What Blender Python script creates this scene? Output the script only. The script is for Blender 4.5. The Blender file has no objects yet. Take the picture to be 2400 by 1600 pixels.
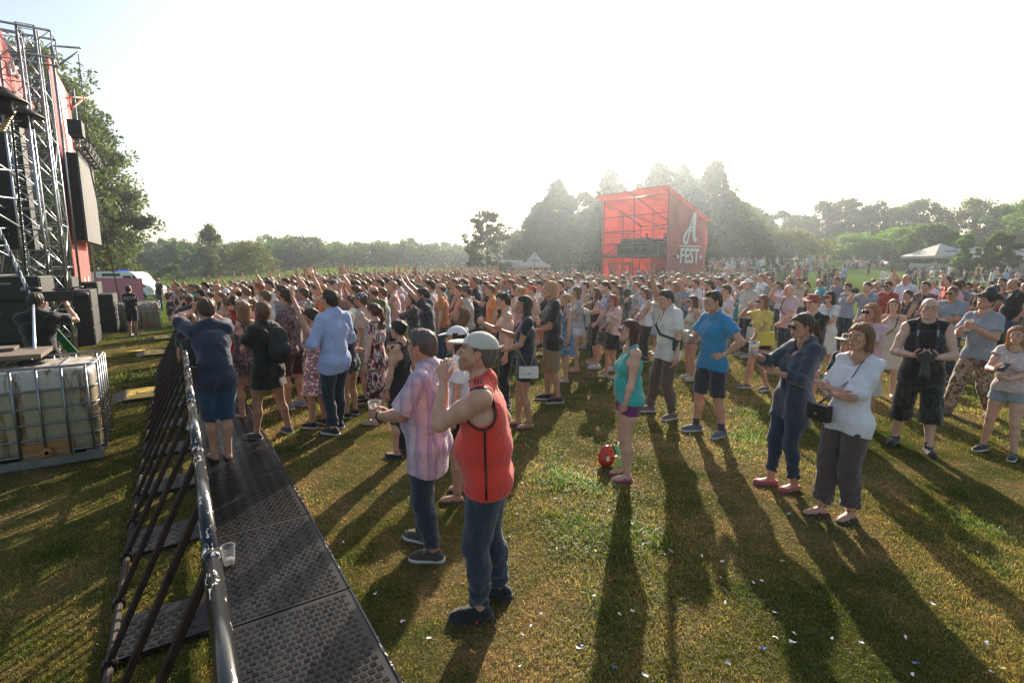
import bpy, math, random, time
import numpy as np
from mathutils import Vector, Matrix
T0 = time.time()
C = bpy.context.scene.collection
SC = bpy.context.scene
R = math.radians
# ---------------------------------------------------------------- camera
F_PX, CX, CY, HORIZON = 1200.0, 1200.0, 800.0, 622.0     # measured on the 2400 x 1600 photograph
CAM = np.array([0.0, 0.0, 2.2])
PITCH = math.atan((CY - HORIZON) / F_PX)
cam_d = bpy.data.cameras.new('camera')
cam = bpy.data.objects.new('camera', cam_d); C.objects.link(cam)
cam_d.sensor_width = 36.0; cam_d.lens = 36.0 * F_PX / 2400.0
cam_d.clip_start = 0.05; cam_d.clip_end = 3000.0
cam.location = CAM; cam.rotation_euler = (math.pi / 2 - PITCH, 0, 0)
SC.camera = cam
# ---------------------------------------------------------------- sky and sun
SUN_AZ, SUN_EL = R(13.0), R(22.5)                        # azimuth to the right of +Y
SUN_DIR = Vector((math.sin(SUN_AZ) * math.cos(SUN_EL), math.cos(SUN_AZ) * math.cos(SUN_EL), math.sin(SUN_EL)))
world = bpy.data.worlds.new('World'); SC.world = world; world.use_nodes = True
nt = world.node_tree
sky = nt.nodes.new('ShaderNodeTexSky'); sky.sky_type = 'NISHITA'; sky.sun_disc = False
sky.sun_elevation = SUN_EL; sky.sun_rotation = SUN_AZ
sky.altitude = 100; sky.air_density = 1.0; sky.dust_density = 2.0; sky.ozone_density = 1.0
bg = nt.nodes['Background']; bg.inputs['Strength'].default_value = 0.11
wb = nt.nodes.new('ShaderNodeMix'); wb.data_type = 'RGBA'; wb.blend_type = 'MULTIPLY'; wb.inputs[0].default_value = 1; wb.inputs[7].default_value = (1.06, 0.98, 0.86, 1)
nt.links.new(sky.outputs[0], wb.inputs[6]); nt.links.new(wb.outputs[2], bg.inputs['Color'])
sun_d = bpy.data.lights.new('sun', 'SUN'); sun_d.energy = 5.0; sun_d.angle = R(0.55); sun_d.color = (1.0, 0.88, 0.72)
sun = bpy.data.objects.new('sun', sun_d); C.objects.link(sun)
sun.rotation_euler = SUN_DIR.to_track_quat('Z', 'Y').to_euler()
SC.view_settings.view_transform = 'Standard'; SC.view_settings.look = 'None'
SC.view_settings.gamma = 1.0; SC.view_settings.exposure = 1.18
SC.cycles.max_bounces = 6; SC.cycles.diffuse_bounces = 3; SC.cycles.glossy_bounces = 2
SC.cycles.transmission_bounces = 6; SC.cycles.transparent_max_bounces = 8; SC.cycles.volume_bounces = 0
SC.cycles.use_denoising = True
SC.cycles.sample_clamp_indirect = 8.0
# ---------------------------------------------------------------- photo pixel <-> place
FWD = np.array([0, math.cos(PITCH), -math.sin(PITCH)]); UPV = np.array([0, math.sin(PITCH), math.cos(PITCH)])
def ray(u, v):
 return FWD + np.array([(u - CX) / F_PX, 0, 0]) + UPV * ((CY - v) / F_PX)
def sstep(x, a, b):
 t = np.clip((x - a) / (b - a), 0, 1); return t * t * (3 - 2 * t)
def terrain(x, y):
 """height of the ground: falls a little to the left behind the stage, rises to a lawn on the far right"""
 ys = np.maximum(np.asarray(y, dtype=float), 1.0)
 q = np.asarray(x) / ys
 left = sstep(-q, 0.33, 0.62) * 0.019 * np.maximum(0, ys - 4)
 left = np.minimum(left, 1.3)
 right = sstep(q, 0.12, 0.5) * (3.3 * sstep(ys, 24, 95)) * (1 - .38 * sstep(q, .55, .85))
 mid = 0.35 * sstep(ys, 40, 110)
 return -left + right + mid * (1 - sstep(q, 0.12, 0.5))
def ground(u, v):
 d = ray(u, v); t0 = 0.5;
 f = lambda t: CAM[2] + t * d[2] - terrain(t * d[0], t * d[1])
 t = 1.0
 while f(t) > 0 and t < 400: t *= 1.04
 lo, hi = t / 1.04, t
 for _ in range(30):
  m = (lo + hi) / 2
  if f(m) > 0: lo = m
  else: hi = m
 p = CAM + hi * d
 return np.array([p[0], p[1], float(terrain(p[0], p[1]))])
def at_depth(u, v, Y):
 d = ray(u, v); return CAM + d * (Y / d[1])
def project(p):
 q = np.asarray(p, float) - CAM; z = q @ FWD
 return CX + F_PX * q[0] / z, CY - F_PX * (q @ UPV) / z
def from_head(u, v, H):
 """where someone of height H stands whose head top shows at (u, v)"""
 d = ray(u, v); f = lambda t: CAM[2] + t * d[2] - terrain(t * d[0], t * d[1]) - H
 lo, hi = 0.5, 80.0
 for _ in range(40):
  m = (lo + hi) / 2
  if f(m) > 0: lo = m
  else: hi = m
 p = CAM + lo * d
 return np.array([p[0], p[1], float(terrain(p[0], p[1]))])
# barrier frame: s runs along the barrier, n to the crowd's side
BD = np.array([-0.547, 0.837, 0]); BN = np.array([0.837, 0.547, 0])
def sn(s, n, z=0.0):
 p = BD * s + BN * n; return np.array([p[0], p[1], z + float(terrain(p[0], p[1]))])
def onplane(u, v, n0):
 d = ray(u, v); t = (n0 - CAM @ BN) / (d @ BN); return CAM + t * d
# ---------------------------------------------------------------- materials
def new_mat(name):
 m = bpy.data.materials.new(name); m.use_nodes = True
 return m, m.node_tree, m.node_tree.nodes['Principled BSDF']
def N(nt, t, **kw):
 n = nt.nodes.new('ShaderNode' + t)
 for k, v in kw.items():
  if k in n.inputs: n.inputs[k].default_value = v
  else: setattr(n, k, v)
 return n
def ramp(nt, src, stops):
 r = nt.nodes.new('ShaderNodeValToRGB'); e = r.color_ramp.elements
 while len(e) < len(stops): e.new(0.5)
 for i, (p, c) in enumerate(stops):
  e[i].position = p; e[i].color = (*c, 1) if len(c) == 3 else c
 nt.links.new(src, r.inputs[0]); return r
def noise(nt, scale, detail=4, rough=0.6, vec=None, dist=0.0):
 n = nt.nodes.new('ShaderNodeTexNoise'); n.inputs['Scale'].default_value = scale
 n.inputs['Detail'].default_value = detail; n.inputs['Roughness'].default_value = rough
 n.inputs['Distortion'].default_value = dist
 if vec is not None: nt.links.new(vec, n.inputs['Vector'])
 return n
def objco(nt):
 return nt.nodes.new('ShaderNodeTexCoord').outputs['Object']
def mapped(nt, vec, scale=(1, 1, 1), rot=(0, 0, 0), loc=(0, 0, 0)):
 m = nt.nodes.new('ShaderNodeMapping'); m.inputs['Scale'].default_value = scale
 m.inputs['Rotation'].default_value = rot; m.inputs['Location'].default_value = loc
 nt.links.new(vec, m.inputs['Vector']); return m.outputs[0]
def mixc(nt, fac, a, b, mode='MIX'):
 m = nt.nodes.new('ShaderNodeMix'); m.data_type = 'RGBA'; m.blend_type = mode
 for s, x in ((0, fac), (6, a), (7, b)):
  if hasattr(x, 'is_output') or isinstance(x, bpy.types.NodeSocket): nt.links.new(x, m.inputs[s])
  else: m.inputs[s].default_value = x if s == 0 else ((*x, 1) if len(x) == 3 else x)
 return m.outputs[2]
def math_n(nt, op, a, b=None):
 m = nt.nodes.new('ShaderNodeMath'); m.operation = op
 for i, x in enumerate((a, b)):
  if x is None: continue
  if isinstance(x, bpy.types.NodeSocket): nt.links.new(x, m.inputs[i])
  else: m.inputs[i].default_value = x
 return m.outputs[0]
def bump(nt, p, height, strength=0.3, dist=0.01):
 b = nt.nodes.new('ShaderNodeBump'); b.inputs['Strength'].default_value = strength
 b.inputs['Distance'].default_value = dist
 nt.links.new(height, b.inputs['Height']); nt.links.new(b.outputs[0], p.inputs['Normal']); return b
MATS = {}
def simple(name, col, rough=0.6, metal=0.0, var=0.12, scale=8.0, bumps=0.0, spec=0.5):
 """plain painted / plastic / metal surface with a little tone variation"""
 key = (name, tuple(col), rough, metal)
 if key in MATS: return MATS[key]
 m, nt, p = new_mat(name)
 n = noise(nt, scale, 5, 0.65, objco(nt))
 lo = tuple(max(0, c * (1 - var)) for c in col); hi = tuple(min(1, c * (1 + var)) for c in col)
 r = ramp(nt, n.outputs[0], [(0.3, lo), (0.7, hi)])
 nt.links.new(r.outputs[0], p.inputs['Base Color'])
 p.inputs['Roughness'].default_value = rough; p.inputs['Metallic'].default_value = metal
 p.inputs['Specular IOR Level'].default_value = spec
 if bumps: bump(nt, p, n.outputs[0], bumps, 0.01)
 MATS[key] = m; return m
def m_skin():
 m, nt, p = new_mat('skin')
 oi = N(nt, 'ObjectInfo'); at = N(nt, 'Attribute', attribute_name='tint')
 co = objco(nt); n = noise(nt, 9, 4, 0.6, co)
 blot = ramp(nt, n.outputs[0], [(0.3, (0.86, 0.80, 0.78)), (0.7, (1.06, 1.05, 1.04))])
 a = mixc(nt, 1.0, oi.outputs['Color'], at.outputs['Color'], 'MULTIPLY')
 b = mixc(nt, 1.0, a, blot.outputs[0], 'MULTIPLY')
 nt.links.new(b, p.inputs['Base Color'])
 p.inputs['Roughness'].default_value = 0.48; p.inputs['Specular IOR Level'].default_value = 0.45
 p.inputs['Sheen Weight'].default_value = 0.5; p.inputs['Sheen Roughness'].default_value = 0.35
 p.inputs['Sheen Tint'].default_value = (1, 0.8, 0.65, 1)
 p.inputs['Subsurface Weight'].default_value = 0.0
 fine = noise(nt, 120, 2, 0.6, co); bump(nt, p, fine.outputs[0], 0.12, 0.003)
 return m
def m_hair():
 m, nt, p = new_mat('hair')
 oi = N(nt, 'ObjectInfo'); co = objco(nt)
 n = noise(nt, 60, 4, 0.7, mapped(nt, co, (1.0, 1.0, 0.12)))
 st = ramp(nt, n.outputs[0], [(0.32, (0.45, 0.42, 0.40)), (0.68, (1.35, 1.25, 1.15))])
 nt.links.new(mixc(nt, 1.0, oi.outputs['Color'], st.outputs[0], 'MULTIPLY'), p.inputs['Base Color'])
 p.inputs['Roughness'].default_value = 0.42; p.inputs['Specular IOR Level'].default_value = 0.5
 p.inputs['Sheen Weight'].default_value = 0.6; p.inputs['Sheen Roughness'].default_value = 0.3
 p.inputs['Sheen Tint'].default_value = (1.0, 0.75, 0.5, 1)
 bump(nt, p, n.outputs[0], 0.9, 0.012)
 t = N(nt, 'BsdfTranslucent'); nt.links.new(mixc(nt, 1.0, oi.outputs['Color'], (2.6, 1.9, 1.3), 'MULTIPLY'), t.inputs[0]); mx = N(nt, 'MixShader'); mx.inputs[0].default_value = .22
 nt.links.new(p.outputs[0], mx.inputs[1]); nt.links.new(t.outputs[0], mx.inputs[2]); nt.links.new(mx.outputs[0], nt.nodes['Material Output'].inputs[0])
 return m
def m_cloth(kind='plain'):
 """woven cloth coloured by the object's own colour; kind adds a print"""
 m, nt, p = new_mat('cloth_' + kind)
 oi = N(nt, 'ObjectInfo'); co = objco(nt)
 n = noise(nt, 5, 5, 0.6, co)
 tone = ramp(nt, n.outputs[0], [(0.3, (0.86, 0.86, 0.86)), (0.7, (1.08, 1.08, 1.08))])
 base = mixc(nt, 1.0, oi.outputs['Color'], tone.outputs[0], 'MULTIPLY')
 hgt = n.outputs[0]
 sep = N(nt, 'SeparateXYZ'); nt.links.new(co, sep.inputs[0])
 if kind == 'denim':
  f = noise(nt, 160, 3, 0.8, mapped(nt, co, (1, 1, 0.35)))
  r = ramp(nt, f.outputs[0], [(0.35, (0.6, 0.62, 0.66)), (0.65, (1.2, 1.15, 1.1))])
  w = noise(nt, 3.0, 3, 0.5, mapped(nt, co, (1, 1, 0.4)))
  rw = ramp(nt, w.outputs[0], [(0.4, (0.8, 0.8, 0.82)), (0.75, (1.3, 1.25, 1.15))])
  base = mixc(nt, 1.0, mixc(nt, 1.0, base, r.outputs[0], 'MULTIPLY'), rw.outputs[0], 'MULTIPLY')
 elif kind == 'plaid':
  def stripes(axis, freq, ph, lo, hi):
   s = math_n(nt, 'SINE', math_n(nt, 'ADD', math_n(nt, 'MULTIPLY', sep.outputs[axis], freq), ph))
   return ramp(nt, math_n(nt, 'ADD', math_n(nt, 'MULTIPLY', s, 0.5), 0.5), [(lo, (0, 0, 0)), (hi, (1, 1, 1))]).outputs[0]
  v1 = math_n(nt, 'MAXIMUM', stripes(0, 75, 0.3, 0.62, 0.9), stripes(1, 75, 1.0, 0.62, 0.9))
  v2 = stripes(1, 150, 1.0, 0.8, 0.95); h1 = stripes(2, 60, 0, 0.6, 0.95)
  base = mixc(nt, math_n(nt, 'MULTIPLY', v1, 0.6), base, (0.20, 0.18, 0.36))
  base = mixc(nt, math_n(nt, 'MULTIPLY', v2, 0.3), base, (0.75, 0.55, 0.62))
  base = mixc(nt, math_n(nt, 'MULTIPLY', h1, 0.15), base, (0.30, 0.22, 0.40))
 elif kind in ('floral', 'swirl', 'camo', 'desert', 'tiedye', 'dots', 'heather', 'lace', 'stripe'):
  sc_, d_, stops, ds = {
   'floral': (26, 1, [(0.42, (1, 1, 1)), (0.5, (0.35, 0.33, 0.38)), (0.58, (3.2, 1.1, 0.9)), (0.66, (5, 4.6, 4.2))], 0.8),
   'swirl': (9, 1, [(0.40, (0.03, 0.02, 0.03)), (0.47, (0.42, 0.05, 0.04)), (0.54, (0.62, 0.60, 0.58)), (0.61, (0.05, 0.04, 0.08)), (0.68, (0.5, 0.12, 0.06))], 1.5),
   'camo': (10, 2, [(0.42, (0.010, 0.011, 0.009)), (0.50, (0.035, 0.040, 0.022)), (0.58, (0.055, 0.045, 0.028)), (0.64, (0.008, 0.009, 0.008))], 1.0),
   'desert': (22, 3, [(0.40, (0.12, 0.065, 0.04)), (0.48, (0.34, 0.22, 0.14)), (0.56, (0.45, 0.34, 0.24)), (0.64, (0.16, 0.09, 0.06))], 0.6),
   'tiedye': (13, 5, [(0.38, (0.25, 0.24, 0.28)), (0.5, (0.9, 0.88, 0.95)), (0.6, (1.5, 1.45, 1.5))], 2.0),
   'dots': (1, 0, None, 0), 'heather': (90, 3, [(0.3, (0.6, 0.6, 0.6)), (0.7, (1.35, 1.35, 1.35))], 0),
   'lace': (55, 2, [(0.4, (0.75, 0.75, 0.75)), (0.6, (1.1, 1.1, 1.1))], 0), 'stripe': (1, 0, None, 0)}[kind]
  if kind == 'dots':
   v = nt.nodes.new('ShaderNodeTexVoronoi'); v.inputs['Scale'].default_value = 34; nt.links.new(co, v.inputs['Vector'])
   r = ramp(nt, v.outputs['Distance'], [(0.28, (1, 1, 1)), (0.33, (0, 0, 0))])
   base = mixc(nt, r.outputs[0], base, (0.8, 0.8, 0.8))
  elif kind == 'stripe':
   s = math_n(nt, 'SINE', math_n(nt, 'MULTIPLY', sep.outputs[2], 150.0))
   r = ramp(nt, s, [(0.0, (0.05, 0.05, 0.08)), (0.1, (1, 1, 1))]); base = mixc(nt, 1.0, base, r.outputs[0], 'MULTIPLY')
  else:
   f = noise(nt, sc_, d_, 0.5, mapped(nt, co, (1, 1, 0.55 if kind == 'swirl' else 1)), ds)
   r = ramp(nt, f.outputs[0], stops)
   if kind in ('swirl', 'camo', 'desert'):
    r.color_ramp.interpolation = 'CONSTANT'
    base = mixc(nt, 1.0, r.outputs[0], tone.outputs[0], 'MULTIPLY')
   else: base = mixc(nt, 1.0, base, r.outputs[0], 'MULTIPLY')
 nt.links.new(base, p.inputs['Base Color'])
 p.inputs['Roughness'].default_value = 0.82; p.inputs['Specular IOR Level'].default_value = 0.25
 p.inputs['Sheen Weight'].default_value = 0.35; p.inputs['Sheen Roughness'].default_value = 0.5
 wv = noise(nt, 14, 5, 0.7, mapped(nt, co, (1, 1, 0.6)), 0.6); bump(nt, p, wv.outputs[0], 0.8, 0.03)
 return m
def m_thin(name, col, trans=0.5, **kw):
 """thin leaf / banner cloth that lets light through"""
 m, nt, p = new_mat(name); p.inputs['Roughness'].default_value = kw.get('rough', 0.6)
 n = noise(nt, kw.get('scale', 1.5), 4, 0.6, objco(nt))
 lo = tuple(c * kw.get('lo', 0.7) for c in col); hi = tuple(min(1, c * kw.get('hi', 1.3)) for c in col)
 r = ramp(nt, n.outputs[0], [(0.35, lo), (0.65, hi)])
 nt.links.new(r.outputs[0], p.inputs['Base Color']); p.inputs['Specular IOR Level'].default_value = 0.3
 t = N(nt, 'BsdfTranslucent'); nt.links.new(mixc(nt, 1.0, r.outputs[0], kw.get('tt', (1.2, 1.3, 0.5)), 'MULTIPLY'), t.inputs[0])
 mx = N(nt, 'MixShader'); mx.inputs[0].default_value = trans
 nt.links.new(p.outputs[0], mx.inputs[1]); nt.links.new(t.outputs[0], mx.inputs[2])
 nt.links.new(mx.outputs[0], nt.nodes['Material Output'].inputs[0])
 if kw.get('wr'):
  w = noise(nt, kw['wr'], 4, 0.6, mapped(nt, objco(nt), (1, 1, 0.35)), 1.0); bump(nt, p, w.outputs[0], 0.8, 0.12)
 return m
SKIN, HAIR = m_skin(), m_hair()
CLOTH = {k: m_cloth(k) for k in ('plain', 'denim', 'plaid', 'floral', 'swirl', 'camo', 'desert', 'tiedye', 'dots', 'heather', 'lace', 'stripe')}
M_SOLE = simple('shoe_sole', (0.55, 0.52, 0.48), 0.7)
M_EYE = simple('eye_white', (0.7, 0.66, 0.62), 0.25, var=0.02); M_IRIS = simple('iris', (0.03, 0.025, 0.02), 0.15)
M_LENS = simple('dark_lens', (0.012, 0.012, 0.014), 0.08); M_FRAME = simple('spectacle_frame', (0.03, 0.025, 0.02), 0.3)
def m_clear(name, tint=(0.95, 0.97, 0.97), alpha=0.35, rough=0.08):
 m, nt, p = new_mat(name); p.inputs['Base Color'].default_value = (*tint, 1); p.inputs['Roughness'].default_value = rough
 tr = N(nt, 'BsdfTransparent'); tr.inputs[0].default_value = (*tint, 1)
 fr = N(nt, 'LayerWeight', Blend=0.45); mx = N(nt, 'MixShader')
 f = math_n(nt, 'ADD', math_n(nt, 'MULTIPLY', fr.outputs['Facing'], 0.4), alpha)
 nt.links.new(f, mx.inputs[0]); nt.links.new(tr.outputs[0], mx.inputs[1]); nt.links.new(p.outputs[0], mx.inputs[2])
 nt.links.new(mx.outputs[0], nt.nodes['Material Output'].inputs[0]); return m
M_CUP = m_clear('clear_plastic', (0.96, 0.97, 0.97), 0.03); M_BEER = m_clear('beer', (0.9, 0.55, 0.12), 0.45)
M_FOAM = simple('drink_foam', (0.75, 0.72, 0.66), 0.7)
# ---------------------------------------------------------------- mesh helpers
def mk_mesh(name, V, polys, mats, midx=None, tint=None, smooth=True):
 """polys: list of (n,k) int arrays; mats: materials"""
 me = bpy.data.meshes.new(name); V = np.asarray(V, np.float32)
 me.vertices.add(len(V)); me.vertices.foreach_set('co', V.ravel())
 loops = np.concatenate([p.ravel() for p in polys]).astype(np.int32)
 sizes = np.concatenate([np.full(len(p), p.shape[1]) for p in polys]).astype(np.int32)
 starts = np.concatenate([[0], np.cumsum(sizes)[:-1]]).astype(np.int32)
 me.loops.add(len(loops)); me.loops.foreach_set('vertex_index', loops)
 me.polygons.add(len(sizes)); me.polygons.foreach_set('loop_start', starts)
 me.polygons.foreach_set('loop_total', sizes)
 for m in mats: me.materials.append(m)
 if midx is not None: me.polygons.foreach_set('material_index', np.asarray(midx, np.int32))
 me.polygons.foreach_set('use_smooth', np.full(len(sizes), smooth))
 if tint is not None:
  a = me.attributes.new('tint', 'FLOAT_COLOR', 'POINT')
  a.data.foreach_set('color', np.concatenate([tint, np.ones((len(tint), 1))], 1).astype(np.float32).ravel())
 me.update(calc_edges=True); return me
def link(name, me, parent=None, color=None):
 o = bpy.data.objects.new(name, me); C.objects.link(o)
 if parent is not None: o.parent = parent
 if color is not None: o.color = (*color[:3], 1)
 return o
def empty(name, loc=(0, 0, 0), rz=0.0):
 o = bpy.data.objects.new(name, None); C.objects.link(o)
 o.location = [float(c) for c in loc]; o.rotation_euler = (0, 0, rz); o.empty_display_size = 0.2; return o
def tag(o, label=None, cat=None, group=None, kind=None):
 if label: o['label'] = label
 if cat: o['category'] = cat
 if group: o['group'] = group
 if kind: o['kind'] = kind
 return o
class MB:
 """collects simple solids into one mesh"""
 def __init__(s): s.V = []; s.P = {}; s.n = 0; s.M = {}
 def add(s, V, F, mat=0):
  V = np.asarray(V, float); F = np.asarray(F, int) + s.n
  s.V.append(V); k = F.shape[1]; s.P.setdefault(k, []).append(F); s.M.setdefault(k, []).append(np.full(len(F), mat)); s.n += len(V)
  return s
 def box(s, c, size, rz=0.0, mat=0, M=None, taper=1.0):
  x, y, z = [q / 2 for q in size]
  V = np.array([[a * x * (taper if d > 0 else 1), b * y * (taper if d > 0 else 1), d * z] for d in (-1, 1) for b in (-1, 1) for a in (-1, 1)], float)
  if M is not None: V = V @ np.asarray(M).T
  elif rz: V = V @ np.array([[math.cos(rz), math.sin(rz), 0], [-math.sin(rz), math.cos(rz), 0], [0, 0, 1]])
  V += np.asarray(c, float)
  return s.add(V, [[0, 2, 3, 1], [4, 5, 7, 6], [0, 1, 5, 4], [2, 6, 7, 3], [0, 4, 6, 2], [1, 3, 7, 5]], mat)
 def tube(s, pts, r, k=8, mat=0, closed=False, cap=True, flat=None):
  pts = [np.asarray(p, float) for p in pts]; n = len(pts)
  rs = r if hasattr(r, '__len__') else [r] * n
  T = [pts[(i + 1) % n if closed else min(i + 1, n - 1)] - pts[(i - 1) % n if closed else max(i - 1, 0)] for i in range(n)]
  T = [t / (np.linalg.norm(t) + 1e-9) for t in T]
  a = np.array([0, 0, 1.0]) if abs(T[0][2]) < 0.9 else np.array([1.0, 0, 0])
  V = []
  for i in range(n):
   a = a - T[i] * (a @ T[i]); a /= np.linalg.norm(a) + 1e-9; b = np.cross(T[i], a)
   for j in range(k):
    an = 2 * math.pi * j / k
    V.append(pts[i] + rs[i] * (math.cos(an) * a * (flat or 1) + math.sin(an) * b))
  F = []
  for i in range(n if closed else n - 1):
   i2 = (i + 1) % n
   for j in range(k): F.append([i * k + j, i * k + (j + 1) % k, i2 * k + (j + 1) % k, i2 * k + j])
  s.add(V, F, mat)
  if cap and not closed:
   for base, rev in ((0, True), ((n - 1) * k, False)):
    idx = [base + j for j in range(k)]; idx = idx[::-1] if rev else idx
    s.P.setdefault(k, []).append(np.array([idx]) + s.n - n * k); s.M.setdefault(k, []).append(np.array([mat]))
  return s
 def lathe(s, prof, k=20, c=(0, 0, 0), mat=0, M=None):
  V = []; n = len(prof)
  for r, z in prof:
   for j in range(k): V.append([r * math.cos(2 * math.pi * j / k), r * math.sin(2 * math.pi * j / k), z])
  V = np.array(V)
  if M is not None: V = V @ np.asarray(M).T
  V += np.asarray(c, float)
  F = [[i * k + j, i * k + (j + 1) % k, (i + 1) * k + (j + 1) % k, (i + 1) * k + j] for i in range(n - 1) for j in range(k)]
  return s.add(V, F, mat)
 def prism(s, poly, h, M=None, c=(0, 0, 0), mat=0):
  """polygon in xz extruded along y by h, triangulated as a fan-free ngon"""
  n = len(poly); V = np.array([[x, -h / 2, z] for x, z in poly] + [[x, h / 2, z] for x, z in poly], float)
  if M is not None: V = V @ np.asarray(M).T
  V += np.asarray(c, float); base = s.n
  s.add(V, [[i, (i + 1) % n, n + (i + 1) % n, n + i] for i in range(n)], mat)
  for idx in ([i for i in range(n)][::-1], [n + i for i in range(n)]):
   s.P.setdefault(n, []).append(np.array([idx]) + base); s.M.setdefault(n, []).append(np.array([mat]))
  return s
 def mesh(s, name, mats, smooth=False):
  if not isinstance(mats, (list, tuple)): mats = [mats]
  ks = sorted(s.P); polys = [np.concatenate(s.P[k]) for k in ks]; mi = np.concatenate([np.concatenate(s.M[k]) for k in ks])
  return mk_mesh(name, np.concatenate(s.V), polys, mats, mi, smooth=smooth)
 def build(s, name, mats, parent=None, smooth=False, bevel=0.0):
  o = link(name, s.mesh(name, mats, smooth), parent)
  if bevel:
   b = o.modifiers.new('bevel', 'BEVEL'); b.width = bevel; b.segments = 2; b.limit_method = 'ANGLE'
  return o
def text_mesh(body, size, mat, depth=0.004, bold=0.0, shear=0.0, spacing=1.0, align='CENTER'):
 """built-in font turned into a flat extruded mesh in the xz plane"""
 cu = bpy.data.curves.new('lettering', 'FONT'); cu.body = body; cu.size = size; cu.extrude = depth
 cu.offset = bold; cu.shear = shear; cu.space_character = spacing; cu.align_x = align; cu.align_y = 'CENTER'
 cu.resolution_u = 3
 o = bpy.data.objects.new('lettering', cu); C.objects.link(o)
 dg = bpy.context.evaluated_depsgraph_get(); me = bpy.data.meshes.new_from_object(o.evaluated_get(dg))
 bpy.data.objects.remove(o); me.transform(Matrix.Rotation(math.pi / 2, 4, 'X')); me.materials.clear(); me.materials.append(mat); return me
# ---------------------------------------------------------------- implicit surfaces
def vec(*a): return np.array(a, float)
def unit(v): v = np.asarray(v, float); return v / (np.linalg.norm(v) + 1e-12)
class Cone:
 def __init__(s, a, b, ra, rb, flat=None, kf=1.0, cap=None, g=''):
  s.a, s.b, s.ra, s.rb, s.flat, s.kf, s.cap, s.g = np.asarray(a, float), np.asarray(b, float), ra, rb, flat, kf, cap, g
 def grow(s, e, **kw):
  c = Cone(s.a, s.b, s.ra + e, s.rb + e, s.flat, s.kf, s.cap, s.g)
  for k, v in kw.items(): setattr(c, k, v)
  return c
 def box(s):
  r = max(s.ra, s.rb) * max(1, s.kf); return np.minimum(s.a, s.b) - r, np.maximum(s.a, s.b) + r
 def __call__(s, X, Y, Z):
  ba = s.b - s.a; L2 = ba @ ba + 1e-9
  px, py, pz = X - s.a[0], Y - s.a[1], Z - s.a[2]
  tt = (px * ba[0] + py * ba[1] + pz * ba[2]) / L2; t = np.clip(tt, 0, 1)
  rx, ry, rz = px - t * ba[0], py - t * ba[1], pz - t * ba[2]
  if s.flat is not None:
   f = s.flat; q = (rx * f[0] + ry * f[1] + rz * f[2]) * (1 / s.kf - 1)
   rx, ry, rz = rx + f[0] * q, ry + f[1] * q, rz + f[2] * q
  d = np.sqrt(rx * rx + ry * ry + rz * rz) - (s.ra + (s.rb - s.ra) * t)
  if s.cap:
   L = math.sqrt(L2)
   if 'b' in s.cap: d = np.maximum(d, (tt - 1) * L)
   if 'a' in s.cap: d = np.maximum(d, -tt * L)
  return d
class Ell:
 def __init__(s, c, r, Rm=None, g=''):
  s.c, s.r, s.R, s.g = np.asarray(c, float), np.asarray(r, float), Rm, g
 def grow(s, e, **kw): return Ell(s.c, s.r + e, s.R, s.g)
 def box(s): m = s.r if s.R is None else np.full(3, s.r.max()); return s.c - m, s.c + m
 def __call__(s, X, Y, Z):
  px, py, pz = X - s.c[0], Y - s.c[1], Z - s.c[2]
  if s.R is not None:
   M = s.R
   px, py, pz = (M[0, 0] * px + M[1, 0] * py + M[2, 0] * pz, M[0, 1] * px + M[1, 1] * py + M[2, 1] * pz, M[0, 2] * px + M[1, 2] * py + M[2, 2] * pz)
  qx, qy, qz = px / s.r[0], py / s.r[1], pz / s.r[2]
  k0 = np.sqrt(qx * qx + qy * qy + qz * qz); k1 = np.sqrt((qx / s.r[0]) ** 2 + (qy / s.r[1]) ** 2 + (qz / s.r[2]) ** 2) + 1e-6
  return k0 * (k0 - 1) / k1
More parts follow.
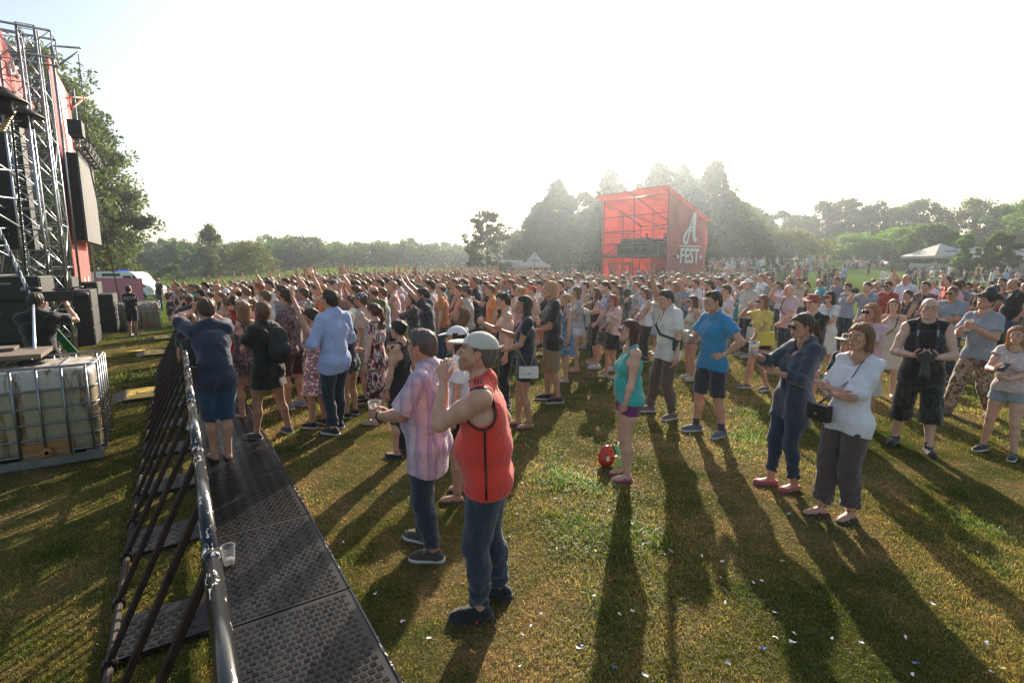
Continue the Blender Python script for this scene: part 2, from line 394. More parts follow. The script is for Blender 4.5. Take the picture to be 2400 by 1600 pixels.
class Grid:
 def __init__(s, lo, hi, h):
  s.lo = np.asarray(lo, float) - 2 * h; s.h = h
  n = np.ceil((np.asarray(hi) + 2 * h - s.lo) / h).astype(int) + 1
  s.ax = [(s.lo[i] + h * np.arange(n[i])).astype(np.float32) for i in range(3)]
  s.D = np.full(n, 0.3, np.float32)
 def sub(s, lo, hi, m):
  sl = []
  for i in range(3):
   a = int(max(0, math.floor((lo[i] - m - s.lo[i]) / s.h))); b = int(min(s.D.shape[i], math.ceil((hi[i] + m - s.lo[i]) / s.h) + 1))
   if b <= a: return None
   sl.append(slice(a, b))
  X, Y, Z = s.ax[0][sl[0]][:, None, None], s.ax[1][sl[1]][None, :, None], s.ax[2][sl[2]][None, None, :]
  return tuple(sl), X, Y, Z
 def add(s, p, k=0.02):
  q = s.sub(*p.box(), k + 2.5 * s.h)
  if q is None: return
  sl, X, Y, Z = q; d = p(X, Y, Z).astype(np.float32); D = s.D[sl]
  if k > 0:
   h = np.maximum(k - np.abs(D - d), 0) / k; s.D[sl] = np.minimum(D, d) - h * h * (k / 4)
  else: s.D[sl] = np.minimum(D, d)
 def cut(s, p, k=0.005):
  q = s.sub(*p.box(), k + 2.5 * s.h)
  if q is None: return
  sl, X, Y, Z = q; d = -p(X, Y, Z).astype(np.float32); D = s.D[sl]
  h = np.maximum(k - np.abs(D - d), 0) / k; s.D[sl] = np.maximum(D, d) + h * h * (k / 4)
 def clip(s, fn):
  X, Y, Z = s.ax[0][:, None, None], s.ax[1][None, :, None], s.ax[2][None, None, :]
  s.D = np.maximum(s.D, fn(X, Y, Z)).astype(np.float32)
 def shift(s, fn):
  X, Y, Z = s.ax[0][:, None, None], s.ax[1][None, :, None], s.ax[2][None, None, :]
  s.D = (s.D + fn(X, Y, Z)).astype(np.float32)
 def surface(s):
  D = s.D; S = D < 0
  S[0] = S[-1] = False; S[:, 0] = S[:, -1] = False; S[:, :, 0] = S[:, :, -1] = False
  c = np.zeros([n - 1 for n in D.shape], np.int8)
  for i in (0, 1):
   for j in (0, 1):
    for k in (0, 1): c += S[i:D.shape[0] - 1 + i, j:D.shape[1] - 1 + j, k:D.shape[2] - 1 + k]
  I, J, K = np.nonzero((c > 0) & (c < 8)); n = len(I)
  if n == 0: return np.zeros((0, 3)), np.zeros((0, 4), int)
  idx = np.full(c.shape, -1, np.int32); idx[I, J, K] = np.arange(n)
  cor = [(i, j, k) for i in (0, 1) for j in (0, 1) for k in (0, 1)]
  vals = {q: D[I + q[0], J + q[1], K + q[2]] for q in cor}; ins = {q: S[I + q[0], J + q[1], K + q[2]] for q in cor}
  acc = np.zeros((n, 3)); cnt = np.zeros(n)
  for q in cor:
   for ax in range(3):
    if q[ax]: continue
    r = list(q); r[ax] = 1; r = tuple(r); m = ins[q] != ins[r]
    t = np.clip(vals[q] / (vals[q] - vals[r] + 1e-12), 0, 1)
    P = np.zeros((n, 3)); P[:] = q; P[:, ax] = t
    acc[m] += P[m]; cnt[m] += 1
  V = (acc / np.maximum(cnt, 1)[:, None] + np.stack([I, J, K], 1)) * s.h + s.lo
  Fs = []
  for ax in range(3):
   b, cx = [(1, 2), (2, 0), (0, 1)][ax]
   sl0 = [slice(1, -1)] * 3; sl0[ax] = slice(0, -1); sl1 = list(sl0); sl1[ax] = slice(1, None)
   A, B = S[tuple(sl0)], S[tuple(sl1)]; P = np.argwhere(A != B); inside_first = A[A != B]
   off = np.ones(3, int); off[ax] = 0; P = P + off
   def cell(db, dc):
    q = P.copy(); q[:, b] += db; q[:, cx] += dc; return idx[q[:, 0], q[:, 1], q[:, 2]]
   f = np.stack([cell(-1, -1), cell(0, -1), cell(0, 0), cell(-1, 0)], 1)
   f[~inside_first] = f[~inside_first][:, ::-1]; Fs.append(f)
  F = np.concatenate(Fs); F = F[(F >= 0).all(1)]
  return V, F
# ---------------------------------------------------------------- people
CACHE = {}
def rotm(f, up):
 """columns x, y, z with y = f and z near up"""
 y = unit(f); z = np.asarray(up, float); z = unit(z - y * (z @ y)); x = np.cross(y, z); return np.stack([x, y, z], 1)
def head_mesh(sex, h):
 key = ('head', sex, h)
 if key in CACHE: return CACHE[key]
 w = {'m': 1.0, 'f': 0.92, 'c': 0.9}[sex]; jw = {'m': 1.0, 'f': 0.86, 'c': 0.85}[sex]
 g = Grid((-.11, -.14, -.2), (.11, .15, .14), h)
 g.add(Ell((0, -.012, .03), (.076 * w, .098, .086)), 0)
 g.add(Ell((0, .03, -.028), (.058 * w, .058, .078)), .02)
 for s in (-1, 1):
  g.add(Cone((s * .056 * jw, -.008, -.04), (s * .018, .064 , -.094), .023 * jw, .019), .03)
  g.add(Ell((s * .040 * w, .060, -.020), (.022, .022, .022)), .02)
 g.add(Ell((0, .071, -.097), (.021 * jw, .02, .018)), .018)
 g.add(Cone((-.034, .079, .026), (.034, .079, .026), .012 if sex == 'm' else .009, .012 if sex == 'm' else .009), .016)
 for s in (-1, 1): g.cut(Ell((s * .031, .103, .006), (.017, .017, .012)), .012)
 g.add(Cone((0, .092, .014), (0, .110 if sex == 'm' else .106, -.022), .0075 if sex == 'm' else .0062, .0115 if sex == 'm' else .0088), .012)
 for s in (-1, 1): g.add(Ell((s * .0115, .101, -.026), (.008, .010, .008)), .006)
 for s in (-1, 1):
  g.add(Cone((s * .031 - .013, .087, .0145), (s * .031 + .013, .087, .0145), .0068, .0068), .004)
  g.add(Cone((s * .031 - .012, .087, -.003), (s * .031 + .012, .0875, -.003), .0056, .0056), .004)
 g.add(Ell((0, .080, -.060), (.03, .02, .022)), .02)
 g.add(Cone((-.018, .094, -.0545), (.018, .094, -.0545), .0062, .0062), .006)
 g.add(Cone((-.016, .094, -.0655), (.016, .094, -.0655), .0072, .0072), .005)
 for s in (-1, 1):
  Re = rotm((0.15, 1, 0), (s * -.25, .1, 1)); e = Ell((s * .078 * w, -.008, .0), (.010, .019, .031), Re)
  g.add(e, .006); g.cut(Ell((s * (.078 * w + .010), -.004, .003), (.007, .010, .018), Re), .005)
 nr = .054 if sex == 'm' else .044
 g.add(Cone((0, -.022, -.05), (0, -.040, -.165), nr, nr * 1.02), .03)
 V, F = g.surface()
 T = np.ones((len(V), 3)); x, y, z = V.T
 lip = (np.abs(x) < .024) & (y > .086) & (z > -.0735) & (z < -.047)
 T[lip] *= (0.95, .62, .60) if sex != 'f' else (0.97, .66, .64)
 T[(np.abs(x) < .02) & (y > .09) & (np.abs(z + .0605) < .0022)] *= .5
 brow = (y > .065) & (np.abs(z - (.029 - np.abs(np.abs(x) - .03) * .25)) < .0058) & (np.abs(x) > .012) & (np.abs(x) < .05)
 T[brow] *= (.42, .36, .32)
 chk = np.exp(-(((np.abs(x) - .045) / .02) ** 2 + ((z + .022) / .02) ** 2)) * (y > .03)
 T *= 1 - chk[:, None] * np.array([0, .12, .13])
 T[np.abs(x) > .072 * w] *= (1.05, .82, .78)
 CACHE[key] = (V, F, T); return CACHE[key]
def eye_parts():
 if 'eye' in CACHE: return CACHE['eye']
 out = []
 for s in (-1, 1):
  mb = MB()
  mb.lathe([(0.0001, -.0125), (.0065, -.0108), (.0108, -.0063), (.0125, 0), (.0108, .0063), (.0065, .0108)], 12, (s * .031, .0795, .006), 0, rotm((0, 0, 1), (0, 1, 0)))
  mb.lathe([(.0065, .0108), (.0035, .0122), (.0001, .0126)], 12, (s * .031, .0795, .006), 1, rotm((0, 0, 1), (0, 1, 0)))
  out.append(mb)
 V = np.concatenate([np.concatenate(m.V) for m in out]); F = []; M = []; off = 0
 for m in out: F += [f + off for f in m.P[4]]; M += m.M[4]; off += m.n
 CACHE['eye'] = (V, np.concatenate(F), np.concatenate(M)); return CACHE['eye']
HANDS = {  # curl of index, middle, ring, little, thumb spread
 'relaxed': (22, 30, 34, 38, .55), 'flat': (4, 3, 4, 8, .8), 'grip': (52, 54, 56, 58, .9), 'fist': (82, 84, 84, 82, .35),
 'horns': (4, 84, 84, 6, .3), 'point': (6, 78, 82, 82, .4), 'open': (10, 6, 8, 14, 1.1), 'soft': (38, 42, 45, 48, .6)}
def hand_mesh(kind, right, h):
 key = ('hand', kind, right, h)
 if key in CACHE: return CACHE[key]
 ci, cm, cr, cl, th = HANDS[kind]
 g = Grid((-.085, -.04, -.1), (.085, .2, .05), h); u = max(1.0, h / .006)
 g.add(Cone((0, -.03, 0), (0, .02, 0), .023, .027, vec(0, 0, 1), .72), 0)
 bx = (-.030, -.010, .011, .030); ln = ((.043, .026, .020), (.047, .030, .021), (.043, .028, .020), (.034, .021, .018))
 by = (.086, .090, .086, .078)
 for i in range(4):
  g.add(Cone((bx[i] * .45, .012, 0), (bx[i], by[i], 0), .014, .0115 * u), .012)
 g.add(Ell((-.022, .035, -.010), (.015, .026, .013)), .012)
 for i, cu in enumerate((ci, cm, cr, cl)):
  p = vec(bx[i], by[i], 0); a = R(cu * .75); sp = (i - 1.5) * .07 * (1.6 if kind == 'open' else 1)
  for j, L in enumerate(ln[i]):
   d = vec(sp, math.cos(a), -math.sin(a)); q = p + unit(d) * L; r = (.0092 - .0012 * j) * (1 if i < 3 else .88) * u
   g.add(Cone(p, q, r, r - .0008), .003); p = q; a += R(cu) * (1.0 if j == 0 else .6)
 p = vec(-.026, .022, -.008)
 for d, L, r in ((vec(-.75 * th, .8, -.25), .036, .0125), (vec(-.45 * th, 1, -.35 - (.4 if kind in ('grip', 'fist') else 0)), .031, .0100), (vec(-.1 + (.5 if kind == 'fist' else 0), 1, -.4), .025, .0088)):
  q = p + unit(d) * L; g.add(Cone(p, q, r * u, (r - .001) * u), .004); p = q
 V, F = g.surface()
 if not right: V = V * (-1, 1, 1); F = F[:, ::-1]
 CACHE[key] = (V, F); return CACHE[key]
def hairline(y):
 return np.interp(y, [-.12, -.09, -.05, -.02, .0, .012, .03, .055, .08, .1], [-.075, -.072, -.05, -.02, -.012, -.02, .035, .060, .074, .085])
def hair_mesh(style, h, seed=0, hat=False):
 key = ('hair', style, h, seed, hat)
 if key in CACHE: return CACHE[key]
 rg = random.Random(style + str(seed)); ph = [rg.uniform(0, 6) for _ in range(8)]
 g = Grid((-.14, -.2, -.42), (.14, .13, .19), h)
 t = {'buzz': .006, 'short': .015, 'quiff': .016, 'curly': .026, 'ring': .009, 'capped': .010}.get(style, .017)
 if hat: t = .006
 long_ = style in ('long', 'verylong', 'wavy', 'bob', 'halfup')
 g.add(Ell((0, -.014, .03), (.077 + t * .72, .099 + t * .8, .086 + t)), 0)
 if style in ('short', 'quiff', 'curly'): g.add(Ell((0, .035, .095), (.05, .045, .03 if style != 'quiff' else .04)), .03)
 if style in ('short', 'quiff', 'buzz', 'curly', 'ring', 'capped'):
  g.add(Ell((0, -.07, -.03), (.058, .04 + t * .5, .05)), .03)
 if long_:
  L = {'long': -.27, 'verylong': -.36, 'wavy': -.25, 'bob': -.12, 'halfup': -.33}[style]; wd = {'wavy': .108, 'bob': .092}.get(style, .084)
  g.add(Cone((0, -.045, .0), (0, -.085, L), wd, wd * (.78 if style != 'wavy' else .95), vec(0, 1, 0), .62), .04)
  for s in (-1, 1): g.add(Cone((s * .068, -.012, .045), (s * .080, -.045 if style != 'bob' else -.005, max(L, -.2) if style != 'bob' else -.095), .024, .026 if style != 'wavy' else .036), .03)
 if style in ('ponytail', 'highpony'):
  z0 = .03 if style == 'ponytail' else .09
  g.add(Ell((0, -.115, z0), (.026, .03, .026)), .02)
  g.add(Cone((0, -.14, z0), (0, -.165, z0 - .12), .026, .028), .02); g.add(Cone((0, -.165, z0 - .12), (0, -.13, z0 - .29), .028, .012), .02)
  g.add(Ell((0, -.06, -.02), (.055, .045, .05)), .03)
 if style in ('bun', 'topbun'):
  c = (0, -.12, .05) if style == 'bun' else (0, -.04, .145); g.add(Ell(c, (.038, .036, .036)), .015); g.add(Ell((0, -.06, -.02), (.055, .045, .05)), .03)
 if style == 'dreads':
  g.add(Ell((0, -.05, .04), (.1, .1, .095)), .03)
  for i in range(14):
   a = -1.4 + 2.8 * i / 13; g.add(Cone((.085 * math.sin(a), -.05 - .06 * math.cos(a), .02), (.1 * math.sin(a), -.06 - .06 * math.cos(a), -.20 - .05 * rg.random()), .014, .009), .008)
  for i in range(9):
   x = -.07 + .0175 * i; g.add(Cone((x * .5, .06, .11), (x * 1.25, -.12, .075), .010, .012), .006)
 A = {'curly': .0075, 'dreads': .001, 'buzz': .0006, 'capped': .001, 'ring': .001, 'wavy': .005}.get(style, .0028)
 if style == 'curly':
  g.shift(lambda X, Y, Z: -A * (np.sin(95 * X + ph[0] + 2 * np.sin(60 * Z)) * np.sin(90 * Y + ph[1] + np.sin(70 * X)) + np.sin(110 * Z + 2 * np.sin(50 * Y))))
 else:
  def strands(X, Y, Z):
   th = np.arctan2(X, -(Y + .01));
   return -A * (np.sin(th * 15 + ph[0] + 14 * Z + 1.2 * np.sin(20 * Z + ph[2])) + .7 * np.sin(th * 34 + ph[1] - 9 * Z) * np.sin(16 * Z + 2 * th + ph[3]))
  g.shift(strands)
 off = {'long': .008, 'ring': 0}.get(style, 0)
 if style == 'ring':
  g.clip(lambda X, Y, Z: np.maximum((hairline(Y) - Z), (Z - .035 + .25 * np.maximum(Y + .02, 0) * 0)) * .8 + 0 * X)
  g.clip(lambda X, Y, Z: (Y - .03) * .8 + 0 * X + 0 * Z)
 else:
  amp = .004
  if long_ or style == 'dreads':
   hl = lambda X, Y, Z: np.where(Y > .008, hairline(Y) * 1.0, -1.0) - Z + amp * np.sin(X * 170)
   g.clip(lambda X, Y, Z: np.maximum(hl(X, Y, Z) * .8, np.where(Z < .045, (Y - (.030 if style == 'bob' else .012)), -1.0) + 0 * X))
   g.cut(Ell((0, .085, -.05), (.070, .085, .105)), .01)
  else:
   g.clip(lambda X, Y, Z: np.where(Z < -.08, (Y + .095) if 'pony' in style else (hairline(Y) - Z) * .8, (hairline(Y) + amp * np.sin(X * 130 + ph[4]) - Z) * .8) + 0 * X)
 for s in (-1, 1):
  if not long_ and style != 'dreads': g.cut(Ell((s * .088, .0, -.004), (.026, .023, .034)), .006)
 V, F = g.surface()
 # loose strands that catch the light
 if h < .008 and style not in ('buzz', 'ring', 'capped') and len(V):
  rr = np.random.RandomState(seed + 5); n = 800 if not long_ else 900
  pk = V[rr.choice(len(V), n)]; ctr = np.array([0, -.02, .03]); d = pk - ctr; d /= np.linalg.norm(d, axis=1)[:, None]
  dn = np.array([0, -.25, -1.0]) if style not in ('quiff', 'curly', 'short') else np.array([0, .3, -.2])
  L = rr.uniform(.008, .022, n) * (1.5 if long_ else 1); sd = rr.normal(0, .28, (n, 3))
  p0 = pk - d * .003; p1 = p0 + (d * .45 + dn * .5 + sd) * L[:, None]; p2 = p1 + (d * .1 + dn * .8 + sd) * L[:, None]
  wv = np.cross(p1 - p0, d); wv /= np.linalg.norm(wv, axis=1)[:, None] + 1e-9; wv *= .0008
  b = len(V); S = np.concatenate([p0 - wv, p0 + wv, p1 - wv * .8, p1 + wv * .8, p2 - wv * .2, p2 + wv * .2])
  i = np.arange(n); q = np.concatenate([np.stack([b + i, b + n + i, b + 3 * n + i, b + 2 * n + i], 1), np.stack([b + 2 * n + i, b + 3 * n + i, b + 5 * n + i, b + 4 * n + i], 1)])
  V = np.concatenate([V, S]); F = np.concatenate([F, q])
 CACHE[key] = (V, F); return CACHE[key]
def hat_mesh(kind, h):
 key = ('hat', kind, h)
 if key in CACHE: return CACHE[key]
 g = Grid((-.22, -.24, -.04), (.22, .24, .27), h)
 if kind in ('cap', 'backcap', 'bandana'):
  g.add(Ell((0, -.014, .036), (.090, .112, .096)), 0)
  g.clip(lambda X, Y, Z: np.maximum((.042 - .10 * Y * 0 - Z - .12 * (Y + .02) * (Y < 0)), -1) + 0 * X)
  if kind != 'bandana':
   s = 1 if kind == 'cap' else -1; b = Grid(g.lo, [a[-1] for a in g.ax], h)
   e = Ell((0, s * .10, .050), (.078, .090, .011), rotm((0, 1, -.22 * s), (0, .22 * s, 1)))
   g.add(e, .004)
  else: g.add(Cone((0, -.11, .04), (.01, -.15, -.02), .02, .012), .01)
  g.add(Ell((0, -.01, .131), (.008, .008, .005)), .002)
 elif kind in ('fedora', 'panama', 'cowboy', 'sunhat'):
  top = {'fedora': .15, 'panama': .15, 'cowboy': .16, 'sunhat': .14}[kind]; wr = {'fedora': .135, 'panama': .16, 'cowboy': .17, 'sunhat': .17}[kind]
  g.add(Cone((0, -.012, .05), (0, -.012, top - .02), .098, .082, vec(1, 0, 0), .86, 'b'), 0)
  g.cut(Cone((0, -.08, top + .012), (0, .08, top + .012), .028, .02), .02)
  up = 1.6 if kind == 'cowboy' else .25
  br = Ell((0, -.005, .055), (wr * .9, wr * 1.08, .010)); br0 = br.__call__
  class B:
   def box(s): return vec(-.2, -.22, 0), vec(.2, .22, .13)
   def __call__(s, X, Y, Z): return br0(X, Y, Z - up * X * X * 1.0 + .6 * np.maximum(Y, 0) ** 2)
  g.add(B(), .012)
 elif kind == 'wizard':
  g.add(Cone((0, -.012, .05), (0, -.03, .15), .104, .066), 0); g.add(Cone((0, -.03, .15), (.0, -.06, .235), .062, .018), .02)
  br = Ell((0, -.005, .052), (.185, .205, .012)); br0 = br.__call__
  class B:
   def box(s): return vec(-.21, -.22, -.03), vec(.21, .22, .13)
   def __call__(s, X, Y, Z): return br0(X, Y, Z + .02 * np.sin(np.arctan2(X, Y) * 3 + 1) * np.sqrt(X * X + Y * Y) / .15 - .8 * X * X)
  g.add(B(), .015)
 V, F = g.surface(); CACHE[key] = (V, F); return CACHE[key]
def ik(a, b, l1, l2, hint):
 a, b, hint = np.asarray(a, float), np.asarray(b, float), unit(hint)
 d = b - a; L = np.linalg.norm(d)
 if L > (l1 + l2) * .998: b = a + d / L * (l1 + l2) * .998; L = (l1 + l2) * .998
 if L < .12: L = .12
 x = (l1 * l1 - l2 * l2 + L * L) / (2 * L); hgt = math.sqrt(max(l1 * l1 - x * x, 1e-6)); u = unit(d)
 p = unit(hint - u * (hint @ u)); return a + u * x + p * hgt, b
# wrist target (x toward the arm's own side), elbow hint, hand, finger direction, palm normal
ARMS = {
 'down': ((.27, .03, .83), (.5, -1, 0), 'relaxed', (-.05, .12, -1), (-1, .15, 0)),
 'down2': ((.25, .08, .85), (.5, -1, 0), 'relaxed', (-.1, .25, -1), (-1, .2, 0)),
 'carry': ((.29, .06, .84), (.5, -1, 0), 'fist', (0, .05, -1), (-1, .1, 0)),
 'pocket': ((.23, .02, .94), (.8, -1, 0), 'fist', (-.25, .2, -1), (-1, .2, 0)),
 'hip': ((.205, .02, 1.03), (1, -.55, -.1), 'soft', (-.55, .75, -.25), (-.6, -.7, -.1)),
 'cross': ((-.06, .215, 1.17), (.9, .2, -1), 'flat', (-1, -.05, .12), (0, -1, 0)),
 'cross2': ((-.04, .235, 1.13), (.9, .2, -1), 'flat', (-1, -.15, .0), (0, -1, .1)),
 'belly': ((.05, .27, 1.06), (.8, -.6, -1), 'soft', (-.7, .6, .05), (-.5, -.8, .1)),
 'low': ((.05, .24, .93), (.8, -.5, -.6), 'soft', (-.7, .5, -.5), (-.4, -.8, 0)),
 'cup': ((.14, .34, 1.14), (.7, -.4, -1), 'grip', (-.35, 1, .1), (-1, -.2, 0)),
 'cuphigh': ((.14, .33, 1.30), (.6, -.1, -1), 'grip', (-.3, .8, .5), (-1, -.2, 0)),
 'phone': ((.09, .34, 1.50), (.8, .2, -1), 'grip', (-.25, .2, 1), (-.9, -.3, 0)),
 'phonelow': ((.07, .33, 1.20), (.8, -.2, -1), 'grip', (-.6, .6, .5), (-.5, -.6, .6)),
 'phonehigh': ((.12, .30, 1.72), (.8, .3, -1), 'grip', (-.25, .2, 1), (-.9, -.3, 0)),
 'drink': ((.055, .20, 1.50), (.75, .35, -1), 'grip', (-.55, .15, .85), (-.8, -.6, 0)),
 'up': ((.24, .16, 1.98), (1, -.2, 0), 'open', (0, .05, 1), (0, 1, .05)),
 'up2': ((.12, .28, 1.93), (1, -.1, 0), 'open', (-.1, .1, 1), (-.3, 1, 0)),
 'upfist': ((.3, .22, 1.92), (1, -.2, 0), 'fist', (0, .1, 1), (0, 1, 0)),
 'horns': ((.20, .22, 1.98), (1, -.2, 0), 'horns', (0, .05, 1), (0, 1, .05)),
 'point': ((.16, .42, 1.72), (1, -.2, -.3), 'point', (0, .9, .5), (-.3, -.3, -1)),
 'clap': ((.035, .33, 1.42), (.9, -.2, -1), 'flat', (-.1, .3, 1), (-1, 0, 0)),
 'claphigh': ((.04, .25, 1.88), (1, 0, -.3), 'flat', (-.1, .1, 1), (-1, 0, 0)),
 'face': ((.10, .17, 1.56), (1, .3, -.6), 'soft', (-.6, -.1, .8), (-.7, -.6, 0)),
 'chin': ((.06, .19, 1.42), (.8, .3, -1), 'soft', (-.6, -.1, .8), (-.7, -.6, 0)),
 'rail': ((.13, .50, 1.00), (1, .1, .3), 'relaxed', (-.05, .4, -1), (-.6, -.6, 0)),
 'railhang': ((.10, .47, .92), (1, .1, .3), 'relaxed', (-.05, .15, -1), (-.6, -.6, 0)),
 'camera': ((.085, .27, 1.14), (.9, -.5, -.8), 'grip', (-.7, .8, .15), (-.6, -.2, .7)),
 'shoulder': ((.10, .38, 1.52), (.8, .1, -1), 'grip', (-.3, 1, .4), (-.8, 0, .4)),
 'kneel': ((.16, .30, .60), (.8, -.3, -.3), 'relaxed', (0, 1, -.3), (0, 0, -1)),
}
class Pose: pass
def make_pose(sp):
 q = Pose(); sex = sp.get('sex', 'm'); fat = sp.get('fat', 0.0); q.sex, q.fat = sex, fat
 sw = {'m': .166, 'f': .144, 'c': .142}[sex] * (1 + .10 * fat); hw = {'m': .090, 'f': .092, 'c': .08}[sex]; q.hw = hw
 feet = sp.get('feet', ((.11, .0, 10), (-.11, .03, -10)))     # right then left: x, y, yaw outward to the right
 lean, side, twist = R(sp.get('lean', 0)), R(sp.get('side', 0)), R(sp.get('twist', 0)); px, py = sp.get('hips', (0, 0)); hy = R(sp.get('hipyaw', 0))
 q.ank = [vec(f[0], f[1], .085) for f in feet]; q.fdir = [vec(math.sin(R(f[2])), math.cos(R(f[2])), 0) for f in feet]
 hipv = vec(math.cos(hy), -math.sin(hy), 0)
 pz = sp.get('pz', .93)
 for sgn, A in ((1, q.ank[0]), (-1, q.ank[1])):
  hj = vec(px, py, 0) + hipv * sgn * hw; dxy = np.linalg.norm(hj[:2] - A[:2]); pz = min(pz, .03 + .085 + math.sqrt(max(.812 ** 2 - dxy ** 2, .01)))
 P = vec(px, py, pz); q.P = P
 d = unit(vec(math.sin(side), math.sin(lean), math.cos(lean) * math.cos(side))); q.d = d
 q.hip = [P + hipv * s * hw + vec(0, 0, -.03) for s in (1, -1)]; kh = vec(*sp.get('knee', (0, 1, 0)))
 q.knee = []
 for i, s in enumerate((1, -1)):
  k, a = ik(q.hip[i], q.ank[i], .415, .40, q.fdir[i] * .5 + kh * .5); q.knee.append(k); q.ank[i] = a
 q.bend = unit(d + vec(0, .0, .6))
 q.W = P + vec(0, 0, .10) + d * .03; q.Ch = q.W + unit(d * .8 + vec(0, 0, .2)) * .22
 q.Nk = P + d * .555; cr, sr = math.cos(twist + hy), math.sin(twist + hy)
 xr = vec(cr, -sr, 0); xr = unit(xr - d * (xr @ d)); q.xr = xr; q.fr = np.cross(d, xr)  # chest's right and front
 q.sh = [q.Nk - d * .065 + xr * s * sw - q.fr * .012 for s in (1, -1)]
 q.Cc = q.Nk - d * .20
 M = np.stack([xr, q.fr, d], 1); q.M = M
 q.el, q.wr, q.hand = [], [], []
 for i, s in enumerate((1, -1)):
  a = sp.get('armR' if s == 1 else 'armL', 'down'); a = ARMS[a] if isinstance(a, str) else a
  w = np.array(a[0], float);
  loc = w * (s, 1, 1)
  if (a[0][2] > 1.1 or sp.get('follow')):   # high targets follow the chest
   Wt = P + M @ (loc - vec(0, 0, .93))
  else: Wt = loc + vec(px, py, pz - .93) + M @ vec(0, 0, 0)
  hint = M @ (np.array(a[1], float) * (s, 1, 1))
  al = {'m': (.300, .255), 'f': (.285, .240), 'c': (.275, .235)}[sex]
  e, w2 = ik(q.sh[i], Wt, al[0], al[1], hint); q.el.append(e); q.wr.append(w2)
  fd = M @ (np.array(a[3], float) * (s, 1, 1)); pn = M @ (np.array(a[4], float) * (s, 1, 1))
  fa = unit(w2 - e); fd = unit(fd);
  if fd @ fa < .1: fd = unit(fd + fa * (.25 - fd @ fa))
  q.hand.append((a[2], fd, pn))
 hyaw, hp, hr = [R(x) for x in sp.get('head', (0, 0, 0))]
 H = np.array(Matrix.Rotation(-hyaw - (twist + hy) * .6, 3, 'Z') @ Matrix.Rotation(hp, 3, 'X') @ Matrix.Rotation(hr, 3, 'Y'))
 q.HM = H; q.hc = q.Nk + unit(d + vec(0, 0, 1)) * .05 + H @ vec(0, .040, .108)
 hs = {'m': 1.0, 'f': .96, 'c': 1.12}[sex]; q.hs = hs
 return q
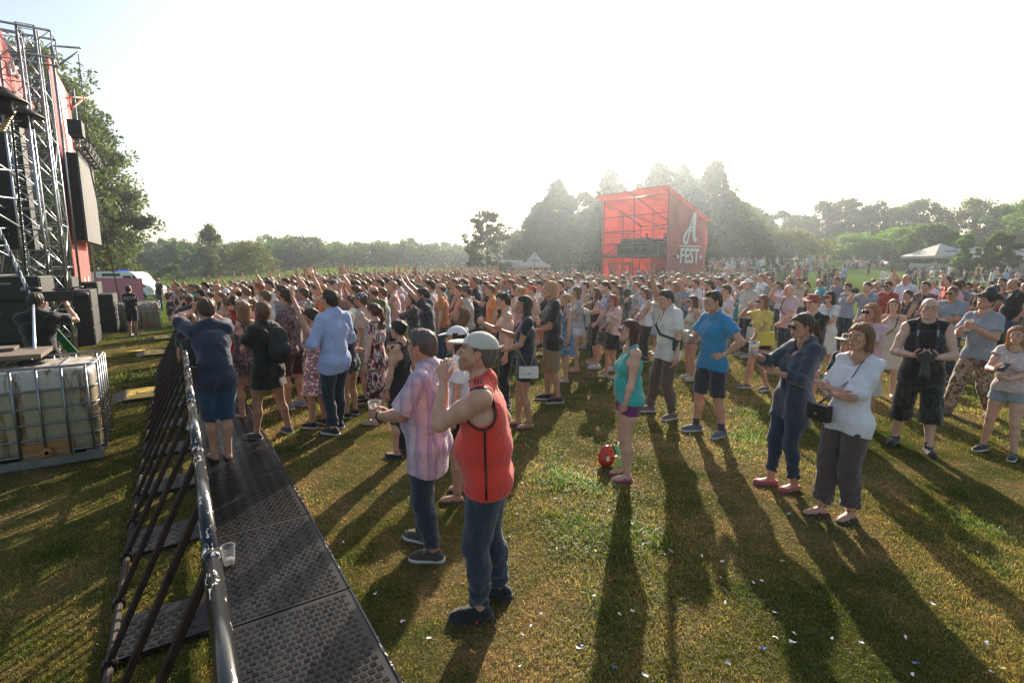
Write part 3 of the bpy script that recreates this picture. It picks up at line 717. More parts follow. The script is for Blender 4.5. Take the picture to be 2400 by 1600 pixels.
def body_prims(q):
 sex, fat = q.sex, q.fat; P, d, fr, xr, Nk, Cc, W, Ch = q.P, q.d, q.fr, q.xr, q.Nk, q.Cc, q.W, q.Ch
 k = {'m': 1.0, 'f': .88, 'c': .80}[sex]; out = []
 add = lambda p, g, kk=.03: (setattr(p, 'g', g), out.append((p, kk)))
 hv = unit(q.hip[0] - q.hip[1]); pf = np.cross(vec(0, 0, 1), hv)
 hr = .093 * (1.10 if sex == 'f' else 1) * (1 + .14 * fat)
 add(Cone(P + hv * .06, P - hv * .06, hr + .012, hr + .012, pf, .86), 'torso')
 for s in (1, -1): add(Ell(P + hv * s * .062 - pf * .052 + vec(0, 0, -.035), vec(.078, .074, .082) * (1 + .12 * fat)), 'torso')
 wr = {'m': .127, 'f': .103, 'c': .098}[sex] * (1 + .25 * fat)
 add(Cone(P + vec(0, 0, .04), W + vec(0, 0, .02), hr + .014, wr, pf, .80 + .1 * fat), 'torso', .05)
 add(Cone(W, Ch, wr, {'m': .138, 'f': .115, 'c': .105}[sex] * (1 + .1 * fat), fr, .76), 'torso', .05)
 if fat > .3: add(Ell(W + pf * (.045 + .03 * fat) * (1 if sex == 'm' else .55) + vec(0, 0, .01), vec(.115, .105, .13) * (.8 + .3 * fat)), 'torso', .06)
 cw = {'m': .064, 'f': .054, 'c': .05}[sex]; cr = {'m': .098, 'f': .084, 'c': .076}[sex] * (1 + .1 * fat)
 add(Cone(Cc + xr * cw, Cc - xr * cw, cr + .008, cr + .008, fr, .95), 'torso', .06)
 for s in (0, 1): add(Cone(Nk + d * .005 - fr * .012, q.sh[s] + d * .008, .050 * k, .048 * k, None), 'torso', .05)
 if sex == 'f':
  b = .90 + .25 * fat
  for s in (1, -1): add(Ell(Cc + xr * s * .070 + fr * .078 - d * .045, vec(.062, .060, .062) * b), 'torso', .03)
 elif sex == 'm':
  for s in (1, -1): add(Ell(Cc + xr * s * .065 + fr * .062 - d * .01, vec(.07, .040, .06)), 'torso', .04)
 nr = {'m': .054, 'f': .043, 'c': .042}[sex]
 add(Cone(Nk - d * .02, q.hc + q.HM @ vec(0, -.03, -.07), nr + .012, nr - .003), 'neck', .04)
 ak = k * (1 + .18 * fat)
 for i in (0, 1):
  g = 'RL'[i]; out_ = unit(q.el[i] - q.sh[i])
  add(Ell(q.sh[i] + d * .0, vec(.055, .055, .055) * k), 'arm' + g, .04)
  m = q.sh[i] + out_ * .13
  add(Cone(q.sh[i], m, .052 * ak, .050 * ak), 'arm' + g, .03); add(Cone(m, q.el[i], .050 * ak, .038 * ak), 'arm' + g, .03)
  f = unit(q.wr[i] - q.el[i]); m = q.el[i] + f * .075
  add(Cone(q.el[i], m, .038 * ak, .042 * ak), 'fore' + g, .02); add(Cone(m, q.wr[i] + f * .008, .042 * ak, .0255 * k), 'fore' + g, .02)
  lk = (1.0 if sex == 'm' else .98 if sex == 'f' else .82) * (1 + .15 * fat)
  add(Cone(q.hip[i], q.hip[i] * .55 + q.knee[i] * .45, .090 * lk, .078 * lk), 'thigh' + g, .04)
  add(Cone(q.hip[i] * .55 + q.knee[i] * .45, q.knee[i], .078 * lk, .054 * lk), 'thigh' + g, .03)
  s_ = unit(q.ank[i] - q.knee[i]); c = q.knee[i] + s_ * .13 - q.fdir[i] * .016
  add(Cone(q.knee[i], c, .050 * lk, .054 * lk), 'shin' + g, .025); add(Cone(c, q.ank[i] + vec(0, 0, .03), .054 * lk, .034), 'shin' + g, .025)
  add(Cone(q.ank[i] + vec(0, 0, .04), q.ank[i] + vec(0, 0, -.03) - q.fdir[i] * .012, .034, .034), 'foot' + g, .02)
  A = q.ank[i] * (1, 1, 0) ; sd = np.cross(q.fdir[i], vec(0, 0, 1))
  z0 = q.ank[i][2] - .085
  add(Cone(A + vec(0, 0, z0 + .034) - q.fdir[i] * .035, A + vec(0, 0, z0 + .030) + q.fdir[i] * .11, .031, .036, vec(0, 0, 1), .8), 'foot' + g, .02)
  add(Cone(A + vec(0, 0, z0 + .055) + q.fdir[i] * .02, A + vec(0, 0, z0 + .026) + q.fdir[i] * .145, .030, .028, vec(0, 0, 1), .75), 'foot' + g, .02)
 return out
def folds(rg, amp, fx=26, tall=.45):
 ph = [rg.uniform(0, 6.28) for _ in range(8)]; th = rg.uniform(0, 3.14); c, s = math.cos(th), math.sin(th)
 def f(X, Y, Z):
  u = X * c + Y * s; v = -X * s + Y * c
  a = np.sin(fx * u + fx * tall * Z + 2.2 * np.sin(7 * Z + 9 * v + ph[0]) + ph[1])
  b = np.sin(fx * 1.1 * v - fx * tall * .8 * Z + 2.0 * np.sin(8 * Z - 8 * u + ph[2]) + ph[3])
  e = np.sin(11 * Z + 13 * u + 5 * np.sin(5 * v + ph[4]) + ph[5])
  r = a * b; return np.minimum(-amp * (np.maximum(r, 0) ** .7 * 1.3 - .3 + .6 * e * np.abs(a)), .0032).astype(np.float32)
 return f
def pts_box(ps, m):
 a = np.array(ps); return a.min(0) - m, a.max(0) + m
def make_top(q, prims, t, h, rg):
 """shirt, vest, blouse or dress as its own surface around the body"""
 kind = t['type']; e = t.get('ease', .012); sl = t.get('sleeve', {'tee': .62, 'shirt': .72, 'polo': .6, 'tank': 0, 'vest': 0, 'long': 9, 'dress': 0, 'blouse': 1.45}.get(kind, .6))
 hem = t.get('hem', -.08); P, d, fr, xr = q.P, q.d, q.fr, q.xr
 lo, hi = pts_box([q.P + vec(0, 0, hem - .05), q.Nk, *q.sh, *(q.el + q.wr if sl > 1 else q.el)], .24 if kind != 'dress' else .34)
 g = Grid(lo, hi, h)
 for p, kk in prims:
  if p.g == 'torso' or (p.g == 'thighR' or p.g == 'thighL') and hem < -.04: g.add(p.grow(e), kk)
 if t.get('neck') == 'collar': g.add(Cone(q.Nk - d * .03, q.Nk + d * .004 - fr * .01, .066 if q.sex == 'm' else .056, .064 if q.sex == 'm' else .054, None, 1, 'b'), .015)
 fat = q.fat; hr = {'m': .150, 'f': .142, 'c': .125}[q.sex] * (1 + .12 * fat) + e * .6; flare = t.get('flare', 0)
 hv = unit(q.hip[0] - q.hip[1]); pf = np.cross(vec(0, 0, 1), hv)
 top_c = q.W + vec(0, 0, .06)
 if t.get('drape', 1) and hem > -.35:
  g.add(Cone(q.Cc - d * .05, vec(*q.P[:2], q.P[2] + hem - .03) + pf * .005, hr * .96, hr * 1.02 + flare, fr, .72 + .1 * fat), .035)
 if kind == 'dress' or hem <= -.35:
  a = q.W + vec(0, 0, -.02); b = vec(*((q.ank[0] + q.ank[1])[:2] * .25 + q.P[:2] * .5), q.P[2] + hem - .02)
  g.add(Cone(a, b, {'m': .14, 'f': .125, 'c': .11}[q.sex], t.get('flare', .10) + .155, fr, .80), .04)
 if sl > 0:
  for i in (0, 1):
   sh, el, wr = q.sh[i], q.el[i], q.wr[i]; k = {'m': 1.0, 'f': .88, 'c': .8}[q.sex] * (1 + .12 * fat)
   if sl <= 1:
    end = sh + (el - sh) * sl; g.add(Cone(sh, end, .051 * k + e, .049 * k + e * 1.15 + t.get('cuff', .008) * .8, None, 1, 'b'), .03)
   else:
    L2 = min(sl - 1, .93); end = el + (wr - el) * L2
    g.add(Cone(sh, el, .051 * k + e, .043 * k + e), .03); g.add(Cone(el, end, .046 * k + e, (.034 if sl > 2 else .044) * k + e + t.get('cuff', 0), None, 1, 'b'), .02)
 g.shift(folds(rg, t.get('fold', .006) * 1.7, t.get('ff', 25)))
 for p, kk in prims:   # never let skin through
  if (p.g == 'torso' and p.box()[1][2] < q.Cc[2] + .1) or (p.g[:5] == 'thigh' and hem < -.04 and p.ra > .08): g.add(p.grow(.020 if p.g != 'torso' or p.box()[0][2] < q.P[2] + .05 else .006), kk)
 zc = q.P[2] + hem
 hemw = t.get('hemwave', .012)
 g.clip(lambda X, Y, Z: (zc + hemw * np.sin(9 * X + 6 * Y + 1.0) - t.get('taildrop', 0) * np.exp(-((Y - q.P[1] + .12) / .09) ** 2) - Z) + 0 * X)
 # neck opening
 nr = {'crew': .079, 'v': .070, 'scoop': .088, 'boat': .10, 'collar': .074, 'off': .1, 'low': .10}[t.get('neck', 'crew')] * {'m': 1.0, 'f': .86, 'c': .82}[q.sex]
 nb = q.Nk + d * .030
 g.cut(Ell(nb + fr * .004, vec(nr, nr, .050), q.M), .006)
 if t.get('neck') in ('v', 'scoop', 'low', 'collar', 'boat'):
  dp = {'v': .13, 'scoop': .12, 'low': .19, 'collar': .06, 'boat': .05}[t['neck']]; wd = {'v': .030, 'scoop': .062, 'low': .085, 'collar': .02, 'boat': .1}[t['neck']]
  g.cut(Cone(nb + fr * .09, nb + fr * .13 - d * dp, wd, wd * (.5 if t['neck'] == 'v' else .9), fr, 1.6), .006)
  if t['neck'] == 'low': g.cut(Cone(nb - fr * .09, nb - fr * .13 - d * .12, .06, .05), .006)
 if sl == 0:
  for i in (0, 1):
   s = (1, -1)[i]; w = t.get('armhole', .062)
   c = q.sh[i] + xr * s * t.get('strap', .020)
   g.cut(Ell(c - d * .045, vec(w, .13, .115), q.M), .008); a = unit(q.el[i] - q.sh[i])
   g.cut(Cone(c + a * .02, q.el[i], .072, .06), .008)
 if t.get('low_top'):   # strapless edge
  lim = q.Cc + d * .045; g.clip(lambda X, Y, Z: (X - lim[0]) * d[0] + (Y - lim[1]) * d[1] + (Z - lim[2]) * d[2])
  for s in (1, -1):
   g.add(Cone(q.Cc + xr * s * .075 + fr * .10, q.Cc + xr * s * .085 + d * .135 - fr * .01, .007, .007), 0); g.add(Cone(q.Cc + xr * s * .085 + d * .135 - fr * .01, q.Cc + xr * s * .06 - fr * .11 + d * .02, .007, .007), 0)
 return g.surface()
def make_bottom(q, prims, t, h, rg):
 kind = t['type']; e = t.get('ease', .010); lo, hi = pts_box([q.P, *q.hip, *q.knee, *q.ank], .24)
 top = q.P[2] + t.get('rise', .07)
 LEG = {'jeans': 1.93, 'trousers': 1.95, 'wide': 1.9, 'shorts': .92, 'minishorts': .30, 'bermuda': 1.12, 'capri': 1.5, 'leggings': 1.9}
 if kind in ('skirt', 'longskirt'):
  zc = t.get('len', -.42 if kind == 'skirt' else -.8); g = Grid(lo - .08, hi + .08, h)
  b = vec(*((q.ank[0] + q.ank[1])[:2] * .25 + q.P[:2] * .5), q.P[2] + zc)
  g.add(Cone(q.P + vec(0, 0, .1), q.P + vec(0, 0, -.08), .13, .165, unit(np.cross(vec(0, 0, 1), unit(q.hip[0] - q.hip[1]))), .8), 0)
  g.add(Cone(q.P + vec(0, 0, -.06), b, .155, t.get('flare', .05) + .17, vec(0, 1, 0), .85), .04)
  for i in (0, 1):
   for p, kk in prims:
    if p.g == 'thigh' + 'RL'[i]: g.add(p.grow(.012), .04)
  g.shift(folds(rg, .006, 30, .15)); g.clip(lambda X, Y, Z: (q.P[2] + zc + .01 * np.sin(12 * X) - Z) + 0 * Y)
  g.clip(lambda X, Y, Z: (Z - top) + 0 * X + 0 * Y); return g.surface()
 L = t.get('leg', LEG[kind]); g = Grid(lo, hi, h); w = t.get('w', {'jeans': .012, 'trousers': .020, 'wide': .038, 'shorts': .026, 'minishorts': .022, 'bermuda': .028, 'capri': .026, 'leggings': .004}[kind])
 for p, kk in prims:
  if p.g == 'torso': g.add(p.grow(e), kk)
 lk = (1.0 if q.sex == 'm' else .98 if q.sex == 'f' else .82) * (1 + .15 * q.fat)
 for i in (0, 1):
  hp, kn, an = q.hip[i], q.knee[i], q.ank[i]; u = unit(kn - hp)
  if L <= 1: g.add(Cone(hp, hp + (kn - hp) * L, .094 * lk + e, (.078 if L < .5 else .062) * lk + w, None, 1, 'b'), .02)
  else:
   g.add(Cone(hp, kn, .094 * lk + e, .056 * lk + w), .02); b = kn + (an - kn) * (L - 1) * 1.0
   wa = t.get('wa', {'jeans': .054, 'trousers': .064, 'wide': .088, 'bermuda': .072, 'capri': .076, 'leggings': .040}.get(kind, .06)); c = kn + (an - kn) * .35 - q.fdir[i] * .012
   m = min(1, (L - 1) / .35)
   if L > 1.35: g.add(Cone(kn, c, .056 * lk + w, .058 * lk + w), .015); g.add(Cone(c, b, .058 * lk + w, wa, None, 1, 'b'), .015)
   else: g.add(Cone(kn, b, .056 * lk + w, .060 * lk + w + .01, None, 1, 'b'), .015)
 ff_ = folds(rg, t.get('fold', .0055) * 1.5, 29, .28); g.shift(lambda X, Y, Z: ff_(X, Y, Z) * sstep(q.P[2] + .02 - Z, 0, .15).astype(np.float32))
 for p, kk in prims:
  if p.g in ('torso',) or (L > 1 and p.g[:5] == 'thigh') or (L > 1.8 and p.g[:4] == 'shin' and p.rb > .04): g.add(p.grow(.006), kk)
 zk = (q.knee[0][2] + q.knee[1][2]) / 2; za = .16
 if L > 1.6:   # bunching near the ankles
  g.shift(lambda X, Y, Z: (-.0065 * np.sin(80 * Z + 12 * X + 3 * np.sin(30 * Y)) * np.exp(-((Z - za) / .09) ** 2)) + 0 * X + 0 * Y)
 g.clip(lambda X, Y, Z: (Z - top) + 0 * X + 0 * Y); return g.surface()
def make_shoe(q, i, t, h):
 A = q.ank[i] * (1, 1, 0); z0 = q.ank[i][2] - .085; f = q.fdir[i]; k = {'m': 1.0, 'f': .9, 'c': .85}[q.sex]; kind = t.get('type', 'sneaker')
 g = Grid(*pts_box([A + vec(0, 0, z0 + .05) - f * .03, A + vec(0, 0, z0 + .05) + f * .16], .09), h); up = lambda x, z: A + f * x * k + vec(0, 0, z0 + z); sd = np.cross(f, vec(0, 0, 1))
 if kind in ('sandal', 'flip'):
  g.add(Cone(up(-.045, .008), up(.150, .012), .040, .046, vec(0, 0, 1), .42), 0)
  if kind == 'sandal':
   for x in (.045, .125): g.add(Cone(up(x, .02) - sd * .036, up(x, .066 - x * .2), .013, .013, None), .004); g.add(Cone(up(x, .02) + sd * .036, up(x, .066 - x * .2), .013, .013, None), .004)
   g.add(Cone(up(-.05, .02), up(-.042, .09), .009, .008), .004); g.add(Cone(up(-.042, .09) - sd * .02, up(-.0, .095) - sd * .038, .006, .006), .004)
   g.add(Cone(up(-.0, .095) - sd * .038, up(.04, .085), .006, .006), .004); g.add(Cone(up(-.0, .095) + sd * .038, up(.04, .085), .006, .006), .004)
  else:
   for s in (1, -1): g.add(Cone(up(.125, .045), up(.03, .028) + s * sd * .038, .006, .009), .004)
 else:
  g.add(Cone(up(-.042, .040), up(.11, .036), .042, .044, vec(0, 0, 1), .95), 0); g.add(Cone(up(.02, .060), up(.155, .030), .038, .034, vec(0, 0, 1), .9), .02)
  hgt = {'sneaker': .085, 'boot': .15, 'ballet': .055, 'loafer': .07}[kind]
  if kind != 'ballet': g.add(Cone(up(-.020, .05), up(-.006, hgt), .043, .044, None, 1, 'b'), .02)
  if kind == 'ballet': g.clip(lambda X, Y, Z: (Z - z0 - .058 - .0 * X) + 0 * Y)
 zz = z0
 g.clip(lambda X, Y, Z: (zz + .002 - Z) + 0 * X + 0 * Y)
 V, F = g.surface(); return V, F
def make_sole(q, i):
 A = q.ank[i] * (1, 1, 0); z0 = q.ank[i][2] - .085; f = q.fdir[i]; sd = np.cross(f, vec(0, 0, 1)); k = {'m': 1.0, 'f': .9, 'c': .85}[q.sex]
 prof = [(-.092, .0), (-.085, .028), (-.06, .041), (.0, .044), (.06, .048), (.12, .051), (.16, .044), (.185, .025), (.193, 0)]
 ring = prof + [(x, -y) for x, y in prof[-2:0:-1]]; n = len(ring); V = []
 for z in (.001, .026):
  for x, y in ring: V.append(A + f * x * k + sd * y * (1 if z < .02 else .96) + vec(0, 0, z0 + z))
 quads = [[j, (j + 1) % n, n + (j + 1) % n, n + j] for j in range(n)]
 return np.array(V), [np.array(quads), np.array([list(range(n))[::-1], [n + j for j in range(n)]])]
def glasses_mb(kind):
 mb = MB(); rx, rz = (.027, .021) if kind != 'spectacles' else (.024, .016)
 for s in (-1, 1):
  ring = [(s * .032 + rx * math.cos(a), .1035 - .004 * math.cos(a) * s * 0, .004 + rz * math.sin(a)) for a in np.linspace(0, 2 * math.pi, 14, endpoint=False)]
  if kind != 'spectacles':
   V = np.array([(x, y - .001, z) for x, y, z in ring] + [(x, y + .003, z) for x, y, z in ring]); n = 14; b = mb.n
   mb.add(V, [[i, (i + 1) % n, n + (i + 1) % n, n + i] for i in range(n)], 0)
   mb.P.setdefault(n, []).append(np.array([list(range(n))[::-1], [n + i for i in range(n)]]) + b); mb.M.setdefault(n, []).append(np.array([0, 0]))
  mb.tube(ring, .0016, 5, 1, closed=True)
  mb.tube([(s * .058, .102, .008), (s * .078, .07, .008), (s * .081, -.005, .006), (s * .080, -.02, -.006)], .0017, 5, 1)
 mb.tube([(-.008, .104, .008), (0, .108, .010), (.008, .104, .008)], .0016, 5, 1); return mb
def xf(V, M, t, s=1.0): return (np.asarray(V) * s) @ np.asarray(M).T + t
def arm_point(q, i, side=.0):
 """middle of the closed hand"""
 kind, fd, pn = q.hand[i]; M = rotm(fd, -pn); return q.wr[i] + M @ vec(0, .075, -.035), M
SKIN_TONES = [(.56, .315, .215), (.50, .265, .18), (.61, .37, .265), (.45, .235, .155), (.54, .29, .195)]
HAIR_COL = {'dark brown': (.035, .022, .015), 'black': (.014, .011, .010), 'brown': (.085, .045, .025), 'light brown': (.17, .10, .055), 'blond': (.42, .28, .14),
   'red': (.20, .055, .022), 'auburn': (.10, .032, .018), 'grey': (.17, .16, .15), 'ginger': (.30, .11, .04)}
COL = {'white': (.72, .70, .68), 'black': (.014, .014, .016), 'navy': (.018, .026, .055), 'grey': (.24, .25, .27), 'dark grey': (.06, .062, .068), 'light blue': (.32, .43, .66),
 'turquoise': (.06, .40, .38), 'cyan': (.02, .26, .42), 'red': (.55, .03, .025), 'orange': (.68, .20, .05), 'yellow': (.72, .52, .08), 'pink': (.68, .38, .40),
 'purple': (.12, .025, .12), 'olive': (.10, .10, .05), 'beige': (.52, .43, .32), 'brown': (.12, .075, .055), 'khaki': (.27, .19, .11), 'denim': (.045, .085, .16),
 'dark denim': (.022, .034, .062), 'light denim': (.22, .30, .40), 'green': (.05, .20, .08), 'burgundy': (.16, .02, .035), 'light grey': (.45, .46, .48), 'cream': (.62, .56, .46), 'taupe': (.10, .072, .068), 'maroon': (.20, .04, .04)}
def col(c): return COL[c] if isinstance(c, str) else c
def build_person(sp, name='person'):
 """one person: an Empty at the feet with body, hair and every garment as children"""
 h = sp.get('h', .014); H = sp.get('H', 1.75); s = H / 1.75; rg = random.Random(sp.get('seed', 1)); hh = sp.get('hh', .0045 if h < .013 else .006 if h < .017 else .009)
 q = make_pose(sp); prims = body_prims(q); lo, hi = pts_box([q.P, q.Nk, q.hc, *q.sh, *q.el, *q.wr, *q.hip, *q.knee, *q.ank, *[a + f * .18 for a, f in zip(q.ank, q.fdir)], *[a * (1, 1, 0) + vec(0, 0, a[2] - .085) for a in q.ank]], .12)
 hi[2] += .02
 g = Grid(lo, hi, h)
 groups = {}
 for p, kk in prims: g.add(p, kk)
 zf = min(q.ank[0][2], q.ank[1][2]) - .085
 g.clip(lambda X, Y, Z: (zf + .004 - Z) + 0 * X + 0 * Y)
 V, F = g.surface(); Vs, Fs, Ts, Ms = [V], [F], [np.ones((len(V), 3))], [np.zeros(len(F), int)]; n = len(V)
 Vh, Fh, Th = head_mesh(q.sex, hh); hv = xf(Vh, q.HM, q.hc, q.hs); Vs.append(hv); Fs.append(Fh + n); Ts.append(Th if not sp.get('stubble') else Th * np.where((Vh[:, 2] < -.04) & (Vh[:, 1] > .01), .72, 1.)[:, None]); Ms.append(np.zeros(len(Fh), int)); n += len(hv)
 Ve, Fe, Me = eye_parts(); Vs.append(xf(Ve, q.HM, q.hc, q.hs)); Fs.append(Fe + n); Ts.append(np.ones((len(Ve), 3))); Ms.append(Me + 1); n += len(Ve)
 hs = {'m': 1.02, 'f': .90, 'c': .82}[q.sex]
 for i in (0, 1):
  kind, fd, pn = q.hand[i]; Vd, Fd = hand_mesh(kind, i == 0, .0035 if h < .013 else .005 if h < .017 else .008)
  Vs.append(xf(Vd, rotm(fd, -pn), q.wr[i], hs)); Fs.append(Fd + n); t = np.ones((len(Vd), 3)) * (1.0, .93, .92); Ts.append(t); Ms.append(np.zeros(len(Fd), int)); n += len(Vd)
 root = empty(name, sp.get('loc', (0, 0, 0)), R(sp.get('rot', 0)))
 skin = sp.get('skin', SKIN_TONES[rg.randrange(5)])
 me = mk_mesh('body', np.concatenate(Vs) * s, [np.concatenate(Fs)], [SKIN, M_EYE, M_IRIS], np.concatenate(Ms), np.concatenate(Ts))
 b = link('body', me, root, skin); parts = {'body': b}
 def part(nm, V, F, mats, c, parent=root, label=None):
  if len(V) == 0: return None
  o = link(nm, mk_mesh(nm, np.asarray(V) * s, F if isinstance(F, list) else [F], mats), parent, c)
  if label: o['label'] = label
  return o
 t = sp.get('top')
 if t:
  V, F = make_top(q, prims, t, h * t.get('hk', .9), rg)
  nm = t.get('name', {'tee': 't_shirt', 'polo': 'polo_shirt', 'tank': 'tank_top', 'vest': 'vest', 'long': 'long_sleeved_shirt', 'dress': 'dress', 'blouse': 'blouse', 'shirt': 'shirt'}[t['type']])
  parts['top'] = part(nm, V, F, [t.get('mat') or CLOTH[t.get('print', 'plain')]], col(t['color']))
 t = sp.get('bottom')
 if t:
  V, F = make_bottom(q, prims, t, h * .95, rg)
  nm = t.get('name', {'jeans': 'jeans', 'trousers': 'trousers', 'wide': 'trousers', 'shorts': 'shorts', 'minishorts': 'shorts', 'bermuda': 'shorts', 'capri': 'capri_trousers', 'skirt': 'skirt', 'longskirt': 'long_skirt', 'leggings': 'leggings'}[t['type']])
  parts['bottom'] = part(nm, V, F, [CLOTH[t.get('print', 'denim' if 'denim' in str(t['color']) else 'plain')]], col(t['color']))
 t = sp.get('shoes', {'type': 'sneaker', 'color': 'black'})
 if t and t.get('type') != 'bare':
  for i in (0, 1):
   V, F = make_shoe(q, i, t, min(h * .7, .010)); sh = part({'sneaker': 'shoe', 'ballet': 'shoe', 'loafer': 'shoe', 'boot': 'boot', 'sandal': 'sandal', 'flip': 'flip_flop'}[t.get('type', 'sneaker')], V, F, [CLOTH[t.get('print', 'plain')]], col(t['color']))
   if t.get('type', 'sneaker') in ('sneaker', 'loafer') and h < .016:
    V, F = make_sole(q, i); o = part('sole', V, F, [M_SOLE if not t.get('darksole') else CLOTH['plain']], (.02, .02, .02), sh)
 if t and t.get('sock'):
  for i in (0, 1):
   g = Grid(*pts_box([q.ank[i], q.ank[i] + vec(0, 0, .12)], .08), .008); g.add(Cone(q.ank[i] - vec(0, 0, .02), q.ank[i] + unit(q.knee[i] - q.ank[i]) * t.get('sockh', .09), .041, .045, None, 1, 'b'), 0)
   V, F = g.surface(); part('sock', V, F, [CLOTH['plain']], col(t['sock']))
 hair = sp.get('hair', ('short', 'dark brown'))
 if hair and hair[0] != 'bald':
  V, F = hair_mesh(hair[0], hh * 1.15, 0, bool(sp.get('hat'))); parts['hair'] = part('hair', xf(V, q.HM, q.hc, q.hs), F, [HAIR], HAIR_COL[hair[1]] if isinstance(hair[1], str) else hair[1])
 if sp.get('beard'):
  g = Grid((-.08, -.02, -.15), (.08, .13, -.02), hh); g.add(Ell((0, .046, -.080), (.060, .052, .048)), 0); g.add(Ell((0, .080, -.075), (.03, .022, .036)), .02)
  g.cut(Ell((0, .108, -.060), (.026, .024, .012)), .006); g.clip(lambda X, Y, Z: (Z + .046 - .5 * np.abs(X) + 0 * Y)); g.shift(lambda X, Y, Z: .0012 * np.sin(300 * X) * np.sin(280 * Z) + 0 * Y)
  V, F = g.surface(); part('beard', xf(V, q.HM, q.hc, q.hs), F, [HAIR], HAIR_COL[sp['beard']])
 if sp.get('hat'):
  k_, c_ = sp['hat'][:2]; V, F = hat_mesh(k_, .006 if h < .017 else .009)
  o = part({'cap': 'cap', 'backcap': 'cap', 'bandana': 'bandana'}.get(k_, 'hat'), xf(V, q.HM, q.hc, q.hs), F, [CLOTH[sp['hat'][2] if len(sp['hat']) > 2 else 'plain']], col(c_))
 if sp.get('glasses'):
  mb = glasses_mb(sp['glasses']); V = np.concatenate(mb.V); ks = sorted(mb.P)
  V = xf(V, q.HM, q.hc + (q.HM @ vec(0, -.04, .075) if sp.get('glasses_up') else 0), q.hs)
  me = mk_mesh('g', V * s, [np.concatenate(mb.P[k]) for k in ks], [M_LENS, M_FRAME], np.concatenate([np.concatenate(mb.M[k]) for k in ks]), smooth=False)
  link('spectacles' if sp['glasses'] == 'spectacles' else 'sunglasses', me, root)
 if sp.get('watch') is not None:
  i = sp['watch']; mb = MB(); f = unit(q.wr[i] - q.el[i]); c = q.wr[i] - f * .02; M = rotm(f, (0, 0, 1) if abs(f[2]) < .9 else (1, 0, 0)); r = {'m': .031, 'f': .027, 'c': .025}[q.sex]
  mb.tube([c + M @ vec(r * math.cos(a), 0, r * math.sin(a)) for a in np.linspace(0, 2 * math.pi, 16, endpoint=False)], .006, 6, closed=True)
  mb.lathe([(0.001, -.004), (.018, -.004), (.018, .006), (.001, .007)], 14, c - q.hand[i][2] * r * 1.0, 0, rotm(np.cross(q.hand[i][2], f), -q.hand[i][2])) if sp.get('dial') else None
  me = mb.mesh('w', simple('watch_strap', sp.get('watchcol', (.02, .02, .02)), .4), True); me.transform(Matrix.Scale(s, 4)); link('watch' if sp.get('dial') else 'wristband', me, root)
 root['_s'] = s; sp['_q'], sp['_root'], sp['_s'] = q, root, s; del root['_s']
 return root
def wpt(sp, p):
 """a point of the person's own frame in world space"""
 a = R(sp.get('rot', 0)); x, y, z = np.asarray(p) * sp['_s']; l = sp.get('loc', (0, 0, 0))
 return np.array([l[0] + x * math.cos(a) - y * math.sin(a), l[1] + x * math.sin(a) + y * math.cos(a), l[2] + z])
def wdir(sp, v):
 a = R(sp.get('rot', 0)); x, y, z = v; return np.array([x * math.cos(a) - y * math.sin(a), x * math.sin(a) + y * math.cos(a), z])
# ---------------------------------------------------------------- ground
def struct(name, me): o = link(name, me); o['kind'] = 'structure'; return o
def fastnoise(x, y, seed=0, f=1.0):
 r = np.random.RandomState(seed); v = 0
 for k in range(6):
  a, b = r.normal(0, f, 2) * 1.6 ** k; c, d = r.uniform(0, 6.28, 2)
  v = v + np.sin(a * x + b * y + c + 1.3 * np.sin(b * .7 * x - a * .6 * y + d)) / 1.45 ** k
 return v / 2.6
def grass_nodes(nt, co, far=False):
 n1 = noise(nt, 0.55, 6, 0.65, co, 0.3); n2 = noise(nt, 2.6, 5, 0.7, co); n3 = noise(nt, 30, 4, 0.75, co)
 a = ramp(nt, n1.outputs[0], [(0.34, (0.042, 0.054, 0.016)), (0.46, (0.088, 0.084, 0.033)), (0.58, (0.150, 0.120, 0.070))])
 b = ramp(nt, n2.outputs[0], [(0.34, (0.6, 0.8, 0.55)), (0.66, (1.45, 1.2, 1.2))])
 return mixc(nt, 1.0, a.outputs[0], b.outputs[0], 'MULTIPLY'), n3
def m_ground():
 m, nt, p = new_mat('lawn_ground'); co = objco(nt); c, n3 = grass_nodes(nt, co)
 fine = ramp(nt, n3.outputs[0], [(0.3, (0.45, 0.5, 0.4)), (0.7, (1.25, 1.2, 1.1))])
 near = mixc(nt, 1.0, c, fine.outputs[0], 'MULTIPLY')
 # the meadow and lawn farther off are greener
 sep = N(nt, 'SeparateXYZ'); nt.links.new(co, sep.inputs[0])
 f = math_n(nt, 'MULTIPLY', math_n(nt, 'SUBTRACT', sep.outputs[1], 14.0), 0.06)
 fr = ramp(nt, f, [(0.0, (0, 0, 0)), (1.0, (1, 1, 1))])
 n4 = noise(nt, 0.09, 6, 0.7, co); far = ramp(nt, n4.outputs[0], [(0.35, (0.060, 0.115, 0.018)), (0.65, (0.115, 0.165, 0.034))])
 farc = mixc(nt, 1.0, far.outputs[0], ramp(nt, noise(nt, 3.0, 6, 0.8, co).outputs[0], [(0.3, (0.8, 0.8, 0.8)), (0.7, (1.15, 1.15, 1.15))]).outputs[0], 'MULTIPLY')
 nt.links.new(mixc(nt, fr.outputs[0], near, farc), p.inputs['Base Color'])
 p.inputs['Roughness'].default_value = 1.0; p.inputs['Specular IOR Level'].default_value = 0.0
 bump(nt, p, n3.outputs[0], 0.8, 0.04); return m
def axis_pts(a, b, n, k):
 t = np.linspace(-1, 1, n); s = np.sinh(k * t) / math.sinh(k); return np.where(s < 0, -s * a, s * b)
gx = axis_pts(-1100, 1100, 301, 6.5); gy = np.concatenate([np.linspace(-60, 0, 12)[:-1], np.sinh(np.linspace(0, 1, 230) * 6.0) / math.sinh(6.0) * 1150])
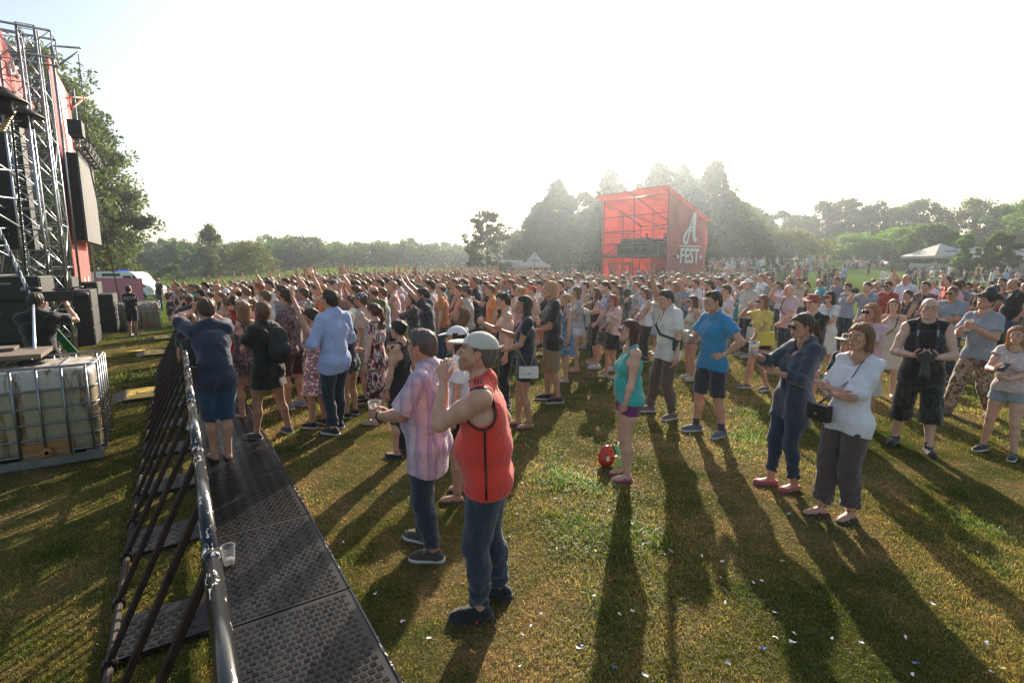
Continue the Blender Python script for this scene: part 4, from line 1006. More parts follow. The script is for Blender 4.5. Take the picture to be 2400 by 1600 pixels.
GX, GY = np.meshgrid(gx, gy, indexing='ij')
GZ = terrain(GX, GY) * (GY > 0) + 0.012 * fastnoise(GX, GY, 3, 1.2) * (np.hypot(GX, GY) < 60)
i, j = np.meshgrid(np.arange(len(gx) - 1), np.arange(len(gy) - 1), indexing='ij'); w = len(gy)
q4 = np.stack([i * w + j, (i + 1) * w + j, (i + 1) * w + j + 1, i * w + j + 1], -1).reshape(-1, 4)
M_GROUND = m_ground()
struct('ground', mk_mesh('ground', np.stack([GX, GY, GZ], -1).reshape(-1, 3), [q4], [M_GROUND]))
# grass blades
def m_blade():
 m, nt, p = new_mat('grass_blade'); co = objco(nt); c, n3 = grass_nodes(nt, co)
 at = N(nt, 'Attribute', attribute_name='tint')
 col_ = mixc(nt, 1.0, c, at.outputs['Color'], 'MULTIPLY'); nt.links.new(col_, p.inputs['Base Color'])
 p.inputs['Roughness'].default_value = 0.5; p.inputs['Specular IOR Level'].default_value = 0.35
 t = N(nt, 'BsdfTranslucent'); nt.links.new(mixc(nt, 1.0, col_, (2.9, 2.75, 1.5), 'MULTIPLY'), t.inputs[0])
 mx = N(nt, 'MixShader'); mx.inputs[0].default_value = 0.45
 nt.links.new(p.outputs[0], mx.inputs[1]); nt.links.new(t.outputs[0], mx.inputs[2]); nt.links.new(mx.outputs[0], nt.nodes['Material Output'].inputs[0]); return m
def grass(n, dmin, dmax, seed, hs, ws):
 r = np.random.RandomState(seed)
 Y = dmin * (dmax / dmin) ** r.uniform(0, 1, n); X = Y * r.uniform(-1.28, 1.28, n)
 nn = X * BN[0] + Y * BN[1]; ss = X * BD[0] + Y * BD[1]
 keep = ~((nn > 0.03) & (nn < .84) & (ss < 13) & (ss > -1)); pn = fastnoise(X, Y, 11, 1.1); keep &= (r.uniform(0, 1, n) < .75 + .5 * pn)
 X, Y, pn = X[keep], Y[keep], pn[keep]; n = len(X); sc = np.clip(.55 + Y * .13, .7, 2.2)
 cl = np.clip(pn * 1.8 - .75, 0, 1)
 h = r.gamma(5, .2, n) * hs * (.75 + .9 * cl) * (.8 + .2 * sc); wd = r.uniform(.6, 1.3, n) * ws * sc * (1 + .8 * cl); a = r.uniform(0, 6.283, n); la = r.uniform(0, 6.283, n); ln = r.uniform(.3, 1.9, n) * (1 - .3 * cl)
 Z = terrain(X, Y) - .004; B = np.stack([X, Y, Z], 1); wv = np.stack([np.cos(a), np.sin(a), 0 * a], 1) * wd[:, None] * .5
 L = np.stack([np.cos(la), np.sin(la), 0 * a], 1) * (ln * h)[:, None]; U = np.array([0, 0, 1.0])
 m = B + L * .35 + U * (h * .62)[:, None]; t = B + L + U * (h * r.uniform(.45, 1.0, n))[:, None]
 V = np.concatenate([B - wv, B + wv, m + wv * .8, m - wv * .8, t]); k = np.arange(n)
 q = np.stack([k, n + k, 2 * n + k, 3 * n + k], 1); tr = np.stack([3 * n + k, 2 * n + k, 4 * n + k], 1)
 dry = (r.uniform(0, 1, n) < .36 - .25 * cl)[:, None]; c = np.where(dry, np.array([1.9, 1.72, 1.5]), np.stack([1.0 - .5 * cl, 1.05 + .15 * cl, .8 - .1 * cl], 1)) * r.uniform(.65, 1.35, n)[:, None]
 return mk_mesh('grass', V, [tr, q], [M_BLADE], tint=np.tile(c, (5, 1)), smooth=False)
M_BLADE = m_blade()
o = link('grass', grass(500000, 1.45, 8.5, 1, .028, .0034)); o['kind'] = 'stuff'
o = link('grass', grass(110000, 7.5, 24, 2, .036, .0048)); o['kind'] = 'stuff'
# tall reeds and meadow grass in front of the far wood
def reeds(n, seed):
 r = np.random.RandomState(seed); u = r.uniform(250, 1330, n); Y = r.uniform(52, 118, n); X = (u - CX) / F_PX * Y
 Z = terrain(X, Y) - .05; h = r.uniform(.4, 1.2, n) * (1 + .6 * fastnoise(X, Y, 5, .12)); a = r.uniform(0, 6.28, n); wv = np.stack([np.cos(a), np.sin(a), 0 * a], 1) * .030 * (Y / 60)[:, None]
 B = np.stack([X, Y, Z], 1); t = B + np.stack([r.normal(0, .25, n), r.normal(0, .25, n), h], 1)
 V = np.concatenate([B - wv, B + wv, t + wv * .6, t - wv * .6]); k = np.arange(n)
 c = np.stack([r.uniform(.35, .6, n), r.uniform(.6, .95, n), r.uniform(.5, .8, n)], 1)
 return mk_mesh('meadow', V, [np.stack([k, n + k, 2 * n + k, 3 * n + k], 1)], [M_BLADE], tint=np.tile(c, (4, 1)), smooth=False)
o = link('meadow_grass', reeds(70000, 4)); o['kind'] = 'stuff'
# pale footpath up the lawn on the right
M_PATH = simple('path_gravel', (.34, .30, .25), .95, scale=3, bumps=.3)
mbp = MB(); pp = [(np.array([(u_ - CX) / F_PX * y_, y_, 0])) for u_, y_ in ((1690, 58), (1712, 76), (1800, 98))]; prev = None
pts = [np.array(p) for p in pp]; V = [];
for k_, p in enumerate(pts):
 t = unit(pts[min(k_ + 1, 2)] - pts[max(k_ - 1, 0)]); sd = vec(t[1], -t[0], 0)
 for s in (-1, -.33, .33, 1):
  c = p + sd * s * 2.2; V.append([c[0], c[1], float(terrain(c[0], c[1])) + .04])
struct('path', mk_mesh('path', V, [np.array([[r * 4 + c, r * 4 + c + 1, r * 4 + c + 5, r * 4 + c + 4] for r in range(2) for c in range(3)])], [M_PATH]))
# ---------------------------------------------------------------- trees
M_BARK = simple('bark', (.085, .065, .048), .95, scale=6, var=.45, bumps=.8)
M_BARK2 = simple('pale_bark', (.20, .17, .14), .95, scale=5, var=.5, bumps=.6)
def leafmat(name, c, tr=.5): return m_thin(name, c, tr, scale=.55, lo=.55, hi=1.5, rough=.55, tt=(1.5, 1.6, .6))
LEAF = {'dark': leafmat('leaf_dark', (.030, .050, .016)), 'mid': leafmat('leaf_mid', (.052, .100, .020)), 'bright': leafmat('leaf_bright', (.10, .19, .030)),
  'silver': leafmat('leaf_silver', (.075, .095, .055)), 'olive': leafmat('leaf_olive', (.095, .105, .030)), 'conifer': leafmat('leaf_conifer', (.024, .042, .020), .25)}
def leaves(centres, radii, per, size, rg, flat=.75, droop=0.0):
 """rhombic leaves scattered through clumps"""
 n = len(centres); C_ = np.repeat(centres, per, 0); Rr = np.repeat(radii, per)[:, None]
 d = rg.normal(0, 1, (n * per, 3)); d /= np.linalg.norm(d, axis=1)[:, None]; rad = rg.uniform(0.15, 1, (n * per, 1)) ** .55
 P = C_ + d * rad * Rr * np.array([1, 1, flat]); P[:, 2] -= droop * rg.uniform(0, 1, n * per)
 a = rg.normal(0, 1, (n * per, 3)); a /= np.linalg.norm(a, axis=1)[:, None]; b = np.cross(a, rg.normal(0, 1, (n * per, 3))); b /= np.linalg.norm(b, axis=1)[:, None]
 s = size * rg.uniform(.6, 1.35, (n * per, 1)); V = np.concatenate([P - a * s, P + b * s * .55, P + a * s, P - b * s * .55]); k = np.arange(n * per)
 return V, np.stack([k, n * per + k, 2 * n * per + k, 3 * n * per + k], 1)
def crown_centres(kind, H, W, n, rg, base=.25):
 out = []
 while len(out) < n:
  z = rg.uniform(0, 1); a = rg.uniform(0, 2 * math.pi)
  prof = {'round': math.sin(math.pi * (z * .86 + .12)) ** .6, 'dome': math.cos(z * 1.45) ** .6, 'poplar': (math.sin(math.pi * (z * .9 + .08)) ** .8) * (1 - .45 * z), 'cone': (1 - z) ** .8 + .05,
    'column': .75 * (1 - z ** 3) + .12, 'spread': math.sin(math.pi * (z * .75 + .22)) ** .5}[kind]
  r = prof * W / 2 * math.sqrt(rg.uniform(.12, 1)) * (1 + .22 * math.sin(3 * a + 9 * z) + .12 * math.sin(5 * a - 14 * z))
  out.append((r * math.cos(a), r * math.sin(a), H * (base + (1 - base) * z)))
 return np.array(out)
def make_tree(kind, H, W, leaf, seed, n=70, per=90, ls=.16, base=.25, bark=None, rc=None, lean=0, extra=None, trunks=1, cdrop=0.0):
 """(crown mesh, trunk mesh) standing at the origin"""
 rg = np.random.RandomState(seed); cs = crown_centres(kind, H, W, n, rg, base)
 cs[:, 0] += lean * cs[:, 2] ** 1.3
 if extra is not None: cs = np.concatenate([cs, np.array(extra, float)])
 rc = rc or W * .13; rad = rc * rg.uniform(.55, 1.25, len(cs)); V, F = leaves(cs, rad, per, ls, rg, droop=cdrop)
 crown = mk_mesh('crown', V, [F], [LEAF[leaf]], smooth=False)
 mb = MB(); tr = max(.09, H * .020)
 for k in range(trunks):
  ox = (k - (trunks - 1) / 2) * tr * 3; tp = [vec(ox + rg.normal(0, .03) * H * .05 * t + lean * (H * .9 * t) ** 1.3, rg.normal(0, .02) * H * t * .3, H * .9 * t) for t in np.linspace(0, 1, 7)]
  mb.tube(tp, [tr * (1.35 if t == 0 else 1 - .82 * t) / (1 + .25 * (trunks - 1)) for t in np.linspace(0, 1, 7)], 8)
  for c in cs[rg.permutation(len(cs))[:min(len(cs), 26)]]:
   t = min(.85, max(base * .8, (c[2] / H - .22))); i = t * 6 / 1.0; i0 = int(min(5, i)); p = tp[i0] + (tp[i0 + 1] - tp[i0]) * (i - i0)
   mid = (p + c) / 2 + vec(0, 0, .03 * H); mb.tube([p, mid, c], [tr * .32 * (1 - t * .6), tr * .18, tr * .05], 5, cap=False)
 return crown, mb.mesh('trunk', bark or M_BARK, True)
def place_tree(me2, loc, rz, label, s=1.0, cat='tree', group=None, sz=1.0, name='tree'):
 r = empty(name, loc, rz); r.scale = (s, s, s * sz); tag(r, label, cat, group)
 link('crown', me2[0], r); link('trunk', me2[1], r); return r
def tree_px(u, vtop, Y, H_fix=None, vb=None):
 """base point at depth Y under column u, and height to reach row vtop"""
 X = (u - CX) / F_PX * Y * 1.01; z = float(terrain(X, Y)); top = at_depth(u, vtop, Y)[2]; return (X, Y, z - .05), top - z
# big poplar-like trees by the stage on the left
def px_tree(u, vtop, Y, W, kind, leaf, label, seed, **kw):
 loc, H = tree_px(u, vtop, Y); sz = kw.pop('name', 'tree'); return place_tree(make_tree(kind, H, W, leaf, seed, **kw), loc, 0, label, name=sz)
px_tree(158, 112, 52, 12, 'round', 'silver', 'tall dark leafy tree directly behind the stage trusses', 11, n=150, per=130, ls=.20, base=.16, rc=1.5)
px_tree(272, 290, 58, 8.2, 'column', 'silver', 'tall broad green tree right of the hanging screen with a branch reaching right', 12, n=120, per=130, ls=.21, base=.12, rc=1.45,
  extra=[(2.6 + .42 * k, -.3, 8.4 - .12 * k + .4 * math.sin(k * 1.3)) for k in range(8)] + [(3.0 + .4 * k, .3, 10.8 - .2 * k) for k in range(3)])
px_tree(222, 185, 55, 8.5, 'poplar', 'olive', 'tall yellowish tree between the stage banner and the broad green tree', 13, n=110, per=120, ls=.20, base=.14, rc=1.4)
px_tree(60, 200, 46, 11, 'round', 'dark', 'dark tree showing through the left stage trusses', 14, n=90, per=110, ls=.2, base=.1, rc=1.7, trunks=2)
px_tree(-60, 300, 46, 13, 'round', 'mid', 'tree at the far left edge behind the dark stage backdrop', 15, n=60, per=100, ls=.16, base=.05, rc=1.5)
# single trees along the meadow
px_tree(512, 528, 92, 6.5, 'poplar', 'silver', 'slender silvery tree standing alone behind the lamp post on the left', 21, n=80, per=90, ls=.17, base=.14, rc=.9)
px_tree(600, 572, 92, 8.5, 'round', 'olive', 'rounded bushy willow just right of the slender silvery tree', 22, n=80, per=100, ls=.17, base=.0, rc=1.3)
px_tree(415, 622, 80, 5, 'round', 'mid', 'low bush left of the lamp post in the meadow', 23, n=36, per=90, ls=.13, base=.0, rc=.7, name='bush')
px_tree(1143, 500, 62, 5.6, 'spread', 'dark', 'dark spreading maple standing alone left of the small white tents', 24, n=85, per=110, ls=.14, base=.26, rc=.62)
for k, (u, vt, Y, W, kd, lf, lab) in enumerate([
  (1262, 478, 84, 9, 'poplar', 'dark', 'slim leafy tree left of its taller neighbours above the peaked white tent'), (1300, 428, 84, 10, 'poplar', 'dark', 'tall ragged poplar above the peaked white tent'),
  (1352, 455, 82, 12, 'round', 'dark', 'broad dark tree between the ragged poplar and the red scaffold booth'), (1420, 402, 84, 11, 'poplar', 'dark', 'tall pointed poplar just left of the red scaffold booth'),
  (1530, 383, 76, 12, 'poplar', 'dark', 'tall hazy poplar rising behind the roof of the red booth'), (1580, 392, 80, 11, 'poplar', 'mid', 'second tall poplar behind the red booth roof, right of the first'),
  (1655, 382, 76, 10, 'poplar', 'dark', 'tallest poplar right of the red booth'), (1690, 470, 74, 11, 'round', 'mid', 'bushy tree under the tallest poplar right of the red booth')]):
 px_tree(u, vt, Y, W, kd, lf, lab, 31 + k, n=260, per=105, ls=.185, base=.04, rc=.9, trunks=2 if k % 2 else 1)
for k, (u, vt, Y, W, kd, lf, lab) in enumerate([
  (1200, 560, 120, 16, 'round', 'mid', 'rounded hazy tree behind the long white tent roof'), (1240, 545, 115, 12, 'round', 'dark', 'hazy tree behind the peaked white tent')]):
 px_tree(u, vt, Y, W, kd, lf, lab, 41 + k, n=70, per=110, ls=.24, base=.0, rc=2.0)
for k, (u, vt, W) in enumerate(((1225, 548, 10), (1325, 500, 14), (1400, 470, 12), (1500, 440, 12), (1610, 425, 13), (1700, 480, 12))):
 px_tree(u, vt, 93, W, 'round', 'dark', 'broad tree in the hazy back row around the booth, %s from the left' % ('first', 'second', 'third', 'fourth', 'fifth', 'last')[k], 111 + k, n=110, per=130, ls=.24, base=.02, rc=1.6)
# trees along the lawn on the right
R_TREES = [(1822, 545, 72, 11, 'dome', 'olive', 'low wide round-topped tree with pale leaves on the lawn right of the lamp post', 90), (1740, 490, 100, 10, 'round', 'dark', 'dark tree behind the lamp post at the left end of the lawn', 70),
 (1800, 498, 108, 11, 'round', 'dark', 'tree behind and above the low wide tree, left one', 70), (1858, 505, 110, 10, 'round', 'dark', 'tree behind and above the low wide tree, right one', 70),
 (1905, 474, 104, 11, 'poplar', 'dark', 'tall airy tree left of the gap where bare trunks show', 70), (1962, 470, 104, 10, 'round', 'dark', 'tall airy tree with bare lower trunk above the gap', 60),
 (2022, 478, 104, 11, 'round', 'dark', 'dark round-headed tree right of the gap with bare trunks', 80), (2078, 486, 106, 9, 'round', 'mid', 'lower rounded tree between the two dark tall ones on the right', 70),
 (2130, 472, 104, 12, 'round', 'dark', 'wide dark tall tree above the two small bright trees', 80), (2250, 470, 98, 13, 'round', 'olive', 'tall brownish-green tree behind the first marquee roof', 90),
 (2325, 485, 92, 11, 'round', 'mid', 'green tree between the marquee roofs, back row', 90), (2395, 466, 86, 13, 'round', 'bright', 'bright green tall tree at the right edge above the last marquee', 110), (2470, 440, 80, 14, 'round', 'mid', 'green tree cut off by the right edge', 90),
 (1985, 552, 78, 8, 'round', 'bright', 'small bright maple left of its bigger neighbour on the lawn', 90), (2088, 540, 76, 9, 'round', 'bright', 'bright light-green maple in the middle of the lawn trees', 100),
 (2148, 530, 70, 7.5, 'spread', 'mid', 'dense dark-green maple with a low crown left of the first marquee', 110), (2240, 550, 57, 2.5, 'column', 'bright', 'young narrow bright tree between the first and second marquee', 60), (2318, 548, 54, 3.6, 'spread', 'olive', 'young yellowish tree in front of the second marquee', 60),
 (2200, 560, 95, 12, 'round', 'dark', 'dark bushy tree right behind the first marquee', 70), (2300, 560, 88, 12, 'round', 'dark', 'dark bushy tree filling the gap behind the middle marquee', 70), (1925, 560, 96, 9, 'round', 'mid', 'small shaded tree at the left side of the gap', 60), (2040, 540, 98, 9, 'round', 'dark', 'small shaded tree behind the small bright maple', 60)]
for k, (u, vt, Y, W, kd, lf, lab, n_) in enumerate(R_TREES):
 px_tree(u, vt, Y, W, kd, lf, lab, 51 + k, n=int(n_ * 1.15), per=140, ls=.20 if Y > 85 else .15, base=.30 if u in (1962, 1905) else .22, rc=W * .118, trunks=2 if k in (0, 5) else 1)
# the far wood: one mass of trees
def wood():
 rg = np.random.RandomState(9); Vs = []; Fs = []; n = 0
 spec = []
 for row, (Y, vt, st) in enumerate(((128, 580, 11), (142, 570, 12), (158, 565, 13))):
  u = 230 + row * 5
  while u < 1120:
   hump = 9 * math.exp(-((u - 680) / 110) ** 2) - 14 * math.exp(-((u - 420) / 60) ** 2) * 0 + 6 * math.sin(u * .021) + (-8 if u < 380 else 0) - 0 + max(0, (u - 860)) * -.045
   spec.append((u, vt - hump + rg.uniform(-4, 9) , Y + rg.uniform(-4, 4), 'cone' if (u < 560 and rg.rand() < .6) else 'round')); u += st * rg.uniform(.7, 1.3) * 1.25
 for u in np.arange(1000, 1210, 15): spec.append((u, 578 - 10 * math.sin((u - 990) * .02) + rg.uniform(-3, 5), 170, 'round'))
 for u, vt, Y, kd in spec:
  X = (u - CX) / F_PX * Y; z = float(terrain(X, Y)); H = at_depth(u, vt, Y)[2] - z; W = 4.6 if kd == 'cone' else rg.uniform(5.5, 8)
  cs = crown_centres(kd if kd == 'cone' else rg.choice(['round', 'column', 'poplar']), H, W, 26, rg, .0) + (X, Y, z); V, F = leaves(cs, np.full(len(cs), .95 if kd == 'cone' else 1.3), 42, .30, rg)
  Vs.append(V); Fs.append(F + n); n += len(V)
 return mk_mesh('wood', np.concatenate(Vs), [np.concatenate(Fs)], [LEAF['dark'], LEAF['conifer'], LEAF['mid']], np.concatenate([np.full(len(f), rg.choice([0, 0, 1, 2])) for f in Fs]), smooth=False)
o = link('wood', wood()); o['kind'] = 'stuff'
def undergrowth():
 rg = np.random.RandomState(77); cs = []
 for k in range(420):
  u = rg.uniform(215, 1420); Y = rg.uniform(108, 124) if u < 1150 else rg.uniform(88, 96); X = (u - CX) / F_PX * Y; cs.append((X, Y, float(terrain(X, Y)) + rg.uniform(.2, 1.6)))
 for k in range(170):
  u = rg.uniform(1640, 2450); Y = rg.uniform(108, 122) - (u > 2150) * 22; X = (u - CX) / F_PX * Y; cs.append((X, Y, float(terrain(X, Y)) + rg.uniform(.2, 1.4)))
 V, F = leaves(np.array(cs), rg.uniform(.8, 1.7, len(cs)), 70, .22, rg); return mk_mesh('undergrowth', V, [F], [LEAF['dark']], smooth=False)
o = link('undergrowth', undergrowth()); o['kind'] = 'stuff'
# ---------------------------------------------------------------- far blocks of flats
M_FLAT = simple('pale_facade', (.42, .42, .43), .9); M_FWIN = simple('far_window', (.10, .12, .15), .4)
for (u0, u1, vt, Y, lab) in ((1022, 1050, 574, 620, 'tallest pale block of flats showing above the far wood'), (998, 1020, 586, 640, 'lower pale block of flats left of the tallest one'), (900, 918, 590, 660, 'small pale far-off block at the left of the skyline'), (975, 985, 590, 660, 'narrow far-off block near the middle of the skyline')):
 a, b = at_depth(u0, vt, Y), at_depth(u1, vt, Y); H = a[2]; r = empty('apartment_block', ((a[0] + b[0]) / 2, Y, 0)); tag(r, lab, 'building', 'far blocks of flats'); w_ = b[0] - a[0]
 MB().box((0, 0, H / 2 - 2), (w_, 14, H + 4)).build('wall', M_FLAT, r); MB().box((0, 0, H + .6), (w_ * .5, 8, 1.2)).build('roof_hut', M_FLAT, r)
 for k in range(int(H / 6)):
  m = MB()
  for x in np.linspace(-w_ * .4, w_ * .4, 5): m.box((x, -7.02, 4 + 6 * k), (w_ * .1, .1, 1.8))
  m.build('window_row', M_FWIN, r)
# ---------------------------------------------------------------- metalwork helpers
M_ALU = simple('aluminium', (.36, .38, .41), .34, 1.0, .15, 20)
M_STEEL = simple('galvanised_steel', (.22, .235, .25), .42, .8, .25, 12)
M_BLK = simple('black_paint', (.012, .012, .014), .38, 0, .3, 10)
M_BLACKBOX = simple('black_cabinet', (.006, .0055, .0055), .55, 0, .3, 6, .2)
M_RED = m_thin('red_banner', (.80, .34, .32), .5, scale=.8, lo=.85, hi=1.12, tt=(.95, .75, .75), wr=1.3)
M_PINK = m_thin('pale_banner', (.78, .27, .25), .5, scale=.8, lo=.9, hi=1.1, tt=(1, .8, .8), wr=1.3)
M_WHITE = simple('white_print', (.80, .79, .78), .6, var=.04)
FRM = np.stack([BN, BD, vec(0, 0, 1)], 1)      # x across the barrier (to the crowd), y along it
A_SN = math.atan2(BN[1], BN[0])
def P_(s, n, z): return BD * s + BN * n + vec(0, 0, z)
def truss(mb, A, B, w, seg, r=.024, rd=.012, w2=None, upv=None):
 """four-chord lattice from A to B"""
 A, B = np.asarray(A, float), np.asarray(B, float); t = unit(B - A); a = BN - t * (BN @ t)
 if np.linalg.norm(a) < .3: a = BD - t * (BD @ t)
 a = unit(a); b = np.cross(t, a); w2 = w2 or w; c = [a * w / 2 + b * w2 / 2, -a * w / 2 + b * w2 / 2, -a * w / 2 - b * w2 / 2, a * w / 2 - b * w2 / 2]
 for q in c: mb.tube([A + q, B + q], r, 7)
 L = np.linalg.norm(B - A); n = max(1, int(round(L / seg)))
 for k in range(n + 1):
  p = A + t * L * k / n
  for j in range(4): mb.tube([p + c[j], p + c[(j + 1) % 4]], rd, 5)
  if k < n:
   p2 = A + t * L * (k + 1) / n
   for j in range(4):
    s, e = (c[j], c[(j + 1) % 4]) if (k + j) % 2 == 0 else (c[(j + 1) % 4], c[j]); mb.tube([p + s, p2 + e], rd, 5)
 return mb
def slab(pts, thick, nrm):
 """flat polygon given by 3-D points, with thickness along nrm"""
 pts = [np.asarray(p, float) for p in pts]; n = len(pts); V = np.array([p + nrm * thick / 2 for p in pts] + [p - nrm * thick / 2 for p in pts])
 mb = MB(); mb.add(V, [[i, (i + 1) % n, n + (i + 1) % n, n + i] for i in range(n)])
 mb.P.setdefault(n, []).append(np.array([list(range(n)), [n + i for i in range(n)][::-1]])); mb.M.setdefault(n, []).append(np.array([0, 0])); return mb
# ---------------------------------------------------------------- main stage, seen from its right wing
stage = tag(empty('stage', P_(20, -3, 0)), 'open-air concert stage of aluminium trusses and scaffolding with red banners, left edge', 'stage')
def on_stage(mb, name, mat, smooth=True, parent=stage):
 me = mb.mesh(name, mat, smooth); me.transform(Matrix.Translation(-Vector(P_(20, -3, 0)))); return link(name, me, parent)
g0 = -.35
on_stage(truss(MB(), P_(16.7, -2.75, g0), P_(16.7, -2.75, 7.4), .42, .50, .028, .013), 'truss_tower', M_ALU)
on_stage(truss(MB(), P_(18.5, -2.65, g0), P_(18.5, -2.65, 8.2), .34, .6, .030, .012), 'truss_tower', M_ALU)
m = MB()       # braced scaffold tower standing behind
for (s, n) in ((19.4, -2.6), (20.6, -2.6), (19.4, -3.6), (20.6, -3.6)): m.tube([P_(s, n, g0), P_(s, n, 7.8)], .028, 8)
for k in range(7):
 z = g0 + .1 + 1.2 * k
 for (a, b) in (((19.4, -2.6), (20.6, -2.6)), ((19.4, -3.6), (20.6, -3.6)), ((19.4, -2.6), (19.4, -3.6)), ((20.6, -2.6), (20.6, -3.6))): m.tube([P_(*a, z), P_(*b, z)], .022, 6)
 if k < 6:
  z2 = z + 1.2; m.tube([P_(20.6, -2.6, z), P_(19.4, -2.6, z2)] if k % 2 else [P_(19.4, -2.6, z), P_(20.6, -2.6, z2)], .020, 6); m.tube([P_(19.4, -2.6, z), P_(19.4, -3.6, z2)], .020, 6)
on_stage(m, 'scaffold_tower', M_ALU)
m = MB()       # second scaffold bay, farther left behind
for s in (17.2, 19.4, 21.6, 23.8):
 for n in (-4.4, -5.8, -7.4): m.tube([P_(s, n, g0), P_(s, n, 7.2)], .026, 7)
for z in (1.3, 1.9, 3.1, 4.6, 6.0, 7.1):
 for n in (-4.4, -5.8, -7.4): m.tube([P_(17.2, n, z), P_(23.8, n, z)], .022, 6)
 for s in (17.2, 19.4, 21.6, 23.8): m.tube([P_(s, -4.4, z), P_(s, -7.4, z)], .022, 6)
for k, s in enumerate((17.2, 19.4, 21.6)):
 for z in (1.9, 4.6): m.tube([P_(s, -4.4, z), P_(s + 2.2, -4.4, z + 2.5)], .019, 6)
on_stage(m, 'scaffold_frame', M_STEEL)
m = MB()
for (z, n0) in ((7.45, -8.5), (8.1, -8.5)):
 for ds in (-.32, .32): m.tube([P_(18.5 + ds, n0, z), P_(18.5 + ds, -2.15, z)], .030, 7)
for k in range(11):
 n = -8.5 + .635 * k
 for ds in (-.32, .32):
  m.tube([P_(18.5 + ds, n, 7.45), P_(18.5 + ds, n, 8.1)], .016, 5)
  if k < 10: m.tube([P_(18.5 + ds, n, 7.45 if k % 2 else 8.1), P_(18.5 + ds, n + .635, 8.1 if k % 2 else 7.45)], .014, 5)
 for z in (7.45, 8.1): m.tube([P_(18.18, n, z), P_(18.82, n, z)], .014, 5)
on_stage(m, 'roof_truss', M_ALU)
# front pipes that cross the dark opening, cables to the top
m = MB()
for (a, b) in (((-60, 250), (75, 345)), ((-60, 350), (75, 435)), ((-60, 470), (75, 548)), ((-60, 395), (92, 402)), ((-60, 455), (95, 472))):
 m.tube([onplane(*a, -2.9), onplane(*b, -2.9)], .022, 6)
for (a, b) in (((-60, 455), (120, 540)), ((-60, 560), (98, 640)), ((-60, 535), (120, 535)), ((-60, 575), (150, 578)), ((60, 540), (70, 640)), ((20, 545), (35, 640))):
 m.tube([onplane(*a, -3.3), onplane(*b, -3.3)], .026, 6)
on_stage(m, 'scaffold_pipes', M_STEEL)
# dark inside of the stage: curtain, deck, hung line array
on_stage(slab([onplane(-160, 190, -4.1), onplane(68, 235, -4.1), onplane(74, 522, -4.1), onplane(-160, 540, -4.1)], .25, BN), 'black_curtain', M_BLACKBOX, False)
m = MB()
for k in range(6): m.box(P_(17.6, -3.3, 6.0 - .62 * k), (.9, .55, .60), M=FRM)
on_stage(m, 'line_array', M_BLACKBOX, False)
on_stage(slab([onplane(-140, -60, -3.05), onplane(-10, 50, -3.05), onplane(18, 122, -3.05), onplane(48, 190, -3.05), onplane(79, 252, -3.05), onplane(62, 268, -3.05), onplane(0, 205, -3.05), onplane(-140, 130, -3.05)], .05, BN), 'roof_banner', M_PINK, False)
# white hand-drawn mark on the roof banner: a few brush strokes
m = MB()
for pl in ([(18, 145), (22, 165), (24, 178)], [(26, 142), (30, 160), (33, 172)], [(24, 176), (33, 171), (44, 180)], [(28, 158), (38, 160)], [(34, 174), (47, 184)]):
 m.tube([onplane(*p_, -2.985) for p_ in pl], .045, 6, flat=.8)
on_stage(m, 'banner_mark', M_WHITE)
m = MB()
for (u, v, sx) in ((6, 226, .62), (58, 266, .58)):      # flared black lamp housings under the roof
 m = MB(); c = onplane(u, v, -2.6); m.lathe([(r_ * sx, z_ * sx) for r_, z_ in [(.02, .28), (.16, .26), (.30, .10), (.62, -.10), (.60, -.13), (.05, -.11)]], 18, c); m.lathe([(r_ * sx, z_ * sx) for r_, z_ in [(.22, -.12), (.24, -.55), (.02, -.57)]], 14, c); on_stage(m, 'hanging_housing', M_BLACKBOX)
m = MB(); c0, c1 = onplane(28, 262, -2.55), onplane(4, 305, -2.55)
for k in range(9):
 p = c0 + (c1 - c0) * k / 8; e = unit(c1 - c0) * .10; m.tube([p - e, p + BN * .045, p + e, p - BN * .045], .022, 6, closed=True)
on_stage(m, 'hoist_chain', simple('brass', (.55, .42, .20), .3, 1.0))
m = MB(); c0, c1 = onplane(28, 285, -2.45), onplane(62, 640, -2.45)
for k in range(60):
 p = c0 + (c1 - c0) * k / 59; m.box(p, (.035, .035, .05), rz=k)
m.tube([c0, c1], .012, 5); on_stage(m, 'load_chain', M_BLK)
# side banner and its poles
bpts = [P_(24.4, -3.05, 9.3), P_(28.6, -3.05, 9.0), P_(28.6, -3.05, -.35), P_(24.4, -3.05, -.35)]
on_stage(slab(bpts, .05, BN), 'side_banner', M_PINK, False)
on_stage(slab([P_(25.6, -3.01, 9.0), P_(27.2, -3.01, 9.0), P_(27.3, -3.01, 6.4), P_(26.3, -3.01, 6.4)], .02, BN), 'banner_stripe', M_WHITE, False)
m = MB()
for k, (s, z0, z1) in enumerate(((25.6, .6, 1.35), (26.0, .5, 1.1), (26.5, .4, 1.7), (27.0, .5, 1.3), (27.5, .5, 1.75))): m.box(P_(s, -3.01, (z0 + z1) / 2), (.02, .26, z1 - z0), M=FRM)
m.box(P_(26.6, -3.01, .55), (.02, 2.0, .25), M=FRM); on_stage(m, 'banner_print', M_WHITE, False)
m = MB(); m.tube([P_(24.3, -2.9, -.3), P_(24.3, -2.9, 9.6)], .04, 8); m.tube([P_(28.7, -2.9, -.3), P_(28.7, -2.9, 9.4)], .04, 8); m.tube([P_(24.3, -2.9, 9.6), P_(24.3, -2.1, 9.7)], .035, 8); m.tube([P_(24.3, -2.9, 8.9), P_(24.3, -2.2, 9.55)], .03, 8)
on_stage(m, 'banner_poles', M_ALU)
